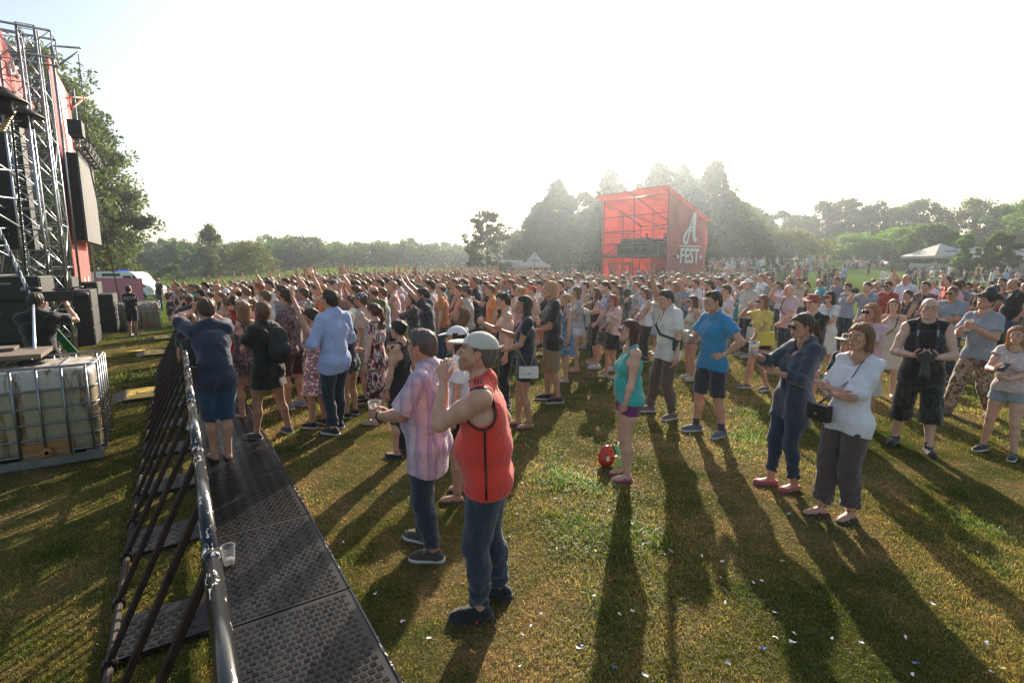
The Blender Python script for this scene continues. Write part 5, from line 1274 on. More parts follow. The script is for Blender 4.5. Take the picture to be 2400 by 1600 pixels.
m = MB(); a, b, c_, d_ = [onplane(*p_, -2.8) for p_ in ((163, 228), (207, 230), (166, 256), (196, 232))]; m.tube([a, b], .04, 8); m.tube([c_, d_], .035, 8); m.tube([a, c_], .035, 8)
on_stage(m, 'red_bracket', simple('red_paint', (.45, .05, .03), .45))
m = MB()
for (a, b) in ((P_(24.3, -2.2, 9.5), P_(24.4, -2.2, 6.4)), (P_(29.9, -1.7, 8.0), P_(28.6, -2.3, 6.5)), (P_(24.6, -2.3, 6.0), P_(26.4, -1.9, -.2)), (P_(24.9, -2.3, 6.0), P_(26.9, -1.9, -.2))): m.tube([a, b], .014, 5)
on_stage(m, 'cables', M_BLK)
# the hung LED screen with its lighting truss
scr = tag(empty('led_screen', P_(26.4, -2.45, 4.6)), 'large grey hanging screen seen edge-on at the side of the stage', 'screen')
SO = P_(26.4, -2.45, 4.6)
def on_scr(mb, name, mat, smooth=False): me = mb.mesh(name, mat, smooth); me.transform(Matrix.Translation(-Vector(SO))); return link(name, me, scr)
m = MB(); m.box(P_(26.4, -2.56, 4.62), (.06, 4.2, 3.1), M=FRM); on_scr(m, 'display', simple('screen_face', (.13, .125, .12), .75, 0, .06, 40))
m = MB(); m.box(P_(26.4, -2.73, 4.62), (.26, 4.16, 3.06), M=FRM)
for k in range(9): m.box(P_(24.25, -2.70, 3.2 + .36 * k), (.22, .06, .03), M=FRM)
on_scr(m, 'cabinet_frame', M_BLACKBOX)
lt = tag(empty('lighting_truss', P_(25.8, -2.2, 6.6)), 'black lighting truss hung above the grey screen', 'truss')
m = truss(MB(), P_(24.0, -2.42, 6.42), P_(28.6, -2.42, 6.42), .34, .42, .026, .014); me = m.mesh('lattice', M_BLK, True); me.transform(Matrix.Translation(-Vector(P_(25.8, -2.2, 6.6)))); link('lattice', me, lt)
m = MB(); m.box(P_(24.3, -2.5, 6.95), (.4, .7, .5), M=FRM); me = m.mesh('motor_box', M_BLACKBOX); me.transform(Matrix.Translation(-Vector(P_(25.8, -2.2, 6.6)))); link('motor_box', me, lt)
on = []
for (u0, v0, u1, v1, nn, w_, c_, lab) in ((-30, 478, 62, 690, -1.35, .020, (.30, .36, .48), 'blue and white rope running down from the stage to the water tank'),):
 m = MB(); A, B = onplane(-60, 420, -2.4), onplane(78, 706, -1.75); Lh = np.linalg.norm(B - A)
 ax = unit(B - A); e1 = unit(np.cross(ax, vec(0, 0, 1))); e2 = np.cross(ax, e1)
 for ph, mt in ((0, 0), (2.1, 1), (4.2, 1)):
  m.tube([A + (B - A) * t + (e1 * math.cos(ph + t * Lh * 22) + e2 * math.sin(ph + t * Lh * 22)) * .012 for t in np.linspace(0, 1, 150)], .013, 5, mt)
 o = m.build('rope', [simple('dark_rope', (.03, .035, .05), .8), simple('pale_rope', (.5, .52, .55), .8)], smooth=True); tag(o, 'thick twisted black and white rope slanting down from the stage', 'rope')
tk = onplane(78, 706, -1.75)
m = MB(); base = P_(8.0, -1.45, 1.12); m.tube([tk + vec(0, 0, .05), tk - vec(0, 0, .12)], .05, 8); m.tube([tk, (tk + base) / 2, base], [.016, .016, .016], 6)
o = m.build('guy_wire', simple('wire_sleeve', (.55, .58, .70), .35, .5), smooth=True); tag(o, 'pale steel guy rod tied down to the top of the nearest water tank', 'guy wire')
st0, st1 = tk + vec(0, 0, -.06), onplane(178, 832, -1.4)
o = slab([st0 + BN * .03, st0 - BN * .03, st1 - BN * .07, st1 + BN * .06], .02, unit(np.cross(st1 - st0, BN))).build('strap', m_thin('green_strap', (.02, .16, .08), .3)); tag(o, 'wide green lashing strap from the rope end down behind the tank', 'strap')
# ---------------------------------------------------------------- loudspeaker cabinets
M_GRILL = simple('speaker_grille', (.05, .049, .048), .6, .2, .25, 60)
def cabinet(s0, s1, n1, w, z0, h, label):
 z0 = z0 + float(terrain(*P_(s0, n1, 0)[:2])); c = P_((s0 + s1) / 2, n1 - w / 2, z0); r = empty('loudspeaker', c, A_SN); tag(r, label, 'loudspeaker', 'loudspeaker stacks beside the stage'); d = s1 - s0
 o = MB().box((0, 0, h / 2), (w, d, h)).build('cabinet', M_BLACKBOX, r, bevel=.012); m = MB()
 m.box((w / 2 + .008, 0, h / 2), (.02, d * .95, h * .92))
 for k in range(int(h / .035)): m.box((w / 2 + .021, 0, .04 + k * .035), (.008, d * .94, .012))
 m.build('grille', M_GRILL, r); m = MB()
 for x in (-w * .32, w * .32):
  for z in ((h * .5,) if h < .7 else (h * .3, h * .7)): m.box((x, -d / 2 - .006, z), (.16, .02, .07)); m.tube([(x - .05, -d / 2 - .02, z), (x, -d / 2 - .045, z), (x + .05, -d / 2 - .02, z)], .010, 6)
 m.build('handle', M_STEEL if h < .5 else M_BLK, r)
 MB().box((w * .05, -d / 2 - .005, h * .72), (.20, .008, .035)).build('badge', simple('badge', (.22, .2, .19), .5), r); return r
cabinet(13.9, 15.3, -2.3, 1.15, 1.62, .48, 'top black cabinet with grey grille on the nearest loudspeaker stack'); cabinet(13.7, 15.2, -2.42, 1.25, .81, .80, 'middle black subwoofer in the nearest loudspeaker stack'); cabinet(13.7, 15.2, -2.42, 1.25, .0, .80, 'bottom black subwoofer in the nearest loudspeaker stack')
cabinet(13.8, 15.2, -3.72, 1.3, 1.2, .75, 'black cabinet at the left picture edge behind the guy rope, upper one'); cabinet(13.8, 15.2, -3.72, 1.3, .0, 1.18, 'tall black cabinet at the left picture edge, lower one')
for k, (z, h_, lab) in enumerate(((0, .55, 'bottom'), (.56, .55, 'second from the bottom'), (1.12, .55, 'third from the bottom'))): cabinet(20.0, 21.6, -2.2, 1.5, z, h_, 'black subwoofer, %s in the middle loudspeaker stack' % lab)
cabinet(19.6, 20.9, -2.55, 1.7, 1.68, .40, 'flat black cabinet lying on top of the middle loudspeaker stack')
for k, (z, h_, lab) in enumerate(((0, .7, 'bottom'), (.71, .7, 'middle'))): cabinet(24.6, 26.4, -2.05, 1.2, z, h_, 'black subwoofer, %s in the farthest loudspeaker stack' % lab)
cabinet(24.4, 25.8, -2.45, 1.2, 1.42, .45, 'black cabinet on top of the farthest loudspeaker stack')
# ---------------------------------------------------------------- water tanks in wire cages
M_TANK, ntk, ptk = new_mat('tank_plastic')
ct = objco(ntk); n_ = noise(ntk, 3, 6, .7, mapped(ntk, ct, (3, 3, .45))); sp_ = N(ntk, 'SeparateXYZ'); ntk.links.new(ct, sp_.inputs[0])
lvl = ramp(ntk, sp_.outputs[2], [(.865, (.30, .26, .165)), (.885, (.42, .39, .34))]); st_ = ramp(ntk, n_.outputs[0], [(.50, (1, 1, 1)), (.58, (.55, .38, .25)), (.64, (.14, .09, .07))])
ntk.links.new(mixc(ntk, 1.0, lvl.outputs[0], st_.outputs[0], 'MULTIPLY'), ptk.inputs['Base Color']); ptk.inputs['Roughness'].default_value = .35
M_PALLET = simple('pallet_wood', (.16, .12, .09), .9, bumps=.4)
def ibc(loc, rz, label, s=1.0):
 r = empty('water_tank', loc, rz); r.scale = (s, s, s); tag(r, label, 'water tank', 'white liquid tanks in steel cages')
 def rr(w, d, rad, z, k=5):
  out = []
  for cx, cy, a0 in ((w - rad, d - rad, 0), (-w + rad, d - rad, 90), (-w + rad, -d + rad, 180), (w - rad, -d + rad, 270)):
   for j in range(k): a = R(a0 + 90 * j / (k - 1)); out.append((cx + rad * math.cos(a), cy + rad * math.sin(a), z))
  return out
 mb = MB(); rings = [(.545, .44, .14), (.57, .465, .15), (.575, .47, .26), (.575, .47, .98), (.56, .455, 1.05), (.50, .40, 1.09), (.20, .18, 1.095)]
 V = []; n = 20
 for w, d, z in rings: V += rr(w, d, min(w, d) * .28, z)
 mb.add(V, [[i * n + j, i * n + (j + 1) % n, (i + 1) * n + (j + 1) % n, (i + 1) * n + j] for i in range(len(rings) - 1) for j in range(n)])
 for b_, rv in ((0, True), ((len(rings) - 1) * n, False)): ix = [b_ + j for j in range(n)]; mb.P.setdefault(n, []).append(np.array([ix[::-1] if rv else ix])); mb.M.setdefault(n, []).append(np.array([0]))
 mb.build('tank', M_TANK, r, smooth=True)
 m = MB(); m.lathe([(.001, 1.135), (.11, 1.135), (.12, 1.125), (.12, 1.09)], 18); m.box((.0, 0, 1.14), (.16, .03, .02)); m.build('cap', M_BLK, r)
 m = MB(); m.box((-.28, 0, 1.102), (.02, .78, .02)); m.box((.28, 0, 1.102), (.02, .78, .02)); m.build('top_straps', M_STEEL, r)
 m = MB()
 for z in (.16, .33, .50, .68, .87, 1.12): m.tube(rr(.60, .50, .12, z), .011 if z < 1.1 else .014, 6, closed=True)
 for x in np.linspace(-.52, .52, 6):
  for y in (-.512, .512): m.tube([(x, y, .13), (x, y, 1.12)], .013 if abs(x) < .5 else .011, 6)
 for y in np.linspace(-.38, .38, 5):
  for x in (-.612, .612): m.tube([(x, y, .13), (x, y, 1.12)], .012, 6)
 m.build('wire_cage', M_STEEL, r, smooth=True); m = MB()
 for y in (-.42, 0, .42): m.box((0, y, .055), (1.18, .10, .10))
 for x in (-.5, 0, .5): m.box((x, 0, .12), (.12, .98, .022))
 m.build('pallet', M_STEEL, r); m = MB(); m.box((.12, -.49, .20), (.44, .03, .16)); m.lathe([(.05, -.03), (.05, .05), (.02, .06)], 12, (.12, -.53, .19), 0, rotm((0, 0, 1), (0, -1, 0))); m.build('valve', simple('orange_plate', (.28, .13, .04), .6), r); return r
ibc(P_(7.87, -1.45, -.02), A_SN, 'large dirty white liquid tank in a wire cage at the left edge')
c = ground(330, 772); ibc(c, A_SN + .35, 'smaller-looking white liquid tank in a cage beside the crew man, farther off')
m = MB(); m.box((0, 0, .05), (1.1, .7, .05)); m.box((0, .2, .10), (.5, .25, .03)); o = m.build('pallet', M_PALLET); o.location = P_(8.1, -1.9, 1.13); o.rotation_euler = (0, 0, A_SN); tag(o, 'flat dark wooden board lying on the nearest water tank', 'board')
# yellow cable ramps
M_YEL = simple('yellow_lid', (.70, .42, .04), .55, 0, .2, 12)
for (u, v, lab) in ((332, 928, 'nearest yellow cable ramp on the grass left of the barrier'), (362, 830, 'second yellow cable ramp farther along the barrier'), (380, 794, 'small far yellow cable ramp beside the leaning fans')):
 p = ground(u, v); r = tag(empty('cable_ramp', p, A_SN + .05), lab, 'cable ramp', 'yellow cable ramps')
 m = MB(); prof = [(-.42, 0), (-.24, .055), (.24, .055), (.42, 0)]; m.prism(prof, .90); m.build('ramp_base', M_BLK, r); MB().box((0, 0, .062), (.42, .86, .012)).build('lid', M_YEL, r)
 m = MB(); m.tube([(-.06, .1, .072), (-.06, -.06, .072), (.02, -.10, .072), (.06, -.06, .072)], .006, 5)
 for k in range(12): m.box((.20, -.4 + .07 * k, .071), (.012, .035, .006))
 m.build('lid_marks', M_BLK, r)
a, b = ground(262, 832), ground(345, 822); o = MB().tube([a + vec(0, 0, .03), (a + b) / 2 + vec(0, 0, .035), b + vec(0, 0, .03)], .045, 8, flat=.5).build('cable_duct', M_YEL, smooth=True); tag(o, 'narrow yellow cable duct lying on the grass towards the speakers', 'cable duct')
# ---------------------------------------------------------------- crowd barrier
M_PLATE, ntp, pp_ = new_mat('chequer_plate'); co = objco(ntp); sp2 = N(ntp, 'SeparateXYZ'); ntp.links.new(co, sp2.inputs[0])
n1 = noise(ntp, 4, 6, .7, co); n2 = noise(ntp, 70, 3, .7, co)
cr = ramp(ntp, n1.outputs[0], [(.35, (.016, .015, .015)), (.65, (.036, .033, .031))]); ch = ramp(ntp, n2.outputs[0], [(.68, (0, 0, 0)), (.72, (1, 1, 1))])
ntp.links.new(mixc(ntp, ch.outputs[0], cr.outputs[0], (.30, .27, .25)), pp_.inputs['Base Color']); pp_.inputs['Roughness'].default_value = .42; pp_.inputs['Metallic'].default_value = .5
def m_chipped():
 m, nt, p = new_mat('chipped_black_paint'); co = objco(nt); n1 = noise(nt, 24, 5, .66, mapped(nt, co, (1.5, .5, 1.5)), .5); n2 = noise(nt, 3.0, 2, .5, co)
 s = math_n(nt, 'ADD', n1.outputs[0], math_n(nt, 'MULTIPLY', math_n(nt, 'SUBTRACT', n2.outputs[0], .5), .5))
 c = ramp(nt, s, [(.615, (.012, .013, .016)), (.63, (.72, .70, .68))]); c.color_ramp.interpolation = 'LINEAR'
 nt.links.new(c.outputs[0], p.inputs['Base Color']); r = ramp(nt, s, [(.615, (.22, .22, .22)), (.63, (.65, .65, .65))]); nt.links.new(r.outputs[0], p.inputs['Roughness']); return m
M_CHIP = m_chipped(); M_RUST = simple('rusty_black_bar', (.030, .016, .013), .55, .3, .55, 14)
MODL = 1.26; S0 = 2.02
def teeth(mb, x0, x1, y0, y1, z, pitch=.046):
 """raised five-bar tread pattern"""
 i = 0; y = y0
 while y < y1:
  x = x0 + (pitch / 2 if i % 2 else 0); j = 0
  while x < x1:
   hz = (i + j) % 2 == 0
   for k in range(5):
    o_ = (k - 2) * .0064
    if hz: mb.box((x, y + o_, z), (.030, .0032, .003))
    else: mb.box((x + o_, y, z), (.0032, .030, .003))
   x += pitch; j += 1
  y += pitch; i += 1
tb = MB(); teeth(tb, .10, .78, .05, MODL - .05, .0322); M_TREAD = simple('worn_tread', (.055, .050, .047), .34, .75, .7, 5); TREAD = tb.mesh('tread', M_TREAD)
tb = MB(); teeth(tb, -.42, -.06, .10, .42, .0322); TREAD2 = tb.mesh('tread', M_TREAD)
fp = MB(); fp.box((.435, MODL / 2, .015), (.77, MODL - .016, .030)); FLOOR = fp.mesh('floor_plate', M_PLATE)
fe = MB(); fe.box((.825, MODL / 2, .018), (.012, MODL - .02, .036)); EDGE = fe.mesh('edge_strip', M_CHIP)
rl = MB(); rl.tube([(.03, .0, 1.15), (.03, MODL * .5, 1.15), (.03, MODL, 1.15)], .029, 20); rl.tube([(.03, -.03, 1.15), (.03, .03, 1.15)], .0315, 20); RAIL = rl.mesh('top_rail', M_CHIP, True)
pn = MB()
for y in np.linspace(.04, MODL - .04, 12): pn.box((.035, y, .60), (.012, .022, 1.06))
pn.box((.035, MODL / 2, .10), (.022, MODL - .03, .05)); pn.box((.035, MODL / 2, .62), (.018, MODL - .03, .04)); FRONT = pn.mesh('front_grille', M_BLK)
sb = MB(); sb.tube([(-.47, .03, .05), (.015, .03, 1.10)], .011, 6, flat=1.7); sb.box((-.47, .03, .03), (.07, .06, .05)); sb.tube([(-.47, .0, .06), (-.47, .06, .06)], .022, 8); STRUT = sb.mesh('strut', M_RUST)
ft = MB(); ft.tube([(-.47, 0, .035), (-.47, MODL, .035)], .022, 8); FOOT = ft.mesh('foot_bar', M_RUST)
fb = MB(); fb.box((-.22, .27, .015), (.46, .42, .030)); BACK = fb.mesh('rear_plate', M_PLATE)
ordn = ['nearest', 'second nearest', 'third nearest', 'fourth nearest', 'fifth nearest', 'sixth nearest', 'seventh nearest', 'eighth nearest', 'ninth nearest', 'tenth nearest', 'eleventh nearest', 'twelfth nearest']
for k in range(-1, 10):
 s = S0 + MODL * k; p = P_(s, 0, 0); p[2] = 0.004 + float(terrain(*p[:2])); r = empty('crowd_barrier', p, A_SN)
 if k >= -0: p2 = P_(s + MODL, 0, 0); r.rotation_euler = (math.atan2(float(terrain(*p2[:2])) - (p[2] - .004), MODL), 0, A_SN)
 tag(r, 'black steel step barrier section with chipped rail, %s to the camera' % ordn[k + 1], 'crowd barrier', 'crowd barrier sections in a row')
 f = link('floor_plate', FLOOR, r); link('tread', TREAD, f); link('edge_strip', EDGE, r); link('top_rail', RAIL, r); link('front_grille', FRONT, r); link('foot_bar', FOOT, r)
 b = link('rear_plate', BACK, r); link('tread', TREAD2, b)
 for y in (.0, .63): o = link('strut', STRUT, r); o.location = (0, y, 0)
def cup(p, label, full=.6, M=None, s=1.0, beer=False):
 r = empty('plastic_cup', p);
 if M is not None: r.matrix_world = Matrix.Translation(Vector(p)) @ Matrix(np.asarray(M).tolist()).to_4x4()
 r.scale = (s, s, s); tag(r, label, 'plastic cup')
 m = MB(); m.lathe([(.0001, .001), (.030, .0), (.031, .004), (.041, .118), (.0435, .120), (.0435, .124), (.040, .122), (.0295, .008), (.0001, .006)], 24)
 for z in (.03, .055, .08): m.lathe([(.0325 + z * .08, z), (.0345 + z * .08, z + .003), (.0325 + z * .08, z + .006)], 24)
 m.build('cup_wall', M_CUP, r, smooth=True)
 if full: m = MB(); t = .01 + full * .10; m.lathe([(.0001, .009), (.0292, .009), (.0292 + (t - .009) * .09, t), (.0001, t)], 20); m.build('drink', M_BEER if beer else m_clear_water, r, smooth=True)
 return r
m_clear_water = m_clear('cloudy_drink', (.82, .76, .70), .30)
c = ground(538, 1332); cup((c[0], c[1], .036), 'empty clear plastic cup standing on the black floor plate beside the rail', .25, s=1.15)
o = cup(sn(2.9, -.62, .03), 'crushed clear cup lying on the grass behind the barrier struts', 0, rotm((.3, .5, .9), (.9, .2, .1)))
# ---------------------------------------------------------------- red scaffold booth with the festival name
bo = vec(11.9, 40, 0); bo[2] = float(terrain(11.9, 40)) - .1; fd = unit(vec(-4, 5, 0)); bd = unit(vec(5, 4, 0)); booth = tag(empty('scaffold_booth', bo), 'red canvas booth on scaffolding with white festival lettering on its side', 'booth')
W_, D_, Hf, Hb, DK = 6.4, 5.1, 7.55, 5.6, 2.9
def bp(a, b, z): return fd * a + bd * b + vec(0, 0, z)
def on_b(mb, name, mat, smooth=False): return mb.build(name, mat, booth, smooth)
m = MB()
for a in (0, W_ / 2, W_):
 for b, zt in ((0, Hf), (D_ / 2, (Hf + Hb) / 2), (D_, Hb)): m.tube([bp(a, b, 0), bp(a, b, zt)], .045, 8)
for z in (1.1, DK - .1, DK + .15, DK + 1.0, DK + 2.0):
 m.tube([bp(0, 0, z), bp(W_, 0, z)], .035, 7); m.tube([bp(0, 0, z), bp(0, D_, z)], .03, 7); m.tube([bp(W_, 0, z), bp(W_, D_, z)], .03, 7)
for z in (DK + 3.2,): m.tube([bp(0, 0, z), bp(W_, 0, z)], .035, 7); m.tube([bp(W_ / 2, 0, z), bp(W_ / 2, D_, z - 1)], .03, 7)
for a0 in (0, W_ / 2):
 for z0, z1, fl in ((.1, DK - .2, 0), (DK, DK + 2, 1)):
  A, B = (a0, a0 + W_ / 2) if (fl + (a0 > 0)) % 2 else (a0 + W_ / 2, a0); m.tube([bp(A, .03, z0), bp(B, .03, z1)], .03, 6)
for z0 in (.1, DK): m.tube([bp(W_, .1, z0), bp(W_, D_, z0 + 2)], .03, 6)
on_b(m, 'scaffolding', M_STEEL, True)
m = MB(); m.add([bp(-.1, .05, DK), bp(W_ + .1, .05, DK), bp(W_ + .1, D_, DK), bp(-.1, D_, DK), bp(-.1, .05, DK - .14), bp(W_ + .1, .05, DK - .14), bp(W_ + .1, D_, DK - .14), bp(-.1, D_, DK - .14)], [[0, 1, 2, 3], [7, 6, 5, 4], [0, 4, 5, 1], [1, 5, 6, 2], [2, 6, 7, 3], [3, 7, 4, 0]]); on_b(m, 'deck', simple('deck', (.10, .09, .085), .8))
def cloth_panel(A, B, Cc, Dd, nrm, nu=24, nv=24, amp=.05, seed=0, thick=.02):
 """sagging cloth quad with real thickness: corners A(top left) B(top right) C(bottom right) D(bottom left)"""
 r = np.random.RandomState(seed); V = []
 for sgn in (1, -1):
  for i in range(nv + 1):
   for j in range(nu + 1):
    u, v = j / nu, i / nv; p = (A * (1 - u) + B * u) * (1 - v) + (Dd * (1 - u) + Cc * u) * v
    w = amp * (math.sin(7 * u + 5 * v * v + seed) * math.sin(3.1 * v) + .6 * math.sin(23 * u + 6 * v + 2 * math.sin(4 * v)) * (.35 + .65 * abs(v - .5) * 2) * .6 + .5 * math.sin(11 * (u + v) + seed))
    V.append(p + nrm * (w + sgn * thick / 2))
 m = nu + 1; k = (nv + 1) * m; F = []
 for i in range(nv):
  for j in range(nu): a = i * m + j; F += [[a, a + m, a + m + 1, a + 1], [k + a, k + a + 1, k + a + m + 1, k + a + m]]
 for j in range(nu): F += [[j, j + 1, k + j + 1, k + j], [nv * m + j, k + nv * m + j, k + nv * m + j + 1, nv * m + j + 1]]
 for i in range(nv): F += [[i * m, k + i * m, k + (i + 1) * m, (i + 1) * m], [i * m + nu, (i + 1) * m + nu, k + (i + 1) * m + nu, k + i * m + nu]]
 return MB().add(V, F)
fn, bn_ = -fd, -bd
o = on_b(cloth_panel(bp(-.12, -.1, Hf + .05), bp(-.12, D_ + .15, Hb + .05), bp(-.12, D_ + .15, -.1), bp(-.12, -.1, -.1), fn, 36, 30, .07, 1), 'side_canvas', M_RED, True); side_canvas = o
on_b(cloth_panel(bp(W_ + .1, -.1, Hf), bp(W_ + .1, D_ + .1, Hb), bp(W_ + .1, D_ + .1, -.1), bp(W_ + .1, -.1, -.1), fd, 20, 20, .05, 2), 'far_canvas', M_RED, True)
on_b(cloth_panel(bp(-.1, D_ + .12, Hb), bp(W_ + .1, D_ + .12, Hb), bp(W_ + .1, D_ + .12, -.1), bp(-.1, D_ + .12, -.1), bd, 20, 20, .05, 3), 'rear_canvas', M_RED, True)
on_b(cloth_panel(bp(-.35, -.8, Hf + .50), bp(W_ + .35, -.8, Hf + .32), bp(W_ + .35, D_ + .4, Hb + .10), bp(-.35, D_ + .5, Hb + .12), vec(0, 0, 1), 20, 20, .05, 4), 'roof_canvas', M_RED, True)
m = MB()
for a in (0, W_ / 2, W_): m.tube([bp(a, -.75, Hf + .34), bp(a, D_ + .3, Hb + .02)], .05, 7)
m.tube([bp(0, 0, Hf - .05), bp(W_, 0, Hf - .05)], .04, 7); on_b(m, 'roof_poles', M_STEEL, True)
# lettering on the side canvas: script A, rule, dots and FEST
def on_side(me, b, z, sx=1.0, sz=1.0, name='lettering', inside=False):
 off = .20 if not inside else -.12
 X = Vector(bd) * sx; Y = Vector(fn if not inside else -fn); Z = Vector((0, 0, 1)) * sz
 if inside: X = X
 M4 = Matrix(((X.x, Y.x * -1, 0, 0), (X.y, Y.y * -1, 0, 0), (0, 0, sz, 0), (0, 0, 0, 1))); M4.translation = Vector(bp(-.12, b, z)) + Vector(fn) * off
 o = link(name, me, side_canvas); o.matrix_local = M4; return o
on_side(text_mesh('FEST', 1.62, M_WHITE, .02, .035, 0, 1.02), 2.65, 2.80, .80, 1.0)
m = MB(); m.box((0, 0, 0), (3.2, .04, .10)); on_side(m.mesh('rule', M_WHITE), 2.65, 3.62, .95, 1, 'rule')
for x in (1.05, 4.25): m = MB(); m.lathe([(.001, -.02), (.15, -.02), (.15, .02), (.001, .02)], 16, M=rotm((0, 0, 1), (0, 1, 0))); on_side(m.mesh('dot', M_WHITE), x, 2.78, 1, 1, 'dot')
def ribbon(pts, w, k=40):
 """calligraphic stroke: Catmull-Rom through pts with widths w, in the xz plane"""
 P = np.array(pts, float); wv = np.array(w, float); n = len(P); out = []; ws = []
 for i in range(n - 1):
  p0, p1, p2, p3 = P[max(i - 1, 0)], P[i], P[i + 1], P[min(i + 2, n - 1)]
  for t in np.linspace(0, 1, 10, endpoint=(i == n - 2)):
   out.append(.5 * ((2 * p1) + (-p0 + p2) * t + (2 * p0 - 5 * p1 + 4 * p2 - p3) * t * t + (-p0 + 3 * p1 - 3 * p2 + p3) * t ** 3)); ws.append(wv[i] * (1 - t) + wv[i + 1] * t)
 out = np.array(out); T = np.gradient(out, axis=0); T /= np.linalg.norm(T, axis=1)[:, None] + 1e-9; Nn = np.stack([-T[:, 1], T[:, 0]], 1); V = []
 for y in (-.02, .02):
  for s in (1, -1): V += [(p[0], y, p[1]) for p in out + s * Nn * np.array(ws)[:, None] / 2]
 m = len(out); F = []
 for i in range(m - 1): F += [[i, i + 1, m + i + 1, m + i], [2 * m + i, 3 * m + i, 3 * m + i + 1, 2 * m + i + 1], [i, 2 * m + i, 2 * m + i + 1, i + 1], [m + i, m + i + 1, 3 * m + i + 1, 3 * m + i]]
 F += [[0, m, 3 * m, 2 * m], [m - 1, 3 * m - 1, 4 * m - 1, 2 * m - 1]]; return np.array(V), np.array(F)
m = MB()
for pts, w in (([(.55, 2.55), (.48, 1.6), (.55, .6), (.62, .28), (.85, .15), (1.0, .35)], [.5, .46, .42, .36, .25, .10]), ([(.35, 2.35), (.0, 1.75), (-.25, 1.25), (-.75, .75), (-1.05, .35), (-.95, -.05), (-.55, -.05), (-.35, .45), (-.05, 1.2), (.40, 1.35)], [.10, .14, .16, .20, .26, .28, .24, .20, .16, .14]),
   ([(-.2, .9), (.2, 1.0), (.55, .95)], [.12, .14, .12])):
 V, F = ribbon(pts, w); m.add(V, F)
on_side(m.mesh('script_letter', M_WHITE), 2.65, 3.95, .85, .9, 'script_letter')
t_in = text_mesh('FEST', 1.7, simple('shown_through_print', (.72, .45, .42), .7), .02, .03);
for a, b, z in ((W_ - .02, 2.4, 2.0),):
 o = link('mirrored_lettering', t_in, booth); o.matrix_local = Matrix(((bd[0], fd[0], 0, 0), (bd[1], fd[1], 0, 0), (0, 0, 1, 0), (0, 0, 0, 1))); o.location = bp(a, b, 1.7)
# mixing desk cases and people up there
def case(a, b, z, sx, sy, sz, label, open_=False):
 r = empty('flight_case', bo + bp(a, b, z), math.atan2(fd[1], fd[0])); tag(r, label, 'flight case', 'equipment cases in the booth'); MB().box((0, 0, sz / 2), (sx, sy, sz)).build('case_body', M_BLACKBOX, r, bevel=.01); m = MB()
 for x in (-sx / 2, sx / 2):
  for y in (-sy / 2, sy / 2): m.box((x, y, sz / 2), (.05, .05, sz))
 for z_ in (0.0, sz * .62, sz):
  for y in (-sy / 2, sy / 2): m.box((0, y, z_), (sx, .045, .05))
 m.build('metal_edges', M_ALU, r); m = MB()
 for x in (-sx * .25, sx * .25):
  for y in (-sy / 2 - .01, sy / 2 + .01): m.box((x, y, sz * .5), (.16, .03, .12))
 m.build('latches', M_STEEL, r)
case(3.6, .9, DK + .05, 3.4, .8, 1.0, 'long black equipment case with metal edges on the booth deck'); case(1.5, .9, DK + .05, .8, .8, 1.25, 'upright black case at the right end of the long one'); case(3.7, 1.0, DK + 1.05, 2.6, .7, .35, 'mixing desk in its case on top of the long case')
tp = bo + bp(.7, 1.6, DK); r = tag(empty('video_tripod', tp), 'black camera tripod on the booth deck by the side canvas', 'tripod'); m = MB()
for a in (0, 2.1, 4.2): m.tube([(0, 0, 1.5), (.5 * math.cos(a), .5 * math.sin(a), 0)], .03, 6)
m.build('legs', M_BLK, r); m = MB(); m.box((0, 0, 1.72), (.5, .22, .26)); m.box((.0, -.2, 1.72), (.14, .3, .14)); m.build('video_camera', M_BLACKBOX, r)
# ---------------------------------------------------------------- tents, vehicle, lamps
M_CANVAS = m_thin('white_canvas', (.62, .60, .56), .35, scale=.6, lo=.92, hi=1.05, tt=(1, .97, .9)); M_PURPLE = simple('purple_print', (.16, .12, .35), .7)
def marquee(u, v, Y, w, h, label, pk=1.5, flare=False, pr=True):
 X = (u - CX) / F_PX * Y; z = float(terrain(X, Y)); r = tag(empty('marquee', (X, Y, z)), label, 'tent', 'white marquees'); hw = w / 2; m = MB(); n = 10; V = []
 for i in range(n + 1):
  t = i / n; rr_ = hw * (1 - t) + .02; zz = h + pk * ((t ** 1.7) if flare else t)
  for cx, cy in ((1, 1), (0, 1.0), (-1, 1), (-1, 0), (-1, -1), (0, -1), (1, -1), (1, 0)): V.append((cx * rr_, cy * rr_, zz))
 m.add(V, [[i * 8 + j, i * 8 + (j + 1) % 8, (i + 1) * 8 + (j + 1) % 8, (i + 1) * 8 + j] for i in range(n) for j in range(8)]); m.build('roof', M_CANVAS, r, smooth=False)
 m = MB()
 for k in range(4): a = k * math.pi / 2; m.box((hw * math.cos(a), hw * math.sin(a), h - .14), (.03 if k % 2 == 0 else w, w if k % 2 == 0 else .03, .28))
 m.build('valance', M_CANVAS, r); m = MB()
 for a in (-1, 1):
  for b in (-1, 1): m.tube([(a * hw * .97, b * hw * .97, 0), (a * hw * .97, b * hw * .97, h)], .05, 7)
 m.build('poles', M_STEEL, r)
 if pr:
  m = MB(); sl = math.atan2(pk, hw); tn = vec(0, -math.sin(sl), math.cos(sl)); a_ = vec(0, math.cos(sl), math.sin(sl)); c = vec(0, -hw * .62, h + pk * .38) + tn * .03
  xs = np.linspace(-.14 * w, .14 * w, 22); m.tube([c + vec(x, 0, 0) + a_ * .11 * math.sin(i * 1.9) for i, x in enumerate(xs)], .035, 5); m.tube([c + vec(-.15 * w, 0, 0) - a_ * .25, c + vec(.17 * w, 0, 0) - a_ * .22], .03, 5); m.build('roof_lettering', M_PURPLE, r)
 return r
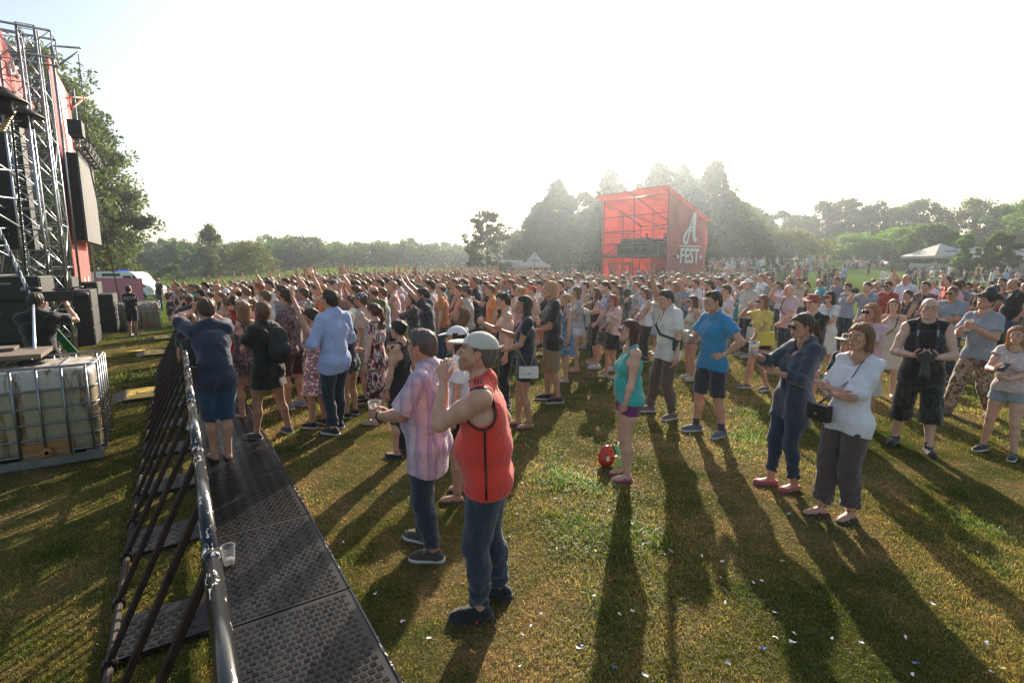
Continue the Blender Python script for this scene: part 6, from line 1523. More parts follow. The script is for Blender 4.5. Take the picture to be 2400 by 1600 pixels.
marquee(2187, 600, 64, 5.4, 2.1, 'white marquee with purple print partly behind the dark maple'); marquee(2256, 600, 64, 4.3, 2.1, 'middle white marquee half hidden by the young bright tree'); marquee(2345, 600, 60, 7.4, 2.1, 'largest white marquee with purple print at the right edge', 1.6)
marquee(2420, 600, 90, 7.0, 2.5, 'white marquee cut by the right edge behind the largest one')
for (u, Y, w_, lab) in ((2040, 84, 5.0, 'pale tent wall behind the small bright maples, left one'), (2110, 84, 4.5, 'pale tent wall behind the bright maples, right one')): marquee(u, 600, Y, w_, 1.9, lab, 1.0, pr=False)
marquee(1252, 620, 58, 3.3, 2.2, 'small white peaked tent with swooping roof left of the booth', 1.45, True)
X = (1190 - CX) / F_PX * 66; r = tag(empty('long_tent', (X, 66, float(terrain(X, 66)))), 'long white tent with a rounded roof beside the lone maple', 'tent'); m = MB(); V = []
for x in (-2.1, 2.1):
 for t in np.linspace(0, math.pi, 9): V.append((x + (-.25 if x < 0 else .25) * -math.sin(t) * .5, -1.3 * math.cos(t), 1.75 + 1.0 * math.sin(t) ** .8))
m.add(V, [[j, j + 1, 9 + j + 1, 9 + j] for j in range(8)]); m.P.setdefault(9, []).append(np.array([list(range(9))[::-1], [9 + j for j in range(9)]])); m.M.setdefault(9, []).append(np.array([0, 0])); m.build('roof', M_CANVAS, r)
m = MB()
for x in (-2, 2):
 for y in (-1.3, 1.3): m.tube([(x, y, 0), (x, y, 1.75)], .04, 6)
m.build('poles', M_STEEL, r); m = MB(); m.tube([(-.1 + .45 * math.cos(a), -1.22 - .0, 2.15 + .16 * math.sin(a)) for a in np.linspace(0, 6.28, 14, endpoint=False)], .025, 5, closed=True); m.tube([(-.4, -1.25, 2.1), (0, -1.25, 2.2), (.3, -1.25, 2.1)], .03, 5); m.build('roof_logo', simple('dull_print', (.25, .1, .15), .7), r)
# long printed fence banner below the marquees
m = MB(); V = []; pts = [ground(2165, 618), ground(2230, 622), ground(2310, 624), ground(2440, 628)]; Yb = [60, 59, 56, 52]; pp = []
for u, Y in zip((2120, 2200, 2300, 2460), Yb): X = (u - CX) / F_PX * Y; pp.append(vec(X, Y, float(terrain(X, Y))))
for k in range(3):
 r = tag(empty('banner_fence', pp[k]), ['white printed banner fence below the first marquee', 'white printed banner fence below the middle marquee', 'white printed banner fence below the right marquee'][k], 'banner fence', 'banner fences along the lawn'); d = pp[k + 1] - pp[k]; L = np.linalg.norm(d[:2]); a = math.atan2(d[1], d[0]); sl = d[2]
 m = MB(); m.add([(0, -.02, .25), (L - .1, -.02, .25 + sl), (L - .1, -.02, 1.3 + sl), (0, -.02, 1.3), (0, .02, .25), (L - .1, .02, .25 + sl), (L - .1, .02, 1.3 + sl), (0, .02, 1.3)], [[0, 1, 2, 3], [7, 6, 5, 4], [0, 4, 5, 1], [1, 5, 6, 2], [2, 6, 7, 3], [3, 7, 4, 0]]); m.build('banner', simple('banner_white', (.48, .42, .40), .8), r).rotation_euler = (0, 0, a)
 m = MB()
 for x in np.arange(.4, L - .6, 1.9):
  z = .8 + sl * x / L; m.tube([(x, -.035, z - .2), (x + .1, -.035, z), (x + .18, -.035, z + .22), (x + .3, -.035, z + .1)], .05, 5); m.tube([(x + .5, -.035, z), (x + .9, -.035, z + .08), (x + 1.2, -.035, z - .05)], .05, 5)
 o = m.build('banner_print', simple('pink_print', (.38, .14, .14), .8), r); o.rotation_euler = (0, 0, a); m = MB(); m.add([(0, -.04, .24), (L - .1, -.04, .24 + sl), (L - .1, -.04, .38 + sl), (0, -.04, .38)], [[0, 1, 2, 3]]); o = m.build('red_border', simple('red_border', (.5, .08, .06), .8), r); o.rotation_euler = (0, 0, a)
 m = MB(); m.box((0, 0, .65), (.06, .06, 1.3)); m.build('post', M_BLK, r)
# ambulance van
vb = vec(-35.0, 46.8, 0); vb[2] = float(terrain(vb[0], vb[1])); van = tag(empty('ambulance_van', vb, 0), 'white ambulance van with a red stripe parked behind the pink fence panel', 'van'); M_VAN = simple('white_paint', (.75, .75, .76), .25, 0, .03)
prof = [(-2.9, .35), (-2.95, 2.1), (-2.85, 2.42), (.95, 2.45), (1.35, 2.30), (2.05, 1.42), (2.85, 1.12), (3.0, .9), (3.0, .4), (2.75, .35)]; MB().prism(prof, 1.95).build('body', M_VAN, van, bevel=.06)
MB().prism([(1.30, 1.42), (1.95, 1.42), (1.42, 2.14), (1.30, 2.14)][::1] + [], 2.0).build('side_window', M_LENS, van); MB().prism([(.45, 1.42), (1.18, 1.42), (1.18, 2.1), (.45, 2.1)], 2.0).build('side_window', M_LENS, van)
MB().prism([(-1.4, 2.05), (.2, 2.05), (.2, 2.3), (-1.4, 2.3)], 1.99).build('roof_window', M_LENS, van); MB().prism([(-2.9, 1.05), (2.4, 1.05), (2.2, 1.35), (-2.9, 1.35)], 1.985).build('red_stripe', simple('red_stripe', (.5, .03, .03), .4), van)
for x in (-1.9, 1.95):
 for y in (-.9, .9):
  w_ = MB(); w_.lathe([(.001, -.11), (.34, -.11), (.36, -.06), (.36, .06), (.34, .11), (.001, .11)], 20, (x, y, .36), 0, rotm((0, 0, 1), (0, 1, 0))); t_ = w_.build('wheel', simple('tyre', (.02, .02, .02), .8), van, smooth=True); k_ = MB(); k_.lathe([(.001, -.12), (.20, -.12), (.22, -.10)], 14, (x, y, .36), 0, rotm((0, 0, 1), (0, 1, 0))); k_.lathe([(.22, .10), (.20, .12), (.001, .12)], 14, (x, y, .36), 0, rotm((0, 0, 1), (0, 1, 0))); k_.build('rim', M_ALU, t_)
MB().box((-.4, 0, 2.52), (.5, 1.3, .14)).build('light_bar', simple('blue_lamp', (.02, .08, .5), .2), van); MB().prism([(2.5, .75), (2.98, .75), (2.9, .98), (2.5, 1.0)], 1.98).build('headlight', simple('lamp_glass', (.6, .6, .6), .1), van); m = MB(); m.box((1.75, -1.1, 1.45), (.12, .2, .3)); m.box((1.75, 1.1, 1.45), (.12, .2, .3)); m.build('mirror', M_BLK, van)
A, B = at_depth(225, 645, 33), at_depth(330, 645, 31); z0 = float(terrain(A[0], 33)); A[2] = B[2] = 0; d = B - A; r = tag(empty('fence_panel', vec(A[0], A[1], z0), math.atan2(d[1], d[0])), 'pink corrugated fence panel in front of the ambulance van', 'fence panel'); L = np.linalg.norm(d); m = MB()
for k in range(int(L / .16)): m.box((.08 + .16 * k, .015 * (k % 2), .98), (.155, .03, 1.9))
m.build('corrugated_sheet', simple('pink_sheet', (.50, .16, .22), .6), r); m = MB(); m.box((L / 2, 0, 1.95), (L, .06, .05)); m.box((0, 0, 1), (.06, .06, 2)); m.box((L, 0, 1), (.06, .06, 2)); m.build('frame', simple('pink_frame', (.42, .12, .18), .5), r)
# lamp posts
def lamp(u, vtop, Y, label):
 X = (u - CX) / F_PX * Y; z = float(terrain(X, Y)); H = at_depth(u, vtop, Y)[2] - z; r = tag(empty('lamp_post', (X, Y, z)), label, 'lamp post', 'black park lamp posts'); k = H / 4.6
 MB().lathe([(.16, 0), (.16, .5), (.10, .6), (.085, 1.1), (.06, 1.15), (.05, 3.85), (.09, 3.9), (.05, 3.95)], 12).build('post', M_BLK, r, smooth=True)
 MB().lathe([(.10, 3.96), (.21, 4.32), (.20, 4.33)], 6).build('lantern_glass', simple('lantern_glass', (.62, .62, .60), .3), r); m = MB(); m.lathe([(.27, 4.33), (.24, 4.38), (.08, 4.56), (.03, 4.60), (.02, 4.72), (.001, 4.74)], 6)
 for j in range(6): a = j * math.pi / 3; m.tube([(.10 * math.cos(a), .10 * math.sin(a), 3.95), (.215 * math.cos(a), .215 * math.sin(a), 4.33)], .014, 4)
 m.build('lantern_frame', M_BLK, r); r.scale = (k, k, k)
lamp(451, 602, 76, 'black lamp post near the slender silvery tree, first from the left'); lamp(858, 600, 70, 'black lamp post standing before the far wood, second from the left'); lamp(1073, 608, 84, 'black lamp post left of the lone maple'); lamp(1253, 594, 54, 'black lamp post in front of the small peaked tent'); lamp(1741, 578, 66, 'black lamp post at the left end of the right-hand lawn')
# ---------------------------------------------------------------- people in the foreground and the edge of the crowd
M_PHONE = simple('phone_black', (.012, .012, .014), .2); M_CAM = simple('camera_black', (.016, .016, .017), .45, bumps=.1)
HEROES = []; NSEED = [100]
def hero(label, at, rot, **kw):
 """at = (u, v of the feet, v of the head top) or ('h', u, v of the head top, height)"""
 NSEED[0] += 1
 if at[0] == 'p': loc = np.array([(at[1] - CX) / F_PX * at[2], at[2], 0.0]); loc[2] = float(terrain(*loc[:2])); H = at[3]
 elif at[0] == 'h': loc = from_head(at[1], at[2], at[3]); H = at[3]
 else:
  loc = ground(at[0], at[1]); H = at_depth(at[0], at[2], loc[1])[2] - loc[2]
  if kw.get('hat'): H -= .04 if kw['hat'][0] in ('cap', 'backcap') else .09
  H = float(np.clip(H, kw.pop('Hmin', 1.52), kw.pop('Hmax', 1.95)))
 if kw.get('plate'): loc[2] += .031
 sp = dict(kw); sp.update(H=H, loc=loc, rot=rot, seed=NSEED[0]); d = math.hypot(loc[0], loc[1])
 sp.setdefault('h', .010 if d < 6 else .012 if d < 9 else .0155); r = build_person(sp); tag(r, label, 'person'); sp['label'] = label; HEROES.append(sp); return sp
def T(t, c, **k): return dict(type=t, color=c, **k)
def held(sp, i, kind, label, cat=None, **kw):
 p, M = arm_point(sp['_q'], i); wp = wpt(sp, p); Mw = np.array(Matrix.Rotation(R(sp['rot']), 3, 'Z')) @ M
 if kind == 'cup':
  off = wdir(sp, sp['_q'].fr * 0) ; z = vec(0, 0, 1);
  if kw.get('tilt'): f = wdir(sp, vec(0, 1, 0)); z = unit(vec(0, 0, 1) * math.cos(kw['tilt']) - f * math.sin(kw['tilt']))
  Mx = rotm(np.cross(z, (1, 0, .01)), z); return cup(wp - z * .055, label, kw.get('full', .6), Mx, kw.get('s', 1.15), kw.get('beer', False))
 r = empty({'phone': 'phone', 'can': 'drink_can', 'camera': 'camera', 'bag': 'shopping_bag'}[kind], wp)
 if kind == 'phone':
  f = wdir(sp, kw.get('n', vec(0, 1, .1))); up = vec(*kw.get('up', (0, 0, 1))); Mx = rotm(f, up); r.matrix_world = Matrix.Translation(Vector(wp)) @ Matrix(Mx.tolist()).to_4x4(); w_, h_ = (.15, .075) if kw.get('wide') else (.072, .148)
  MB().box((0, 0, .02), (w_, .009, h_)).build('phone_case', M_PHONE, r, bevel=.003); MB().box((0, -.0055, .02), (w_ * .93, .001, h_ * .92)).build('screen', simple('phone_screen', (.05, .06, .08), .1), r); tag(r, label, 'phone')
 elif kind == 'can':
  m = MB(); m.lathe([(.001, -.08), (.026, -.08), (.033, -.070), (.033, .070), (.027, .082), (.026, .079), (.001, .079)], 20); m.build('can_body', simple('can_silver', (.62, .60, .56), .3, .6), r, smooth=True)
  m = MB(); m.lathe([(.0335, -.04), (.0337, .03)], 20); m.build('can_print', simple('can_print', (.55, .50, .40), .5), r, smooth=True); tag(r, label, 'drink can')
 elif kind == 'camera':
  f = wdir(sp, kw.get('n', vec(0, 1, 0))); Mx = rotm(f, (0, 0, 1)); r.matrix_world = Matrix.Translation(Vector(wp)) @ Matrix(Mx.tolist()).to_4x4()
  m = MB(); m.box((0, 0, 0), (.14, .06, .085)); m.box((0, .005, .055), (.055, .055, .035), taper=.75); m.box((.05, .02, -.01), (.03, .05, .09)); m.build('camera_body', M_CAM, r, bevel=.006)
  L = kw.get('L', .12); m = MB(); m.lathe([(.001, .03), (.034, .03), (.036, .05), (.036, L * .7), (.040, L * .75), (.040, L + .02), (.033, L + .03), (.030, L), (.001, L)], 22, M=rotm((0, 0, 1), (0, 1, 0))); m.build('lens', M_CAM, r, smooth=True); tag(r, label, 'camera')
 return r
def strap_line(sp, pts, w, t, name, mat, label, cat):
 """flat band through points given in the person's frame"""
 P = [np.asarray(p, float) for p in pts]; m = MB(); W = [wpt(sp, p) for p in P]; m.tube(W, w / 2, 8, flat=t / w); o = m.build(name, mat, smooth=True); tag(o, label, cat); return o
def crossbody(sp, side, label, bagpos, size, colr, bagname='shoulder_bag', strapw=.022, parentless=True, flap=True, rough=.4, long_=False, strapcol=None, on_shoulder=False):
 """bag hanging from a strap that follows the torso; side = shoulder carrying it (+1 right, -1 left)"""
 q = sp['_q']; mat = simple('bag_leather', colr, rough, bumps=.2); ms = simple('bag_strap', strapcol or colr, .5); g = .026 + (.03 if q.sex == 'm' else .015) + .05 * q.fat
 sh = q.Nk - q.d * .022 + q.xr * side * (.075 if not on_shoulder else .14); bp_ = vec(*bagpos);
 A = bp_ + vec(0, .0, size[2] / 2); fr, xr, d = q.fr, q.xr, q.d; c1 = q.Cc + xr * side * .04;
 front = [sh + d * .02, sh + fr * .07 - d * .03, q.Cc + xr * side * .065 + fr * (.10 + g), q.W + d * .10 + fr * (.105 + g) + xr * side * (-.03 if not on_shoulder else .12), A + fr * .03]
 back = [sh + d * .02, sh - fr * .06 - d * .02, q.Cc + xr * side * .05 - fr * (.105 + g * .6), q.W + d * .08 - fr * (.085 + g) + xr * side * (-.03 if not on_shoulder else .12)] + ([q.W + d * .02 + xr * math.copysign(.15 + g, bagpos[0])] if bagpos[1] > .1 else []) + [A - fr * (.03 if bagpos[1] <= .1 else -.01)]
 r = empty(bagname, wpt(sp, bp_), R(sp['rot']) + (math.pi / 2 if abs(bagpos[0]) > .15 else 0)); tag(r, label, 'bag'); inv = r.matrix_basis if False else None
 m = MB(); w_, d_, h_ = size; m.box((0, 0, 0), (w_, d_, h_), taper=.92); o = m.build('bag_body', mat, r, bevel=.015)
 if flap: m = MB(); m.box((0, d_ * .02, h_ * .18), (w_ * .985, d_ * 1.12, h_ * .64), taper=.96); m.build('flap', mat, r, bevel=.012); MB().box((0, d_ * .6, -.01), (.03, .012, .02)).build('clasp', M_ALU, r)
 a = r.rotation_euler[2]; c = r.location; ca, sa = math.cos(-a), math.sin(-a)
 def tol(p): x, y, z = wpt(sp, p) - np.array(c); return (x * ca - y * sa, x * sa + y * ca, z)
 m = MB(); m.tube([tol(p) for p in front], strapw / 2, 8, flat=.35); m.tube([tol(p) for p in back], strapw / 2, 8, flat=.35); m.build('strap', ms, r, smooth=True); return r
def backpack(sp, label, colr, size=(.28, .15, .40), dz=0, straps=True, cat='backpack'):
 q = sp['_q']; c = q.Cc - q.fr * (.145 + size[1] / 2 + .03 * q.fat) - q.d * (.06 - dz); r = empty('backpack', wpt(sp, c), R(sp['rot'])); tag(r, label, cat); mt = simple('pack_cloth', colr, .8, bumps=.3)
 M = np.array(q.M); g = Grid((-.25, -.2, -.32), (.25, .2, .32), .012); x, y, z = np.array(size) / 2
 g.add(Cone(M @ vec(0, 0, -z + x * .7), M @ vec(0, 0, z - x * .7), x, x * .88, M[:, 1], y / x), 0); g.add(Ell(M @ vec(0, -y * .9, -z * .35), (x * .72, y * .6, z * .45)), .03); g.shift(folds(random.Random(5), .006, 22)); V, F = g.surface(); link('pack_body', mk_mesh('pack', V * sp['_s'], [F], [mt]), r)
 m = MB()
 for s in (1, -1):
  m.tube([(M @ vec(s * .07, y, z * .8)), (M @ vec(s * .085, y + .09, z * .8 + .065)), (M @ vec(s * .095, y + .20, z * .6)), (M @ vec(s * .12, y + .235, z * -.1)), (M @ vec(s * .15, y + .13, -z * .6))], .021, 8, flat=.35)
 m.build('shoulder_straps', mt, r, smooth=True); m = MB(); m.tube([M @ vec(-x * .55, -y * 1.25, -.02), M @ vec(0, -y * 1.4, -.015), M @ vec(x * .55, -y * 1.25, -.02)], .004, 5); m.build('zip', M_BLK, r); return r
def print_on(sp, txt, size, z, y_sign, mat, k=1.6, parent=None, bold=.0):
 """lettering bent onto the chest (+1) or back (-1)"""
 q = sp['_q']; me = text_mesh(txt, size, mat, .001, bold); co = np.zeros(len(me.vertices) * 3); me.vertices.foreach_get('co', co); co = co.reshape(-1, 3); top = sp['_root'].children[0]
 for ch in sp['_root'].children:
  if ch.name.split('.')[0] in ('t_shirt', 'vest', 'shirt', 'polo_shirt'): top = ch
 tv = np.zeros(len(top.data.vertices) * 3); top.data.vertices.foreach_get('co', tv); tv = tv.reshape(-1, 3); out = []
 for x, y, zz in co:
  X, Z = (x if y_sign < 0 else -x), z * sp['_s'] + zz; d = (tv[:, 0] - X) ** 2 + (tv[:, 2] - Z) ** 2; m_ = d < .035 ** 2; yy = (tv[m_, 1] * y_sign).max() if m_.any() else .12; out.append((X, y_sign * (yy + .004 + abs(y)), Z))
 if y_sign > 0:
  pass
 me.vertices.foreach_set('co', np.array(out, np.float32).ravel()); me.update(); o = link('lettering', me, top); return o
M_WTX = simple('shirt_print_white', (.7, .7, .7), .8)
# --- nearest figures
s = hero('man in red sleeveless football shirt and cream cap drinking from a cup', (1146, 1428, 769), 88, fat=.62, h=.0085, armL=((.02, .215, 1.50), (.12, .8, -1), 'grip', (-.25, .1, 1), (-1, -.35, 0)), armR='pocket', head=(-3, 12, 0), lean=4,
  feet=((.13, -.06, 12), (-.09, .05, -6)), hat=('cap', (.60, .55, .47)), hair=('capped', 'grey'), top=T('vest', (.75, .05, .03), hem=-.10, neck='crew', armhole=.060, strap=.012, ease=.018, fold=.003), bottom=T('jeans', (.028, .040, .062), fold=.006, wa=.060, w=.012), shoes=dict(type='loafer', color='black', darksole=1), skin=(.56, .31, .22), stubble=1)
held(s, 1, 'cup', 'clear plastic cup at the lips of the man in the red sleeveless shirt', tilt=1.1, full=.3)
def piping(sp, pts, name='black_piping', w=.007, mat=None, on=('vest', 'tank_top', 'shirt', 'polo_shirt')):
 top = [c for c in sp['_root'].children if c.name.split('.')[0] in on][0]; tv = np.zeros(len(top.data.vertices) * 3); top.data.vertices.foreach_get('co', tv); tv = tv.reshape(-1, 3); P = []
 for p in pts:
  p = np.array(p) * sp['_s']; i = np.argmin(((tv - p) ** 2).sum(1)); P.append(tv[i] + unit(tv[i] - sp['_q'].Cc * (1, 1, 0) * sp['_s'] - vec(0, 0, tv[i][2])) * .002)
 P = np.array(P);
 for _ in range(2): P[1:-1] = (P[:-2] + P[1:-1] * 2 + P[2:]) / 4
 m = MB(); m.tube(list(P), w, 6); me = m.mesh(name, mat or M_BLK, True); return link(name, me, top)
q = s['_q']
piping(s, [q.W + q.xr * -.22 + vec(0, -.01, z) for z in np.linspace(-.22, .20, 14)])
piping(s, [q.sh[1] + q.xr * -.022 + q.fr * .085 * math.cos(a) + q.d * (-.06 + .12 * math.sin(a)) for a in np.linspace(0, 2 * math.pi, 26)], w=.008)
for dy in (-.022, 0, .022): piping(s, [q.Nk + q.xr * -t + q.fr * dy + q.d * .03 for t in np.linspace(.06, .165, 8)], w=.0045)
piping(s, [q.Nk + q.d * .03 + q.xr * .072 * math.cos(a) + q.fr * .072 * math.sin(a) for a in np.linspace(0, 2 * math.pi, 22)], w=.008)
def jeans_seams(s, j=('jeans',)):
 q = s['_q']; mt = simple('seam_thread', (.05, .055, .06), .8)
 for i, sg in ((0, 1), (1, -1)):
  o_ = q.xr * sg * .13; piping(s, [q.hip[i] + (q.ank[i] - q.hip[i]) * t + (q.knee[i] - (q.hip[i] + q.ank[i]) / 2) * (1 - abs(2 * t - 1)) + o_ * (1 - .45 * t) for t in np.linspace(-.05, .93, 18)], 'side_seam', .003, mt, j)
  c = q.P + q.xr * sg * .075 - q.fr * .16 + vec(0, 0, -.04); piping(s, [c + q.xr * a + vec(0, 0, b) for a, b in ((-.05, .05), (-.05, 0), (-.048, -.05), (0, -.075), (.048, -.05), (.05, 0), (.05, .05), (0, .05), (-.05, .05))], 'pocket_stitching', .003, mt, j)
jeans_seams(s)
s = hero('grey-haired man in lilac plaid shirt and jeans holding a half-full cup', (1012, 1292, 774), 78, fat=.75, h=.0085, armL=((.09, .37, 1.115), (.5, -.55, -1), 'grip', (-.45, 1, .1), (-1, -.25, 0)), armR=((.04, .34, 1.10), (.6, -.4, -1), 'soft', (-.8, .8, .1), (-.6, -.6, .2)), head=(8, -2, 0),
  feet=((.12, .12, 12), (-.12, -.06, -8)), hair=('short', (.11, .10, .10)), top=T('shirt', (.66, .46, .50), print='plaid', hem=-.20, taildrop=.05, sleeve=.85, ease=.026, cuff=.022, neck='collar', fold=.0055), bottom=T('jeans', (.024, .036, .058), fold=.006, wa=.062, w=.014), shoes=dict(type='sneaker', color=(.07, .055, .045)), watch=1, skin=(.46, .24, .16))
held(s, 1, 'cup', 'clear plastic cup half full in the hands of the man in the plaid shirt', full=.7)
jeans_seams(s); q = s['_q']
piping(s, [q.Cc + q.fr * .16 + q.xr * -.0 + q.d * t for t in np.linspace(.10, -.42, 16)], 'button_placket', .004, simple('placket', (.35, .28, .36), .8)); piping(s, [q.sh[1] + q.xr * -.03 + q.fr * .09 * math.cos(a) + q.d * (-.04 + .10 * math.sin(a)) for a in np.linspace(.3, 2.8, 14)], 'sleeve_seam', .003, simple('placket', (.35, .28, .36), .8))
for i, sh in enumerate([c for c in s['_root'].children if c.name.startswith('shoe')]):
 A = q.ank[i] * (1, 1, 0); f = q.fdir[i]; sd = np.cross(f, vec(0, 0, 1)); m = MB()
 for k in range(4): p = A + f * (.045 + .022 * k) + vec(0, 0, .100 - .011 * k); m.tube([p - sd * .026 - vec(0, 0, .012), p, p + sd * .026 + f * .012 - vec(0, 0, .012)], .0035, 6)
 for sg in (-1, 1): p = A + f * .04 + vec(0, 0, .102); m.tube([p, p + sd * sg * .03 + vec(0, 0, .015), p + sd * sg * .04 - vec(0, 0, .01), p + sd * sg * .01], .003, 5)
 link('laces', m.mesh('laces', simple('lace', (.45, .42, .36), .8), True), sh)
s = hero('woman in turquoise tank top and purple shorts with long auburn hair, sunglasses', (1468, 1118, 752), 92, sex='f', fat=.72, h=.0085, armL=((.20, .10, .84), (.4, -1, 0), 'relaxed', (-.2, .2, -1), (-1, .1, 0)), armR='down', head=(0, 6, 0), feet=((.07, .0, 6), (-.09, .02, -6)), hair=('long', (.085, .028, .016)), glasses='sun',
  top=T('tank', (.045, .40, .36), hem=-.05, neck='scoop', strap=-.025, armhole=.05, ease=.008, drape=0, fold=.002), bottom=T('minishorts', (.17, .03, .15), leg=.36, w=.02, rise=.03), shoes=dict(type='flip', color=(.45, .06, .16)), skin=(.60, .36, .27))
s = hero('young man in white embroidered shirt throwing a horns sign with his raised arm', (1560, 975, 677), 104, side=8, lean=-3, twist=-6, h=.010, armR=((.02, .30, 2.05), (1, -.3, 0), 'horns', (-.1, .05, 1), (0, 1, .05)), armL='down', head=(-4, -10, -4), feet=((.26, .10, 14), (-.14, -.02, -14)), hips=(.02, 0), hair=('quiff', 'dark brown'),
  top=T('shirt', (.66, .62, .56), hem=-.11, sleeve=.75, ease=.026, cuff=.022, neck='v', fold=.006), bottom=T('trousers', (.115, .075, .055), wa=.056, w=.016), shoes=dict(type='sneaker', color=(.16, .12, .10)))
crossbody(s, 1, 'small black pouch on a black strap across the white embroidered shirt', (-.20, .0, 1.02), (.13, .05, .15), (.012, .012, .012), strapw=.035)
q = s['_q']; piping(s, [q.Nk + q.d * .02 + q.xr * .078 * math.cos(a) + q.fr * .080 * math.sin(a) for a in np.linspace(-.3, math.pi + .3, 18)], 'embroidery', .012, simple('red_embroidery', (.62, .10, .07), .8, var=.8, scale=60)); piping(s, [q.Nk + q.fr * .10 - q.d * t for t in np.linspace(0, .16, 8)], 'embroidery', .010, simple('red_embroidery', (.62, .10, .07), .8, var=.8, scale=60))
s = hero('man in bright blue polo with hand on hip and a drink can, dark denim shorts', (1660, 1016, 684), 108, fat=.25, h=.010, armL='hip', armR=((.10, .30, 1.22), (.8, -.3, -1), 'grip', (-.3, 1, .2), (-1, -.2, 0)), head=(4, -3, 0), feet=((.14, .08, 14), (-.14, -.08, -14)), hair=('short', 'dark brown'), glasses='spectacles',
  top=T('polo', (.015, .22, .42), hem=-.10, neck='collar', sleeve=.62, ease=.020, cuff=.014), bottom=T('shorts', (.035, .042, .060), print='denim', leg=.96, w=.022), shoes=dict(type='sneaker', color=(.12, .13, .15), sock='dark grey'), watch=1, watchcol=(.5, .5, .5), dial=1)
held(s, 0, 'can', 'silver drink can held by the man in the blue polo'); q = s['_q']
piping(s, [q.Nk + q.d * .035 + q.xr * .066 * math.cos(a) + q.fr * .066 * math.sin(a) for a in np.linspace(0, 2 * math.pi, 20)], 'red_collar', .010, simple('red_trim', (.45, .06, .05), .8))
s = hero('woman in loose dark blue blouse and jeans holding up a cup, ponytail', (1842, 1142, 734), 97, sex='f', h=.0095, lean=-7, armR=((.10, .42, 1.30), (.6, -.2, -1), 'grip', (-.2, .9, .6), (-.9, -.2, .3)), armL=((-.02, .24, 1.16), (.9, -.2, -1), 'flat', (-1, .1, .1), (0, -1, 0)), head=(0, -4, 0), feet=((.08, .12, 10), (-.08, -.02, -10)), hair=('ponytail', (.05, .028, .02)), glasses='sun',
  top=T('blouse', (.030, .042, .068), hem=-.20, sleeve=1.45, neck='scoop', ease=.028, flare=.02, fold=.008, taildrop=.08), bottom=T('jeans', (.018, .034, .062), leg=1.84, w=.004, wa=.050), shoes=dict(type='ballet', color=(.42, .10, .11)))
held(s, 0, 'cup', 'clear cup held up at face level by the woman in the dark blue blouse', full=.45)
s = hero('woman in white blouse with folded arms and brown trousers, short light-brown hair', (1966, 1208, 757), 108, sex='f', h=.0095, lean=-7, armL='cross', armR='cross2', head=(-4, 2, 0), feet=((.07, .13, 12), (-.08, -.03, -10)), hair=('bob', (.20, .11, .055)),
  top=T('blouse', (.74, .71, .74), hem=-.12, sleeve=1.5, neck='boat', ease=.013, flare=-.005, fold=.006, taildrop=.05), bottom=T('wide', (.085, .058, .052), leg=1.86, w=.026, wa=.082), shoes=dict(type='sandal', color='black'))
crossbody(s, -1, 'small black shoulder bag hanging in front of the white blouse', (.13, .19, .95), (.21, .07, .15), (.014, .012, .012), strapw=.010, strapcol=(.01, .01, .01))
s = hero('boy in pale sun hat and navy t-shirt with a red crab print', ('h', 1990, 787, 1.40), 122, sex='c', hat=('sunhat', (.50, .46, .40)), hair=('short', 'light brown'), armR='down', armL='low', top=T('tee', (.018, .024, .042), hem=-.10, sleeve=.75, cuff=.02, ease=.022), bottom=T('trousers', 'dark grey'), shoes=dict(type='sandal', color='brown'), head=(0, 8, 0))
print_on(s, 'CRAB BAR', .055, 1.36, 1, simple('grey_print', (.35, .33, .33), .8)); m = MB(); q = s['_q']; c = (q.Cc + q.fr * .125 - q.d * .05) * s['_s']
for sgn in (-1, 1):
 m.tube([c + vec(sgn * .02, 0, -.02), c + vec(sgn * .07, 0, .02), c + vec(sgn * .045, 0, .085)], [.012, .014, .020], 6)
 for k in range(3): m.tube([c + vec(sgn * .03, 0, -.05 - .012 * k), c + vec(sgn * .085, -.01, -.05 - .03 * k)], .006, 5)
m.lathe([(.001, -.012), (.05, -.008), (.055, .004), (.001, .014)], 14, c + vec(0, 0, -.055), 0, rotm((0, 0, 1), (0, 1, 0))); link('crab_print', m.mesh('crab', simple('red_print', (.55, .05, .06), .8), True), [x for x in s['_root'].children if x.name.startswith('t_shirt')][0])
s = hero('balding man in black sleeveless shirt and dark camouflage shorts holding a camera, facing us', (2139, 1052, 698), 146, fat=.35, h=.0095, armL='camera', armR=((.11, .26, 1.14), (.9, -.5, -.8), 'grip', (-.7, .8, .15), (-.6, -.2, .7)), head=(2, 4, 0), feet=((.17, -.10, 20), (-.13, .12, -12)), hair=('ring', 'brown'), glasses='spectacles',
  top=T('vest', (.014, .012, .014), hem=-.12, neck='crew', armhole=.05, strap=.025, ease=.022, fold=.004), bottom=T('bermuda', (.03, .03, .02), print='camo', leg=1.30, w=.040), shoes=dict(type='boot', color='black'), skin=(.58, .35, .26))
s_cam = s; q = s['_q']; wp = wpt(s, (q.wr[0] + q.wr[1]) / 2 + q.fr * .10 + vec(0, 0, 0)); r = empty('camera', wp, R(s['rot'])); tag(r, 'black long-lens camera hanging from the neck of the man facing us', 'camera'); m = MB(); m.box((0, 0, 0), (.15, .07, .10)); m.box((0, .0, .06), (.06, .05, .03), taper=.75); m.build('camera_body', M_CAM, r, bevel=.008)
m = MB(); m.lathe([(.001, -.03), (.036, -.04), (.040, -.10), (.044, -.16), (.052, -.18), (.052, -.23), (.045, -.235), (.001, -.225)], 22, (0, .02, 0)); m.build('lens', M_CAM, r, smooth=True)
m = MB(); ca, sa = math.cos(-r.rotation_euler[2]), math.sin(-r.rotation_euler[2])
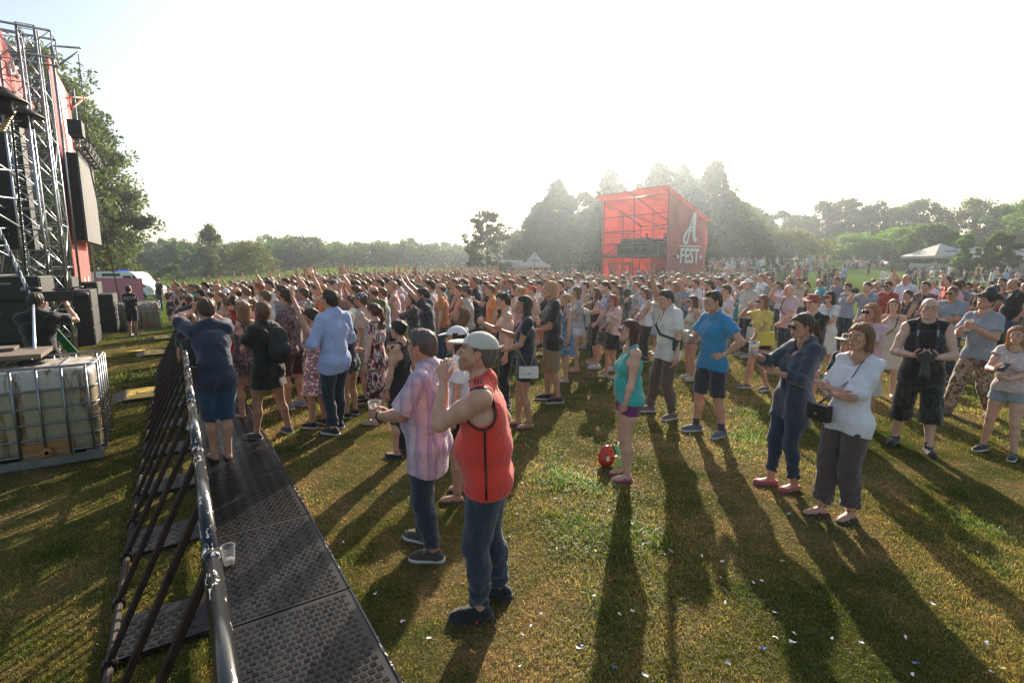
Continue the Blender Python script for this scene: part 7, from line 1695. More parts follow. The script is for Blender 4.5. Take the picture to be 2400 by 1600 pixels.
def tol(p, r=r): x, y, z = wpt(s_cam, p) - np.array(r.location); a = -r.rotation_euler[2]; return np.array((x * math.cos(a) - y * math.sin(a), x * math.sin(a) + y * math.cos(a), z))
for sg in (1, -1):
 pts = [tol(q.Nk - q.fr * .05 + q.d * .045), tol(q.Nk + q.xr * sg * .068 + q.d * .03), tol(q.Nk + q.xr * sg * .085 + q.fr * .10 - q.d * .02), tol(q.Cc + q.xr * sg * .085 + q.fr * .165), np.array((sg * .075, 0, .03))]; m.tube(pts, .020, 8, flat=.25)
st_ = m.build('neck_strap', simple('strap_black', (.02, .014, .014), .7), r, smooth=True)
for sg, tx in ((1, 'Canon'), (-1, 'EOS 5D')):
 p1, p2 = tol(q.Nk + q.xr * sg * .085 + q.fr * .10 - q.d * .02), tol(q.Cc + q.xr * sg * .085 + q.fr * .165); me = text_mesh(tx, .030, M_WTX, .0005, .0005); Mx = rotm(-vec(0, 1, 0), (0, 0, 1)); me.transform(Matrix.Rotation(math.pi / 2, 4, 'Y')); me.transform(Matrix.Rotation(math.pi, 4, 'Z')); o = link('strap_lettering', me, st_); o.location = (p1 + p2) / 2 + vec(0, .012, 0)
s = hero('girl in frilled pale pink top and light denim shorts holding a phone, right edge', (2345, 1066, 766), 118, sex='f', h=.0105, armL=((.06, .30, 1.10), (.9, -.3, -1), 'grip', (-.7, .7, .1), (-.4, -.6, .4)), armR='phonelow', head=(-6, 2, 0), feet=((.20, -.02, 12), (-.14, .06, -10)), hair=('wavy', (.36, .22, .11)),
  top=T('tee', (.66, .52, .50), hem=-.04, sleeve=.30, cuff=.03, neck='boat', ease=.018, print='lace', fold=.006), bottom=T('minishorts', (.30, .38, .42), print='denim', w=.030, leg=.34), shoes=dict(type='sneaker', color=(.02, .022, .03)), skin=(.60, .36, .26))
held(s, 0, 'phone', 'black phone in the hands of the girl with light denim shorts', n=(0, .6, 1), up=(0, -1, .6), wide=1)
s = hero('man in dark pointed wide-brimmed hat and grey t-shirt with a rucksack', (2275, 972, 664), 104, hat=('wizard', (.035, .038, .045)), Hmin=1.7, armL='cuphigh', armR='phonelow', head=(0, 18, 0), hair=('short', 'dark brown'), feet=((.12, .28, 10), (-.14, -.16, -14)),
  top=T('tee', (.27, .30, .34), hem=-.08, neck='crew', sleeve=.7, cuff=.014), bottom=T('trousers', (.3, .2, .15), print='desert', w=.03, wa=.075), shoes=dict(type='boot', color=(.14, .09, .06)))
backpack(s, 'olive green rucksack on the back of the man in the pointed hat', (.040, .048, .030)); held(s, 1, 'cup', 'cup of amber beer held by the man in the pointed hat', full=.85, beer=True); held(s, 0, 'phone', 'phone in the raised hand of the man in the pointed hat', n=(0, .5, 1), up=(0, -1, .5))
# --- right-hand groups
hero('stocky man in grey-blue t-shirt and sunglasses behind the photographer', ('h', 2238, 672, 1.80), 108, fat=.6, top=T('tee', (.25, .28, .33), sleeve=.7), bottom=T('jeans', 'dark denim'), armL='cross', armR='cross2', hair=('buzz', 'brown'), glasses='sun', head=(0, -6, 0))
hero('man in dark flowered shirt standing behind the photographer', ('h', 2172, 661, 1.82), 120, top=T('shirt', (.10, .08, .09), print='floral', hem=-.14, neck='collar'), bottom=T('jeans', 'dark denim'), hair=('short', 'dark brown'), armL='belly', armR='down')
hero('man in red t-shirt with sunglasses and dark beard shadow, right of centre field', ('h', 2084, 660, 1.80), 118, top=T('tee', (.40, .035, .03), neck='v'), bottom=T('shorts', 'dark denim'), hair=('short', 'black'), glasses='sun', stubble=1)
s = hero('young woman in cream strap dress with long light-brown hair, facing nearly to us', ('h', 2097, 702, 1.64), 140, sex='f', hair=('long', (.22, .11, .06)), top=T('dress', (.60, .54, .46), hem=-.42, neck='scoop', strap=-.03, flare=.03), bottom=None, armR='chin', shoes=dict(type='sandal', color='beige'))
crossbody(s, -1, 'brown leather strap bag on the cream strap dress', (.20, .02, .96), (.2, .07, .16), (.22, .09, .06), strapw=.02)
hero('woman with curly fair hair and big sunglasses in a pink t-shirt', ('h', 2048, 713, 1.68), 106, sex='f', fat=.4, hair=('wavy', (.40, .22, .11)), glasses='sun', top=T('tee', (.66, .44, .50), neck='scoop', sleeve=.7), bottom=T('skirt', (.60, .56, .52), len=-.46), armL='low', armR='belly', shoes=dict(type='sandal', color='brown'))
hero('woman in black flowered tank with dark hair in a bun', ('h', 2131, 681, 1.66), 100, sex='f', hair=('bun', 'dark brown'), top=T('tank', (.03, .03, .035), print='floral', neck='scoop'), bottom=T('jeans', 'denim'), armL='cross', armR='cross2')
s = hero('woman in yellow polo with tattooed arm, sunglasses and black shorts', (1777, 912, 690), 100, sex='f', fat=.3, armR=((.12, .22, 1.54), (.9, .2, -.8), 'soft', (-.4, .2, .9), (-.8, -.4, 0)), armL='low', hair=('long', (.26, .12, .06)), glasses='sun', top=T('polo', (.72, .55, .12), neck='collar', hem=-.03, sleeve=.5), bottom=T('minishorts', 'black', leg=.3), feet=((.12, .16, 12), (-.12, -.06, -14)), shoes=dict(type='sneaker', color=(.10, .09, .10), print='floral'))
crossbody(s, -1, 'yellow cloth bag at the hip of the woman in the yellow polo', (-.22, .08, .98), (.30, .10, .24), (.62, .52, .07), strapw=.02, flap=False, on_shoulder=True)
s = hero('man in black shirt and red straw cowboy hat with patterned shorts', ('h', 1911, 694, 1.74), 112, fat=.5, hat=('cowboy', (.42, .07, .06)), hair=('short', 'grey'), glasses='sun', glasses_up=True, top=T('shirt', (.013, .012, .013), hem=-.12, sleeve=.9, neck='collar'), bottom=T('bermuda', (.30, .30, .30), print='floral', leg=1.1), armL='low', armR='belly', shoes=dict(type='sandal', color='brown'))
s = hero('woman in white tee and white skirt with folded arms', ('h', 1947, 684, 1.68), 118, sex='f', hair=('wavy', 'black'), glasses='sun', top=T('tee', (.66, .64, .62), neck='scoop', hem=-.04), bottom=T('skirt', (.64, .62, .58), len=-.44), armL='cross', armR='cross2', shoes=dict(type='sandal', color='beige'))
crossbody(s, -1, 'black crossbody bag on the woman dressed in white', (.10, .18, 1.03), (.24, .07, .16), (.013, .012, .013), strapw=.014)
s = hero('older man in beige short-sleeved shirt and white cap with black trousers', (1745, 835, 651), 102, fat=.55, hat=('cap', (.72, .72, .72)), hair=('capped', 'grey'), top=T('shirt', (.46, .43, .38), hem=-.05, sleeve=.8, neck='collar', ease=.03), bottom=T('trousers', 'black'), armL='carry', armR='pocket', shoes=dict(type='sneaker', color=(.30, .26, .22)))
p, M = arm_point(s['_q'], 1); wp = wpt(s, p); r = tag(empty('plastic_bag', wp, R(100)), 'white plastic carrier bag carried by the man in the white cap', 'bag'); g = Grid((-.2, -.12, -.45), (.2, .12, .02), .014); g.add(Cone((0, 0, -.36), (0, 0, -.14), .17, .14, vec(0, 1, 0), .45), 0); g.clip(lambda X, Y, Z: Z + .10 + 0 * X + 0 * Y); g.shift(folds(random.Random(3), .008, 25)); V, F = g.surface(); link('bag_body', mk_mesh('bag', V, [F], [simple('white_polythene', (.55, .54, .52), .35)]), r)
m = MB(); m.tube([(-.08, 0, -.12), (-.05, 0, -.03), (0, 0, 0), (.05, 0, -.03), (.08, 0, -.12)], .012, 6, flat=.4); m.build('handles', simple('white_polythene', (.55, .54, .52), .35), r, smooth=True); m = MB(); m.box((.0, -.082, -.24), (.12, .01, .035)); m.build('bag_print', simple('dark_print', (.10, .09, .09), .6), r)
hero('woman in teal dress with light-brown bag standing left of the man in the white cap', ('h', 1738, 668, 1.62), 128, sex='f', hair=('bun', 'auburn'), glasses='sun', top=T('dress', (.03, .25, .23), hem=-.35, neck='scoop', strap=-.02), bottom=None, armL='cross', armR='cross2', shoes=dict(type='sandal', color='brown'))
s = hero('bald man in pink shirt holding up a silver phone', ('h', 1853, 668, 1.78), 108, hair=('bald', 'grey'), fat=.3, armR='phonehigh', armL='low', top=T('shirt', (.60, .40, .46), neck='collar', hem=-.1), bottom=T('jeans', 'dark denim')); held(s, 0, 'phone', 'silver phone raised by the bald man in pink', n=(0, 1, 0), wide=1)
crossbody(s, 1, 'black bag strap across the bald man in pink', (-.2, 0, .95), (.2, .06, .16), (.02, .02, .02), strapw=.025)
s = hero('man in grey t-shirt with raised hands and short cropped hair', ('h', 2036, 661, 1.82), 112, hair=('buzz', 'dark brown'), armR='phone', armL='low', top=T('tee', (.26, .28, .32)), bottom=T('jeans', 'denim'), head=(0, -4, 0)); held(s, 0, 'camera', 'small camera raised by the man in the grey t-shirt', n=(0, 1, .1), L=.07)
hero('man in light grey shirt shading his eyes behind the raised camera', ('h', 1990, 664, 1.74), 105, hair=('short', 'brown'), armL='face', armR='down', top=T('polo', (.30, .33, .40)), bottom=T('jeans', 'dark denim'))
hero('bearded man in white t-shirt with his hand at his face', ('h', 1664, 658, 1.84), 96, hair=('short', 'black'), beard='dark brown', glasses='sun', armL='face', armR='down', top=T('tee', (.68, .66, .64), hem=-.1), bottom=T('shorts', 'denim'), shoes=dict(type='sneaker', color='black'))
hero('young man in pale pink polo with turned head behind the blue polo', ('h', 1706, 669, 1.78), 92, hair=('short', 'brown'), armL='low', top=T('polo', (.66, .52, .54)), bottom=T('shorts', 'khaki'), shoes=dict(type='loafer', color='maroon'))
hero('woman with auburn hair and round sunglasses right behind the embroidered shirt', ('h', 1628, 694, 1.62), 100, sex='f', hair=('bob', 'auburn'), glasses='sun', top=T('tank', 'beige', neck='scoop'), bottom=T('minishorts', 'black'), shoes=dict(type='sneaker', color='beige'))
hero('man in white t-shirt holding a phone above the crowd, right of the booth', ('h', 1632, 655, 1.82), 100, hair=('short', 'brown'), armR='phonehigh', top=T('tee', (.66, .65, .64)), bottom=T('jeans', 'denim'))
# --- crowd edge, centre
s = hero('woman with long red hair in pink off-shoulder top and black skirt', (1437, 885, 690), 96, sex='f', hair=('verylong', (.32, .075, .03)), glasses='sun', armL='low', armR='belly', top=T('tee', (.72, .45, .40), hem=.02, sleeve=.5, cuff=.05, neck='boat', ease=.03, fold=.008), bottom=T('skirt', 'black', len=-.28), shoes=dict(type='sandal', color=(.55, .50, .45)), feet=((.08, .14, 10), (-.08, -.04, -8)), head=(0, -8, 0))
crossbody(s, 1, 'dark brown handbag held in front of the red-haired woman', (.02, .24, .88), (.28, .10, .20), (.06, .022, .022), strapw=.02)
s = hero('young man in tie-dye t-shirt and denim shorts with white trainers', (1420, 866, 657), 98, hair=('buzz', 'dark brown'), armL='low', armR='cup', top=T('tee', (.36, .34, .44), print='tiedye', hem=-.09, sleeve=.7), bottom=T('shorts', (.13, .18, .25), print='denim', leg=.95), shoes=dict(type='sneaker', color=(.60, .60, .62)), feet=((.10, .16, 12), (-.12, -.06, -18)), head=(0, -10, 0), stubble=1); held(s, 0, 'cup', 'cloudy cup held by the young man in tie-dye', full=.8)
s = hero('woman in long black sleeveless dress looking at her hand, brown hair', (1392, 850, 676), 100, sex='f', hair=('long', 'brown'), armL='cuphigh', armR='phone', top=T('dress', (.013, .012, .013), hem=-.78, neck='scoop', flare=-.02), bottom=None, shoes=dict(type='sandal', color='cream'), head=(0, 14, 0))
s = hero('man with shoulder-length blond hair in black t-shirt and khaki shorts', (1293, 940, 661), 92, hair=('long', (.50, .33, .17)), armL='belly', armR='cross', top=T('tee', (.013, .013, .014), hem=-.13, sleeve=.75, ease=.024, cuff=.016), bottom=T('shorts', (.25, .17, .09), leg=1.0, w=.03), shoes=dict(type='sneaker', color=(.03, .02, .022)), feet=((.10, .05, 8), (-.10, -.08, -8)), head=(0, -2, 0))
s = hero('dark-haired young woman in short black dress carrying a white shoulder bag', (1232, 1000, 694), 92, sex='f', hair=('verylong', 'black'), glasses='sun', glasses_up=True, armL='belly', armR='cuphigh', top=T('dress', (.018, .018, .028), hem=-.26, neck='crew', sleeve=.5, flare=-.01), bottom=None, shoes=dict(type='sandal', color=(.12, .05, .03)), feet=((.07, .10, 8), (-.08, -.04, -8)), head=(0, 3, 0));
crossbody(s, -1, 'white rectangular shoulder bag at the side of the woman in the short black dress', (-.24, -.02, .80), (.26, .08, .16), (.66, .64, .62), strapw=.016, on_shoulder=True, strapcol=(.60, .56, .50))
hero('shirtless young man with sunglasses and a towel over his shoulder', ('h', 1186, 688, 1.78), 96, hair=('short', 'dark brown'), glasses='sun', armL='down', armR='cuphigh', top=None, bottom=T('trousers', 'black', rise=.02), head=(0, -4, 0), skin=(.60, .36, .26))
s = hero('woman with a top knot and very long hair in grey tee and white shorts', (1352, 870, 673), 88, sex='f', hair=('verylong', 'light brown'), armL='belly', top=T('tee', (.36, .35, .36), hem=.0), bottom=T('minishorts', (.60, .60, .62)), shoes=dict(type='ballet', color=(.45, .25, .18))); backpack(s, 'small light grey drawstring rucksack on the woman in white shorts', (.40, .38, .34), (.24, .10, .28), dz=-.12)
hero('woman in blue flowered dress half hidden behind the blond man', ('h', 1330, 690, 1.66), 95, sex='f', hair=('bun', 'blond'), top=T('dress', (.07, .13, .22), print='dots', hem=-.38, neck='scoop'), bottom=None, shoes=dict(type='sandal', color='beige'))
hero('woman with fringe and long brown-red hair in white sleeveless top', ('h', 1517, 678, 1.66), 98, sex='f', hair=('long', (.16, .06, .03)), glasses='spectacles', armL='low', armR='belly', top=T('tank', (.66, .65, .64), hem=-.05, neck='crew', strap=.01), bottom=T('jeans', 'black'))
s = hero('man in light blue long-sleeved shirt and dark jeans seen from behind', (793, 1010, 681), 58, h=.011, hair=('short', (.03, .02, .016)), armL=((.10, .20, 1.12), (1, -.6, -.6), 'soft', (-.6, .8, .2), (-.6, -.7, .1)), armR=((.10, .22, 1.14), (1, -.6, -.6), 'soft', (-.6, .8, .2), (-.6, -.7, .1)), top=T('long', (.36, .44, .68), hem=-.14, sleeve=2.7, ease=.024, neck='collar', fold=.007, taildrop=.03), bottom=T('jeans', (.020, .028, .045), wa=.056), shoes=dict(type='sneaker', color=(.02, .02, .022)), feet=((.10, .10, 10), (-.12, -.06, -10)), head=(0, 6, 0), glasses='spectacles')
s = hero('woman with dark red ponytail in red and white swirl-patterned summer dress', (889, 990, 712), 72, sex='f', hair=('ponytail', (.10, .025, .02)), glasses='spectacles', armL='down', armR='belly', top=T('dress', (.3, .05, .05), print='swirl', hem=-.52, neck='scoop', sleeve=.28, flare=.03), bottom=None, shoes=dict(type='sandal', color='beige'), head=(0, 0, 0), skin=(.60, .36, .27), watch=1)
hero('brown-haired young woman in navy top and green shorts beside the blue shirt', (826, 975, 730), 78, sex='f', hair=('long', (.20, .10, .05)), top=T('tee', 'navy', hem=.0), bottom=T('minishorts', (.06, .08, .07), leg=.32), shoes=dict(type='sneaker', color='black'))
s = hero('dark-haired woman in black strap dress right behind the plaid shirt', (948, 1068, 752), 62, sex='f', fat=.2, hair=('bun', 'black'), top=T('dress', (.012, .012, .014), hem=-.80, neck='low', strap=-.04, flare=-.04), bottom=None, shoes=dict(type='ballet', color='black'), armL='down', watch=1, skin=(.52, .29, .20))
hero('woman in white top and white cap standing behind the man in red', (1083, 1165, 757), 84, sex='f', Hmax=1.68, hat=('cap', (.72, .70, .72)), hair=('long', 'black'), top=T('tee', (.70, .68, .70), hem=-.02), bottom=T('skirt', 'black', len=-.30), shoes=dict(type='sandal', color='brown'))
hero('girl with light-brown hair bowing her head behind the white cap', ('h', 1080, 723, 1.64), 82, sex='f', hair=('wavy', (.22, .12, .07)), top=T('tee', (.60, .60, .62)), bottom=T('minishorts', 'denim'), head=(0, 24, 0))
hero('man in navy t-shirt stretching both arms high in the crowd', ('h', 1000, 676, 1.80), 88, hair=('short', 'dark brown'), armL=((.10, .42, 1.88), (1, 0, -.2), 'open', (0, .3, 1), (0, 1, 0)), armR=((.14, .40, 1.92), (1, 0, -.2), 'open', (0, .3, 1), (0, 1, 0)), top=T('tee', (.022, .026, .045), ease=.022), bottom=T('jeans', 'dark denim'), head=(0, -12, 0))
hero('man in white short-sleeved shirt standing tall behind the raised arms', ('h', 1012, 659, 1.86), 86, hair=('short', 'dark brown'), top=T('shirt', (.60, .60, .62), neck='collar', hem=-.14), bottom=T('jeans', 'dark denim'))
hero('bearded man in a grey trilby hat with white band', ('h', 1096, 671, 1.76), 86, hat=('fedora', (.06, .06, .065)), hair=('short', 'dark brown'), beard='dark brown', top=T('tee', (.46, .40, .34)), bottom=T('shorts', 'denim'))
hero('bearded man in a polka-dot bandana cap and beige t-shirt', ('h', 850, 688, 1.76), 80, hat=('cap', (.02, .025, .05), 'dots'), hair=('capped', 'brown'), beard='brown', top=T('tee', (.44, .34, .28)), bottom=T('shorts', (.24, .24, .24)), feet=((.1, .05, 8), (-.1, -.05, -8)))
hero('bald man with sunglasses in tan sleeveless top', ('h', 793, 664, 1.84), 66, hair=('bald', 'brown'), glasses='sun', top=T('vest', (.30, .20, .17)), bottom=T('jeans', 'dark denim'), armL='face')
hero('balding man in orange t-shirt in the middle of the crowd', ('h', 1036, 664, 1.82), 84, hair=('ring', 'brown'), top=T('tee', (.62, .20, .06)), bottom=T('jeans', 'denim'))
hero('man in a red cap and blue t-shirt in the centre of the crowd', ('h', 1188, 657, 1.8), 92, hat=('backcap', (.55, .05, .04)), hair=('capped', 'brown'), top=T('tee', (.05, .22, .42)), bottom=T('jeans', 'denim'))
hero('man in black t-shirt with dark glasses facing us from the crowd', ('h', 1163, 661, 1.8), 150, hair=('short', 'dark brown'), glasses='sun', top=T('tee', (.018, .018, .022)), bottom=T('jeans', 'dark denim'), stubble=1)
# --- by the barrier
s = hero('young man in navy shirt and denim shorts raising a phone at the barrier', (526, 1082, 706), 44, plate=1, h=.010, lean=14, hips=(0, .02), hair=('short', (.07, .035, .02)), Hmin=1.74, armL=((.06, .34, 1.70), (1, .0, .0), 'grip', (-.5, .1, .8), (-.8, .2, 0)), armR=((.04, .36, 1.70), (1, .15, -.5), 'grip', (-.4, .1, .8), (-.8, .2, 0)),
  top=T('tee', (.020, .030, .060), hem=-.14, sleeve=.72, ease=.016, neck='collar', cuff=.016, fold=.0045), bottom=T('bermuda', (.028, .075, .15), leg=1.05, w=.020, ease=.012, print='denim'), shoes=dict(type='bare'), feet=((.04, -.02, 4), (-.08, .03, -6)), knee=(0, 1, 0), head=(0, -4, 0), skin=(.50, .27, .18))
held(s, 0, 'phone', 'black phone held up by the young man at the barrier', n=(0, 1, .05), wide=1)
crossbody(s, 1, 'thin black strap bag on the young man at the barrier', (-.2, .02, .98), (.14, .05, .16), (.015, .014, .014), strapw=.016)
hero('long-haired woman in black leaning on the barrier rail with hanging hands', (478, 1010, 740), 48, sex='f', plate=1, lean=26, hips=(0, -.08), Hmin=1.66, hair=('long', (.17, .08, .04)), armL='railhang', armR='railhang', top=T('tee', (.014, .014, .016), sleeve=.6, hem=-.06), bottom=T('jeans', (.06, .07, .09)), shoes=dict(type='sneaker', color=(.62, .62, .62)), head=(0, -8, 0), skin=(.50, .26, .17), watch=1)
s = hero('woman with dreadlocks in a black and white patterned dress holding a camera', (588, 978, 708), 62, sex='f', hair=('dreads', (.26, .17, .10)), glasses='spectacles', armL='phonelow', armR='phonelow', top=T('dress', (.07, .065, .07), print='floral', hem=-.24, neck='low', strap=-.03), bottom=None, shoes=dict(type='sandal', color='brown'), head=(0, 8, 0), skin=(.56, .32, .24)); held(s, 0, 'camera', 'compact camera in the hands of the woman with dreadlocks', L=.06)
s = hero('woman in black t-shirt and short black skirt with a rucksack looking at her phone', (640, 1024, 708), 66, sex='f', fat=.35, h=.011, hair=('long', (.16, .085, .05)), armL='phonelow', armR='phonelow', head=(0, 22, 0), lean=4, top=T('tee', (.013, .013, .014), hem=-.14, sleeve=.7, ease=.026, cuff=.016), bottom=T('skirt', (.016, .016, .018), len=-.24), shoes=dict(type='sneaker', color=(.06, .06, .065)), feet=((.20, -.06, 14), (-.16, .10, -8)), watch=1)
backpack(s, 'black rucksack on the back of the woman looking at her phone', (.016, .015, .015), (.30, .17, .40)); held(s, 1, 'phone', 'phone in the hands of the woman with the black rucksack', n=(0, .5, 1), up=(0, -1, .5))
hero('curly-haired man in brown mottled t-shirt and dark red shorts', (694, 955, 681), 68, hair=('curly', (.05, .03, .02)), glasses='sun', top=T('tee', (.16, .10, .095), print='tiedye', ease=.024), bottom=T('shorts', (.07, .025, .025)), shoes=dict(type='sneaker', color='grey'), head=(0, -2, 0))
hero('woman in pink and white patterned sundress behind the curly-haired man', ('h', 733, 722, 1.64), 70, sex='f', hair=('bun', 'dark brown'), top=T('dress', (.50, .36, .38), print='floral', hem=-.40, neck='low', strap=-.03), bottom=None, armL='up', head=(0, -6, 0))
hero('person with very long fair hair and a white top near the barrier', ('h', 687, 673, 1.76), 62, sex='f', hair=('verylong', (.52, .36, .20)), top=T('tee', (.62, .62, .66)), bottom=T('jeans', 'denim'))
s = hero('person in a camouflage cap reaching up with a phone at the barrier', ('h', 442, 690, 1.72), 48, hat=('cap', (.10, .09, .06), 'desert'), hair=('capped', 'brown'), armL='phone', armR='phone', top=T('tee', 'dark grey'), bottom=T('jeans', 'denim'))
hero('woman in profile with fair hair tied back and a red top near the barrier', ('h', 533, 698, 1.66), 60, sex='f', hair=('ponytail', 'light brown'), top=T('tank', (.55, .12, .05), neck='scoop'), bottom=T('jeans', 'denim'))
hero('man in a white cap worn backwards near the barrier', ('h', 530, 678, 1.76), 62, hat=('backcap', (.62, .62, .68)), hair=('capped', 'dark brown'), top=T('tee', 'navy'), bottom=T('jeans', 'denim'))
# --- crew side of the barrier
s = hero('crew man in black t-shirt and shorts seen from behind beside the speakers', (313, 786, 671), 8, hair=('short', 'black'), h=.014, top=T('tee', (.012, .012, .013), hem=-.1, sleeve=.7), bottom=T('shorts', 'black'), armL='belly', armR='belly', head=(0, 14, 0), shoes=dict(type='sneaker', color='maroon')); print_on(s, 'CREW', .17, 1.33, -1, M_WTX, bold=.004)
s = hero('cameraman in black t-shirt with a shoulder camera behind the nearest tank', ('p', 82, 7.4, 1.86), 20, hair=('short', 'dark brown'), h=.012, top=T('tee', (.013, .012, .012), sleeve=.7, ease=.024), bottom=T('jeans', 'dark denim'), armR=((.22, .34, 1.55), (.9, -.2, -1), 'grip', (-.2, .8, .6), (-.8, 0, -.3)), armL=((.02, .30, 1.60), (.8, .2, -1), 'grip', (0, .4, 1), (-.6, 0, 0)), head=(0, 0, 0), watch=0)
q = s['_q']; r = tag(empty('video_camera', wpt(s, (.17, .30, 1.70)), R(s['rot']) - .9), 'black broadcast video camera on the shoulder of the cameraman', 'video camera'); m = MB(); m.box((0, -.05, 0), (.11, .38, .15)); m.box((0, .05, .10), (.03, .26, .03)); m.box((-.07, .02, .03), (.05, .10, .07)); m.build('camera_body', M_CAM, r, bevel=.008)
m = MB(); m.lathe([(.001, .12), (.045, .12), (.048, .22), (.055, .25), (.055, .33), (.048, .34), (.001, .33)], 20, M=rotm((0, 0, 1), (0, 1, 0))); m.build('lens', M_CAM, r, smooth=True); m = MB(); m.tube([(-.04, -.20, .11), (-.05, -.34, .12)], .03, 12); m.build('viewfinder', M_CAM, r, smooth=True); m = MB(); m.tube([(.0, .16, .12), (.0, .30, .13)], .012, 8); m.build('microphone', M_CAM, r, smooth=True)
hero('security man in black shirt and dark jeans standing on the grass near the van', (378, 728, 650), 160, hair=('short', 'brown'), h=.02, fat=.4, top=T('polo', (.014, .012, .013)), bottom=T('jeans', (.022, .03, .05)), shoes=dict(type='boot', color='black'), Hmax=1.95)
s = hero('bearded man in charcoal t-shirt with white lettering by the far end of the barrier', ('h', 409, 657, 1.80), 140, hair=('buzz', 'brown'), beard='brown', fat=.4, top=T('tee', (.028, .032, .045)), bottom=T('jeans', 'dark denim'), armL='belly', armR='down'); print_on(s, 'BROOKLYN', .085, 1.33, 1, M_WTX)
hero('man in light blue shirt half hidden behind the farthest loudspeakers', ('h', 274, 655, 1.70), 20, hair=('short', 'black'), top=T('shirt', (.16, .30, .55)), bottom=T('jeans', 'black'), h=.02)
# --- things beside the woman in turquoise
b = ground(1421, 1093); r = tag(empty('red_bag', b, R(15)), 'glossy red bag with a white tag standing on the grass by the turquoise woman', 'bag')
g = Grid((-.13, -.09, -.01), (.13, .09, .27), .007); g.add(Cone((0, 0, .10), (0, 0, .17), .10, .065, vec(0, 1, 0), .62), 0); g.clip(lambda X, Y, Z: .005 - Z + 0 * X + 0 * Y); V, F = g.surface(); link('bag_body', mk_mesh('bag', V, [F], [simple('red_patent', (.42, .03, .02), .22)]), r)
g = Grid((-.15, -.12, .06), (.15, .12, .28), .007); g.add(Cone((0, 0, .12), (0, 0, .175), .108, .072, vec(0, 1, 0), .66), 0); g.clip(lambda X, Y, Z: .10 + 1.2 * np.abs(X) * .3 - Z + 0 * Y); g.clip(lambda X, Y, Z: Y - .03 + 0 * X + 0 * Z); V, F = g.surface(); link('flap', mk_mesh('flap', V, [F], [simple('red_patent', (.42, .03, .02), .22)]), r)
MB().box((-.02, -.075, .12), (.035, .01, .055)).build('tag', simple('cream_tag', (.6, .55, .48), .6), r); m = MB(); m.tube([(.09, .02, .19), (.16, .03, .12), (.22, .02, .05), (.17, .0, .03), (.10, .01, .10)], .014, 8, flat=.4); m.tube([(.05, .03, .23), (.10, .04, .20), (.13, .03, .10), (.12, .03, .02)], .009, 6); m.build('strap', M_BLK, r, smooth=True)
M_GB = m_clear('green_plastic', (.30, .72, .52), .35); M_YB = m_clear('yellow_liquid', (.72, .70, .18), .6)
for (u, v, hh_, mt, lab, sc) in ((1450, 1098, .28, M_GB, 'green plastic bottle with white cap behind the red bag', 1.0), (1443, 1112, .20, M_YB, 'small bottle of yellow drink between the red bag and the pink flip-flop', .72)):
 p = ground(u, v); r = tag(empty('bottle', p), lab, 'bottle'); r.scale = (sc, sc, sc); MB().lathe([(.001, .004), (.030, .003), (.036, .012), (.036, .08), (.031, .10), (.036, .12), (.037, .19), (.030, .225), (.014, .255), (.0125, .275), (.001, .275)], 22).build('bottle_body', mt, r, smooth=True); MB().lathe([(.001, .295), (.0155, .294), (.0155, .272), (.001, .272)], 16).build('cap', M_WHITE, r)
 MB().lathe([(.0372, .13), (.0374, .165)], 22).build('label', simple('bottle_label', (.45, .50, .25), .6), r)
# ---------------------------------------------------------------- the crowd
CROWD_GROUP = 'people in the festival crowd'
ARCH = []
def arch(desc, hairdesc, topname, **kw):
 sp = dict(kw); sp.setdefault('h', .021); sp.setdefault('hh', .0085); sp['loc'] = (0, 0, -500 - len(ARCH)); sp['seed'] = 500 + len(ARCH); r = build_person(sp); ARCH.append((r, desc, hairdesc, topname, sp.get('sex', 'm'), sp)); return r
st = dict(type='sneaker', color='white')
arch('', 'short {h} hair', 't-shirt', top=T('tee', 'white'), bottom=T('jeans', 'denim'), shoes=st)
arch('looking up', 'short {h} hair', 'short-sleeved shirt', top=T('shirt', 'white', neck='collar', hem=-.14), bottom=T('jeans', 'denim'), armL='low', armR='pocket', head=(0, -10, 0), shoes=st)
arch('with both arms raised', 'short {h} hair', 't-shirt', top=T('tee', 'white'), bottom=T('jeans', 'denim'), armL='up', armR='up2', head=(0, -8, 0), shoes=st)
arch('clapping overhead', 'short {h} hair', 't-shirt', top=T('tee', 'white'), bottom=T('shorts', 'denim'), armL='claphigh', armR='claphigh', shoes=st)
arch('with one fist raised', 'curly {h} hair', 't-shirt', top=T('tee', 'white'), bottom=T('jeans', 'denim'), armR='upfist', hair=('curly', 'brown'), shoes=st)
arch('in a cap', 'cropped {h} hair', 't-shirt', top=T('tee', 'white'), bottom=T('shorts', 'denim'), hat=('cap', 'white'), hair=('capped', 'brown'), armL='cross', armR='cross2', shoes=st)
arch('wearing sunglasses', 'short {h} hair', 'polo shirt', top=T('polo', 'white', neck='collar'), bottom=T('shorts', 'denim'), glasses='sun', armL='cuphigh', armR='down', fat=.4, shoes=st)
arch('', 'close-cropped {h} hair', 'sleeveless shirt', top=T('vest', 'white'), bottom=T('shorts', 'denim'), hair=('buzz', 'brown'), armL='low', armR='belly', fat=.3, shoes=st)
arch('with folded arms', 'brushed-up {h} hair', 't-shirt', top=T('tee', 'white'), bottom=T('jeans', 'denim'), hair=('quiff', 'brown'), armL='cross', armR='cross2', glasses='sun', shoes=st)
arch('holding a phone up', 'short {h} hair', 't-shirt', top=T('tee', 'white'), bottom=T('jeans', 'denim'), armL='phonehigh', armR='phonehigh', shoes=st)
arch('', 'long {h} hair', 't-shirt', sex='f', top=T('tee', 'white'), bottom=T('jeans', 'denim'), hair=('long', 'brown'), shoes=st)
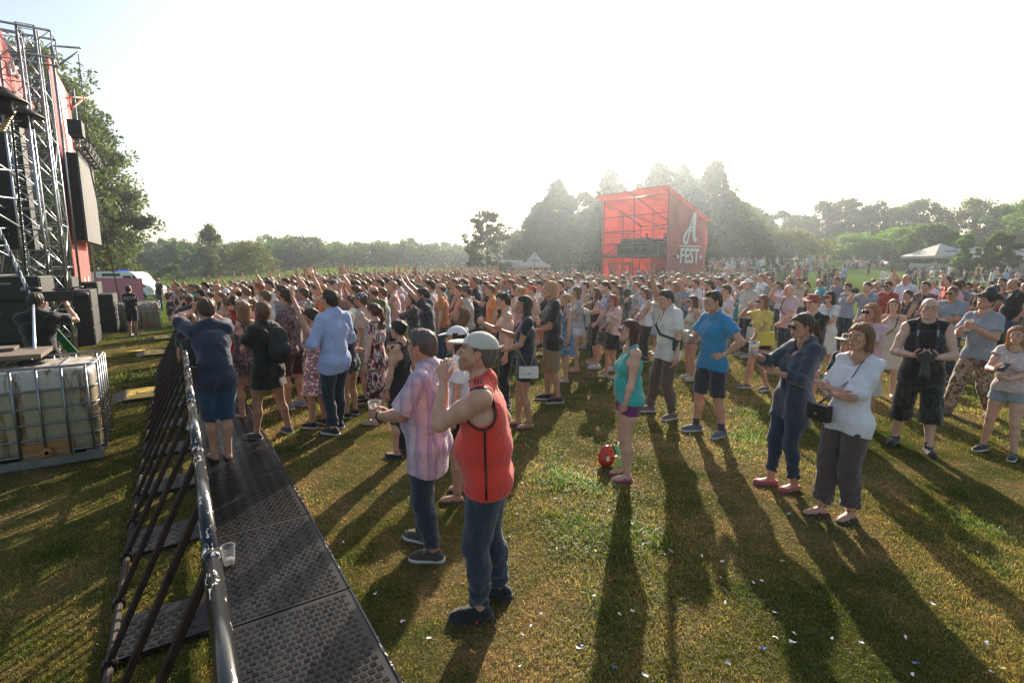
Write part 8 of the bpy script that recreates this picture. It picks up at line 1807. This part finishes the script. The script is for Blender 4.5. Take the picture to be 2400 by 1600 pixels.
arch('with hands clasped in front', 'long {h} hair', 'tank top', sex='f', top=T('tank', 'white', neck='scoop', strap=-.01), bottom=T('minishorts', 'denim'), hair=('long', 'brown'), armL='low', armR='low', glasses='sun', shoes=st)
arch('', '{h} hair in a ponytail', 'summer dress', sex='f', top=T('dress', 'white', hem=-.42, neck='scoop', strap=-.01), hair=('ponytail', 'brown'), armL='belly', armR='down', shoes=dict(type='sandal', color='brown'))
arch('with arms folded', '{h} hair in a bun', 't-shirt', sex='f', top=T('tee', 'white'), bottom=T('skirt', 'denim'), hair=('bun', 'brown'), armL='cross', armR='cross2', shoes=st)
arch('waving one arm', 'wavy {h} hair', 'tank top', sex='f', top=T('tank', 'white', neck='scoop'), bottom=T('jeans', 'denim'), hair=('wavy', 'brown'), armL='up', shoes=st)
arch('clapping', 'bobbed {h} hair', 'blouse', sex='f', top=T('blouse', 'white', neck='scoop'), bottom=T('jeans', 'denim'), hair=('bob', 'brown'), armL='clap', armR='clap', shoes=st)
arch('with a high ponytail', '{h} hair tied up high', 't-shirt', sex='f', top=T('tee', 'white'), bottom=T('minishorts', 'denim'), hair=('highpony', 'brown'), armL='chin', glasses='sun', shoes=st)
arch('in a straw hat', 'short {h} hair', 'shirt', top=T('shirt', 'white', neck='collar'), bottom=T('shorts', 'denim'), hat=('panama', 'beige'), armR='cuphigh', shoes=st)
arch('stretching both hands upward', 'long {h} hair', 't-shirt', sex='f', top=T('tee', 'white'), bottom=T('jeans', 'denim'), hair=('long', 'brown'), armL='up2', armR='up', head=(0, -10, 0), shoes=st)
arch('with thinning hair on top', 'thin {h} hair', 'polo shirt', top=T('polo', 'white', neck='collar'), bottom=T('trousers', 'khaki'), hair=('ring', 'grey'), fat=.6, armL='pocket', armR='down', shoes=st)
arch('with a beard', 'short {h} hair', 't-shirt', top=T('tee', 'white'), bottom=T('shorts', 'denim'), beard='brown', armL='low', armR='cup', glasses='sun', shoes=st)
arch('making a horns sign', 'short {h} hair', 't-shirt', top=T('tee', 'white'), bottom=T('jeans', 'denim'), armR='horns', hair=('buzz', 'brown'), shoes=st)
RAISED = {2, 3, 4, 9, 14, 18, 21}
TOPC = [('white', .22), ('black', .22), ('grey', .09), ('navy', .09), ('light blue', .06), ('dark grey', .07), ('red', .04), ('beige', .04), ('pink', .04), ('turquoise', .02), ('green', .02), ('orange', .015), ('yellow', .02), ('burgundy', .02), ('olive', .02), ('cream', .03), ('cyan', .01), ('brown', .02), ('light grey', .04)]
HC = [('dark brown', .30), ('brown', .26), ('black', .14), ('light brown', .14), ('blond', .09), ('auburn', .04), ('ginger', .02), ('grey', .03)]
BC = [('denim', .3), ('dark denim', .25), ('black', .2), ('khaki', .1), ('grey', .06), ('beige', .05), ('light denim', .04)]
rc = random.Random(20)
def pick(tab):
 x = rc.random() * sum(w for _, w in tab)
 for k, w in tab:
  x -= w
  if x <= 0: return k
 return tab[0][0]
LABELS = set()
HEADP = [(project(np.array(h['loc']) + vec(0, 0, h['H'])), h) for h in HEROES]
SHORT = {}
def short(label):
 w = label.split(); out = []
 for x in w[:9]: out.append(x)
 s = ' '.join(out);
 for cut in (' seen ', ' holding ', ' standing ', ' stretching ', ' drinking ', ' with his ', ' throwing ', ' raising ', ' reaching ', ' carrying ', ' and ', ' near the ', ' beside ', ' behind ', ' right ', ' half ', ','):
  if cut in s and len(s.split(cut)[0].split()) >= 4: s = s.split(cut)[0]
 ws = s.split()[:7]
 while ws and ws[-1] in ('in', 'a', 'and', 'with', 'of', 'the', 'his', 'short', 'long'): ws.pop()
 return ' '.join(ws)
def zone(u):
 for lim, z in ((560, 'near the barrier'), (700, 'below the slender tree'), (860, 'below the far wood'), (1000, 'left of the crowd centre'), (1110, 'at the crowd centre'), (1200, 'below the lone maple'), (1300, 'below the peaked tent'), (1400, 'left of the booth'), (1560, 'below the booth front'), (1660, 'below the lettered canvas'), (1780, 'right of the booth'), (1950, 'below the lawn path'), (2150, 'below the bright maples'), (2600, 'below the marquees')):
  if u < lim: return z
def make_label(k, hc, tc, u, d, who):
 r, desc, hd, tn, sex, sp = ARCH[k]; base = ('woman' if sex == 'f' else 'man'); hd = hd.replace('{h}', hc); near = sorted(HEADP, key=lambda h: abs(h[0][0] - u) + abs(math.hypot(*h[1]['loc'][:2]) - d) * 25)
 opts = []
 for n in range(3): opts.append('%s %s %s' % ('behind' if d > math.hypot(*near[n][1]['loc'][:2]) else 'before', 'the', short(near[n][1]['label'])))
 for z in [zone(u)] + opts + [zone(u) + ', ' + w for w in ('far back', 'deep in the crowd', 'front rows', 'middle rows')]:
  a = '%s in %s %s' % (base, tc, tn);
  for extra in ('%s, %s' % (desc, hd) if desc else 'with ' + hd, desc or 'with ' + hd, 'with ' + hd):
   lab = ('%s %s %s' % (a, extra, z)).replace('  ', ' ')
   if len(lab.split()) <= 16 and lab not in LABELS: LABELS.add(lab); return lab
 return None
def copy_person(k, loc, rot, H, tc, hc, bc, sk, label, group=CROWD_GROUP):
 r0, desc, hd, tn, sex, sp = ARCH[k]; r = r0.copy(); C.objects.link(r); r.location = [float(c) for c in loc]; s = H / 1.75; r.scale = (s * rc.uniform(.94, 1.08), s * rc.uniform(.94, 1.1), s); r.rotation_euler = (0, 0, R(rot)); tag(r, label, 'person', group)
 for ch in r0.children:
  c = ch.copy(); C.objects.link(c); c.parent = r; nm = ch.name.split('.')[0]
  if nm == 'body': c.color = (*sk, 1)
  elif nm in ('hair', 'beard'): c.color = (*HAIR_COL[hc], 1)
  elif nm in ('t_shirt', 'shirt', 'polo_shirt', 'tank_top', 'vest', 'dress', 'blouse'): c.color = (*[min(1, max(.008, x * rc.uniform(.85, 1.15))) for x in COL[tc]], 1)
  elif nm in ('jeans', 'shorts', 'skirt', 'trousers'): c.color = (*COL[bc], 1)
  elif nm in ('cap', 'hat'): c.color = (*COL[rc.choice(['white', 'black', 'navy', 'red', 'beige', 'grey', 'green'])], 1) if nm == 'cap' else (*COL['beige'], 1)
  elif nm == 'shoe': c.color = (*COL[rc.choice(['white', 'black', 'grey', 'navy'])], 1)
  for g_ in ch.children: d_ = g_.copy(); C.objects.link(d_); d_.parent = c
 return r
# low-detail versions for the mass at the back: gathered into one mesh
LOW = {}
def low_parts(k):
 if k in LOW: return LOW[k]
 sp = {a: b for a, b in ARCH[k][5].items() if a[0] != '_'}; sp['h'] = .042; sp['hh'] = .018; sp['loc'] = (0, 0, 0); r = build_person(sp); out = []
 for ch in list(r.children):
  me = ch.data; co = np.zeros(len(me.vertices) * 3, np.float32); me.vertices.foreach_get('co', co); F = np.array([list(p.vertices) for p in me.polygons if len(p.vertices) == 4]); nm = ch.name.split('.')[0]
  if nm not in ('watch', 'spectacles', 'sunglasses') and len(F): out.append((nm, co.reshape(-1, 3), F))
  for g_ in list(ch.children): bpy.data.objects.remove(g_)
  bpy.data.objects.remove(ch)
 bpy.data.objects.remove(r); LOW[k] = out; return out
MV, MF, MC = [], [], []; MN = [0]
def low_person(k, loc, rot, H, tc, hc, bc, sk):
 a = R(rot); Mz = np.array([[math.cos(a), -math.sin(a), 0], [math.sin(a), math.cos(a), 0], [0, 0, 1]])
 for nm, V, F in low_parts(k):
  c = {'body': sk, 'hair': HAIR_COL[hc], 'beard': HAIR_COL[hc], 'jeans': COL[bc], 'shorts': COL[bc], 'skirt': COL[bc], 'trousers': COL[bc], 'shoe': COL['grey'], 'cap': COL['white'], 'hat': COL['beige']}.get(nm, COL[tc])
  W = (V * (H / 1.75)) @ Mz.T + np.asarray(loc); MV.append(W); MF.append(F + MN[0]); MN[0] += len(W); MC.append(np.tile(c, (len(W), 1)))
# --- where the crowd stands
FRONT = ([400, 480, 560, 640, 760, 860, 960, 1060, 1160, 1260, 1340, 1440, 1560, 1660, 1740, 1840, 1960, 2080, 2200, 2300, 2420], [930, 930, 915, 905, 900, 895, 890, 880, 880, 850, 830, 825, 835, 812, 785, 790, 790, 805, 835, 850, 850])
BACK = ([400, 500, 700, 900, 1100, 1300, 1410, 1420, 1640, 1650, 1750, 1800, 2000, 2200, 2420], [23, 26, 32, 38, 44, 46, 44, 34, 33, 42, 36, 19, 17.5, 17.5, 17.5])
def facing(x, y):
 tx, ty = -14.5 - 1.0, 11.0; return math.degrees(math.atan2(-(tx - x), ty - y))
cand = []; yy = 6.5; row = 0
while yy < 47:
 sp_ = .60 + .008 * yy; xx = -yy * .72 + (sp_ / 2 if row % 2 else 0)
 while xx < yy * 1.02:
  x, y = xx + rc.uniform(-.2, .2), yy + rc.uniform(-.2, .2); q = x / y; u = CX + q * F_PX * 1.0
  if rc.random() < (.96 if u < 1700 else .80): cand.append((x, y))
  xx += sp_ * (1 if q < .42 else 1.12)
 yy += sp_ * .92; row += 1
cover = np.full(2500, 1e9)
def occupy(loc, H, w=.23):
 u, v = project(np.array(loc) + vec(0, 0, H)); d = max(1, loc[1]); a, b = int(max(0, u - w * F_PX / d)), int(min(2499, u + w * F_PX / d));
 sh = project(np.array(loc) + vec(0, 0, H * .86))[1]; hw = int(.085 * F_PX / d)
 cover[a:b] = np.minimum(cover[a:b], sh); c0, c1 = max(0, int(u) - hw), min(2499, int(u) + hw + 1); cover[c0:c1] = np.minimum(cover[c0:c1], v + 2)
todo = []
for h in HEROES: todo.append((math.hypot(h['loc'][0], h['loc'][1]), 'hero', h))
for x, y in cand:
 z = float(terrain(x, y)); u, v = project((x, y, z)); n = x * BN[0] + y * BN[1]
 if n < (.45 if y < 17 else -.9) or u < 395 or u > 2430: continue
 if v > np.interp(u, *FRONT) or y > np.interp(u, *BACK): continue
 if any((h['loc'][0] - x) ** 2 + (h['loc'][1] - y) ** 2 < .50 ** 2 for h in HEROES): continue
 # keep the booth's floor and the view of the people at its edge free
 a = np.array([x, y]) - bo[:2]; fa, fb = a @ fd[:2], a @ bd[:2]
 if -.5 < fa < W_ + .5 and -.8 < fb < D_ + .5: continue
 todo.append((math.hypot(x, y), 'c', (x, y, z)))
todo.sort(key=lambda t: t[0]); N_IND = 300 - len(HEROES) - 34; nind = nlow = 0
for d, kind, h in todo:
 if kind == 'hero': occupy(h['loc'], h['H']); continue
 x, y, z = h; u0 = project(h)[0]
 k = rc.choice([i for i in range(len(ARCH)) if i not in RAISED]) if rc.random() > (.12 if 440 < u0 < 1290 else .035) else rc.choice(list(RAISED))
 sex = ARCH[k][4]; H = rc.gauss(1.79 if sex == 'm' else 1.67, .055); u, v = project((x, y, z + H)); hw = max(1, int(.07 * F_PX / y)); c0, c1 = max(0, int(u) - hw), min(2499, int(u) + hw + 1)
 if c1 <= c0 or (cover[c0:c1] > v + 30 / max(y / 8, 1)).mean() < .35:
  if k not in RAISED: continue
  if (cover[c0:c1] > v - 250 / y * 3).mean() < .3: continue
 occupy((x, y, z), H); tc, hc, bc, sk = pick(TOPC), pick(HC), pick(BC), rc.choice(SKIN_TONES); rot = facing(x, y) + rc.gauss(0, 16)
 if nind < N_IND:
  lab = None
  for _ in range(6):
   lab = make_label(k, hc, tc, u, d, None)
   if lab: break
   tc, hc = pick(TOPC), pick(HC)
  copy_person(k, (x, y, z), rot, H, tc, hc, bc, sk, lab or 'person in the festival crowd'); nind += 1
 else: low_person(k, (x, y, z), rot, H, tc, hc, bc, sk); nlow += 1
print('individual', nind, 'mass', nlow, 'heroes', len(HEROES))
# --- people out on the lawn, singly
def lawn(u, v, vt, k, tc, bc, rot, label, hc='brown'):
 p = ground(u, v); H = float(np.clip(at_depth(u, vt, p[1])[2] - p[2], 1.5, 1.95)); copy_person(k, p, rot, H, tc, hc, bc, SKIN_TONES[0], label, 'people out on the lawn')
lawn(2182, 645, 614, 0, 'yellow', 'black', 60, 'man in yellow t-shirt and black shorts walking below the dark maple'); lawn(2203, 648, 614, 10, 'turquoise', 'light denim', 20, 'woman in dark teal top with light shorts below the first marquee')
lawn(2253, 649, 619, 0, 'black', 'dark denim', -30, 'man in black walking toward the seated people below the middle marquee'); lawn(2282, 642, 612, 6, 'black', 'black', 60, 'man in black shirt and cap standing among the seated people'); lawn(2295, 655, 620, 12, 'green', 'black', 30, 'woman with long reddish hair in a green dress on the lawn', 'auburn')
lawn(1839, 661, 629, 0, 'burgundy', 'denim', 100, 'man in dark red t-shirt and blue shorts alone on the left of the lawn'); lawn(1862, 645, 618, 1, 'white', 'beige', 70, 'man in white shirt and pale shorts standing on the lawn'); lawn(1890, 657, 633, 15, 'red', 'denim', 90, 'woman in red top with hands to her head on the lawn'); lawn(1917, 664, 631, 13, 'navy', 'green' if 0 else 'denim', 120, 'woman in dark blue top and turquoise trousers on the lawn')
lawn(1948, 672, 638, 19, 'olive', 'dark denim', 100, 'man in green checked shirt on the near lawn'); lawn(1965, 674, 641, 10, 'white', 'light denim', 95, 'woman in white on the near lawn', 'blond'); lawn(2035, 645, 628, 0, 'black', 'black', 100, 'boy in dark clothes running on the far lawn'); lawn(1744, 628, 612, 1, 'beige', 'khaki', 30, 'person in beige beside the lamp post on the lawn'); lawn(1752, 632, 614, 10, 'light grey', 'light denim', -20, 'person in pale grey beside the lamp post, right one')
lawn(1688, 618, 598, 9, 'grey', 'grey', -60, 'man in grey walking on the path behind the booth'); lawn(1779, 640, 614, 10, 'pink', 'black', 130, 'woman in pink standing left of the low wide tree'); lawn(1787, 640, 615, 12, 'beige', 'black', 40, 'woman in beige dress left of the low wide tree', 'blond'); lawn(1805, 647, 618, 14, 'light grey', 'denim', 60, 'woman in light grey waving near the low wide tree')
for j, (u, c_, k_) in enumerate(((1885, 'red', 0), (1896, 'pink', 10), (1905, 'white', 1), (1913, 'burgundy', 6), (1921, 'white', 12), (1932, 'red', 5), (1944, 'light grey', 0))): lawn(u, 618 + j % 3 * 2, 595 + j % 3 * 2, k_, c_, rc.choice(['denim', 'khaki', 'beige']), rc.uniform(0, 360), '%s person standing in the queue by the small maple, %s from the left' % ({'red': 'red-shirted', 'pink': 'pink-topped', 'white': 'white-clad', 'burgundy': 'dark-red-shirted', 'light grey': 'pale grey'}[c_], ('first', 'second', 'third', 'fourth', 'fifth', 'sixth', 'last')[j]))
lawn(723, 672, 640, 6, 'black', 'black', 90, 'man in dark clothes standing at the far rim of the crowd before the wood') ; lawn(733, 674, 645, 0, 'dark grey', 'dark denim', 80, 'second dark-clothed person at the far rim of the crowd'); lawn(873, 670, 637, 0, 'grey', 'denim', 90, 'person in grey standing right of the second lamp post')
# raised child on shoulders
# seated people and small far groups: one mass
ARCH_SIT = len(ARCH)
ARCH.append((None, '', '', '', 'm', dict(top=T('tee', 'white'), bottom=T('jeans', 'denim'), pz=.14, hips=(0, -.15), feet=((.16, .42, 10), (-.14, .46, -10)), lean=12, armL='kneel', armR='kneel', seed=900)))
ARCH.append((None, '', '', '', 'f', dict(sex='f', top=T('tank', 'white'), bottom=T('minishorts', 'denim'), hair=('long', 'brown'), pz=.14, hips=(0, -.2), feet=((.1, .62, 10), (-.2, .35, -10)), lean=-12, armL='kneel', armR='down', seed=901)))
rs = random.Random(8)
def scatter(n, u0, u1, v0, v1, sit=.8, slope=0):
 for _ in range(n):
  u = rs.uniform(u0, u1); v = rs.uniform(v0, v1) + slope * (u - u0); p = ground(u, v)
  if p[1] > 130: continue
  k = ARCH_SIT + (rs.random() < .5) if rs.random() < sit else rs.choice([0, 1, 5, 10, 12, 13]); low_person(k, p, rs.uniform(0, 360), rs.uniform(1.6, 1.85), pick(TOPC), pick(HC), pick(BC), rs.choice(SKIN_TONES))
scatter(62, 2130, 2400, 630, 644, .95); scatter(20, 1970, 2130, 624, 631, 1); scatter(18, 1820, 1950, 622, 636, .9); scatter(16, 1990, 2060, 618, 626, .6)
scatter(44, 1655, 1790, 634, 650, .45); scatter(34, 1655, 1760, 642, 660, .1); scatter(50, 1240, 1405, 636, 645, .3); scatter(36, 1100, 1260, 637, 645, .35); scatter(20, 930, 1100, 637, 642, .1); scatter(14, 1750, 2000, 674, 690, .1); scatter(18, 2200, 2400, 660, 690, .3); scatter(8, 2050, 2200, 674, 690, .2)
m_, nt_, p_ = new_mat('crowd_clothes'); at_ = N(nt_, 'Attribute', attribute_name='tint'); nt_.links.new(at_.outputs['Color'], p_.inputs['Base Color']); p_.inputs['Roughness'].default_value = .75; p_.inputs['Sheen Weight'].default_value = .2
o = link('crowd', mk_mesh('crowd', np.concatenate(MV), [np.concatenate(MF)], [m_], tint=np.concatenate(MC))); o['kind'] = 'stuff'
# blankets on the lawn
for j, (u, v, w_, c_, lab) in enumerate(((2250, 643, 3.4, 'light grey', 'long pale blanket under the seated group below the first marquee'), (2320, 650, 3.2, 'white', 'white blanket on the grass below the big marquee'), (2150, 640, 1.6, 'white', 'small white blanket left of the yellow-shirted man'), (2030, 628, 2.0, 'light grey', 'pale blanket under the bright maples'))):
 p = ground(u, v); m = MB(); m.box((0, 0, .02), (w_, 1.7, .03)); o = m.build('blanket', simple('blanket', COL[c_], .9), bevel=.01); o.location = p; tag(o, lab, 'blanket')
# the crew in the booth: heads and shoulders over the desk and under the deck
for (a, b, z, k, tc, lab) in ((3.4, 2.0, DK + .05, 0, 'dark grey', 'bearded sound engineer with headphones behind the mixing desk in the booth'), (2.0, 2.6, DK + .05, 5, 'black', 'second man in dark clothes on the booth deck'), (2.0, 1.6, .1, 0, 'black', 'dark figure under the booth deck, left one'), (1.1, 1.2, .1, 7, 'black', 'dark figure under the booth deck, middle one'), (.4, 1.0, .1, 1, 'navy', 'dark figure under the booth deck beside the lettered canvas')): copy_person(k, bo + bp(a, b, z), 100, 1.8, tc, 'dark brown', 'black', SKIN_TONES[1], lab, 'crew in the booth')
for r, *_x in ARCH:
 if r is None: continue
 for ch in list(r.children):
  for g_ in list(ch.children): bpy.data.objects.remove(g_)
  bpy.data.objects.remove(ch)
 bpy.data.objects.remove(r)
# ---------------------------------------------------------------- confetti and litter on the grass
CONF = [(c, simple('paper_' + n, c, .5)) for n, c in (('white', (.75, .74, .72)), ('blue', (.03, .10, .45)), ('red', (.60, .06, .05)), ('green', (.03, .32, .24)), ('yellow', (.62, .55, .10)), ('orange', (.60, .22, .06)), ('pink', (.6, .35, .4)))]
CN = ['white', 'blue', 'red', 'green', 'yellow', 'orange', 'pink']; CMESH = []
for i, (c, mt) in enumerate(CONF):
 for v_ in range(2):
  rr = random.Random(i * 7 + v_); V = [];
  for zt in (0, .0006):
   for k in range(4):
    for sx in (-1, 1): V.append((sx * .011 * (1 - .1 * k * v_), -.021 + .014 * k, .004 + zt + .008 * abs(math.sin(k * 1.3 + v_)) + .004 * sx * (k - 1.5) * rr.uniform(.2, 1)))
  F = [[2 * k, 2 * k + 1, 2 * k + 3, 2 * k + 2] for k in range(3)] + [[8 + 2 * k + 2, 8 + 2 * k + 3, 8 + 2 * k + 1, 8 + 2 * k] for k in range(3)]; CMESH.append((i, mk_mesh('scrap', V, [np.array(F)], [mt], smooth=False)))
rr = random.Random(31)
spots = [(1225, 1134), (1274, 1136), (1302, 1172), (1683, 1137), (1645, 1306), (1690, 1359), (1785, 1364), (1815, 1440), (1862, 1490), (1817, 1499), (1790, 1524), (1452, 1444), (1356, 1525), (1220, 1565), (2148, 1560), (2345, 1570), (2228, 1479), (1950, 1500), (1430, 1366), (1395, 1401), (1304, 1289), (1288, 1292), (1572, 1295), (1483, 1232), (1508, 1278), (1641, 1495), (1705, 1558), (2017, 1510), (2120, 1498), (1364, 1520), (1267, 1442), (880, 1395), (805, 1275), (1108, 1534), (1006, 1500), (1834, 1319), (1700, 1416)]
for _ in range(26): spots.append((rr.uniform(900, 2380), rr.uniform(1100, 1590)))
for j, (u, v) in enumerate(spots):
 k = rr.randrange(len(CMESH)) if rr.random() < .45 else rr.randrange(2); i, me = CMESH[k]; p = ground(u, v); o = link('paper_scrap', me); o.location = (p[0], p[1], p[2] + .012); o.rotation_euler = (rr.uniform(-.4, .4), rr.uniform(-.4, .4), rr.uniform(0, 6.3)); s_ = rr.uniform(.5, .95); o.scale = (s_, s_, s_); tag(o, '%s scrap of confetti paper lying on the grass' % CN[i], 'paper scrap', '%s confetti scraps on the grass' % CN[i])
# ---------------------------------------------------------------- air
HZ = MB().box((0, 560, 26), (2260, 1300, 68)).build('haze', None or simple('tmp', (1, 1, 1)))
HZ.data.materials.clear(); hm = bpy.data.materials.new('haze'); hm.use_nodes = True; ht = hm.node_tree; ht.nodes.clear()
ho = ht.nodes.new('ShaderNodeOutputMaterial'); hv = ht.nodes.new('ShaderNodeVolumePrincipled'); hv.inputs['Color'].default_value = (.80, .91, 1, 1)
hv.inputs['Density'].default_value = 0.00105; hv.inputs['Anisotropy'].default_value = 0.80; ht.links.new(hv.outputs[0], ho.inputs['Volume']); HZ.data.materials.append(hm); HZ['kind'] = 'stuff'
print('script', round(time.time() - T0, 1))
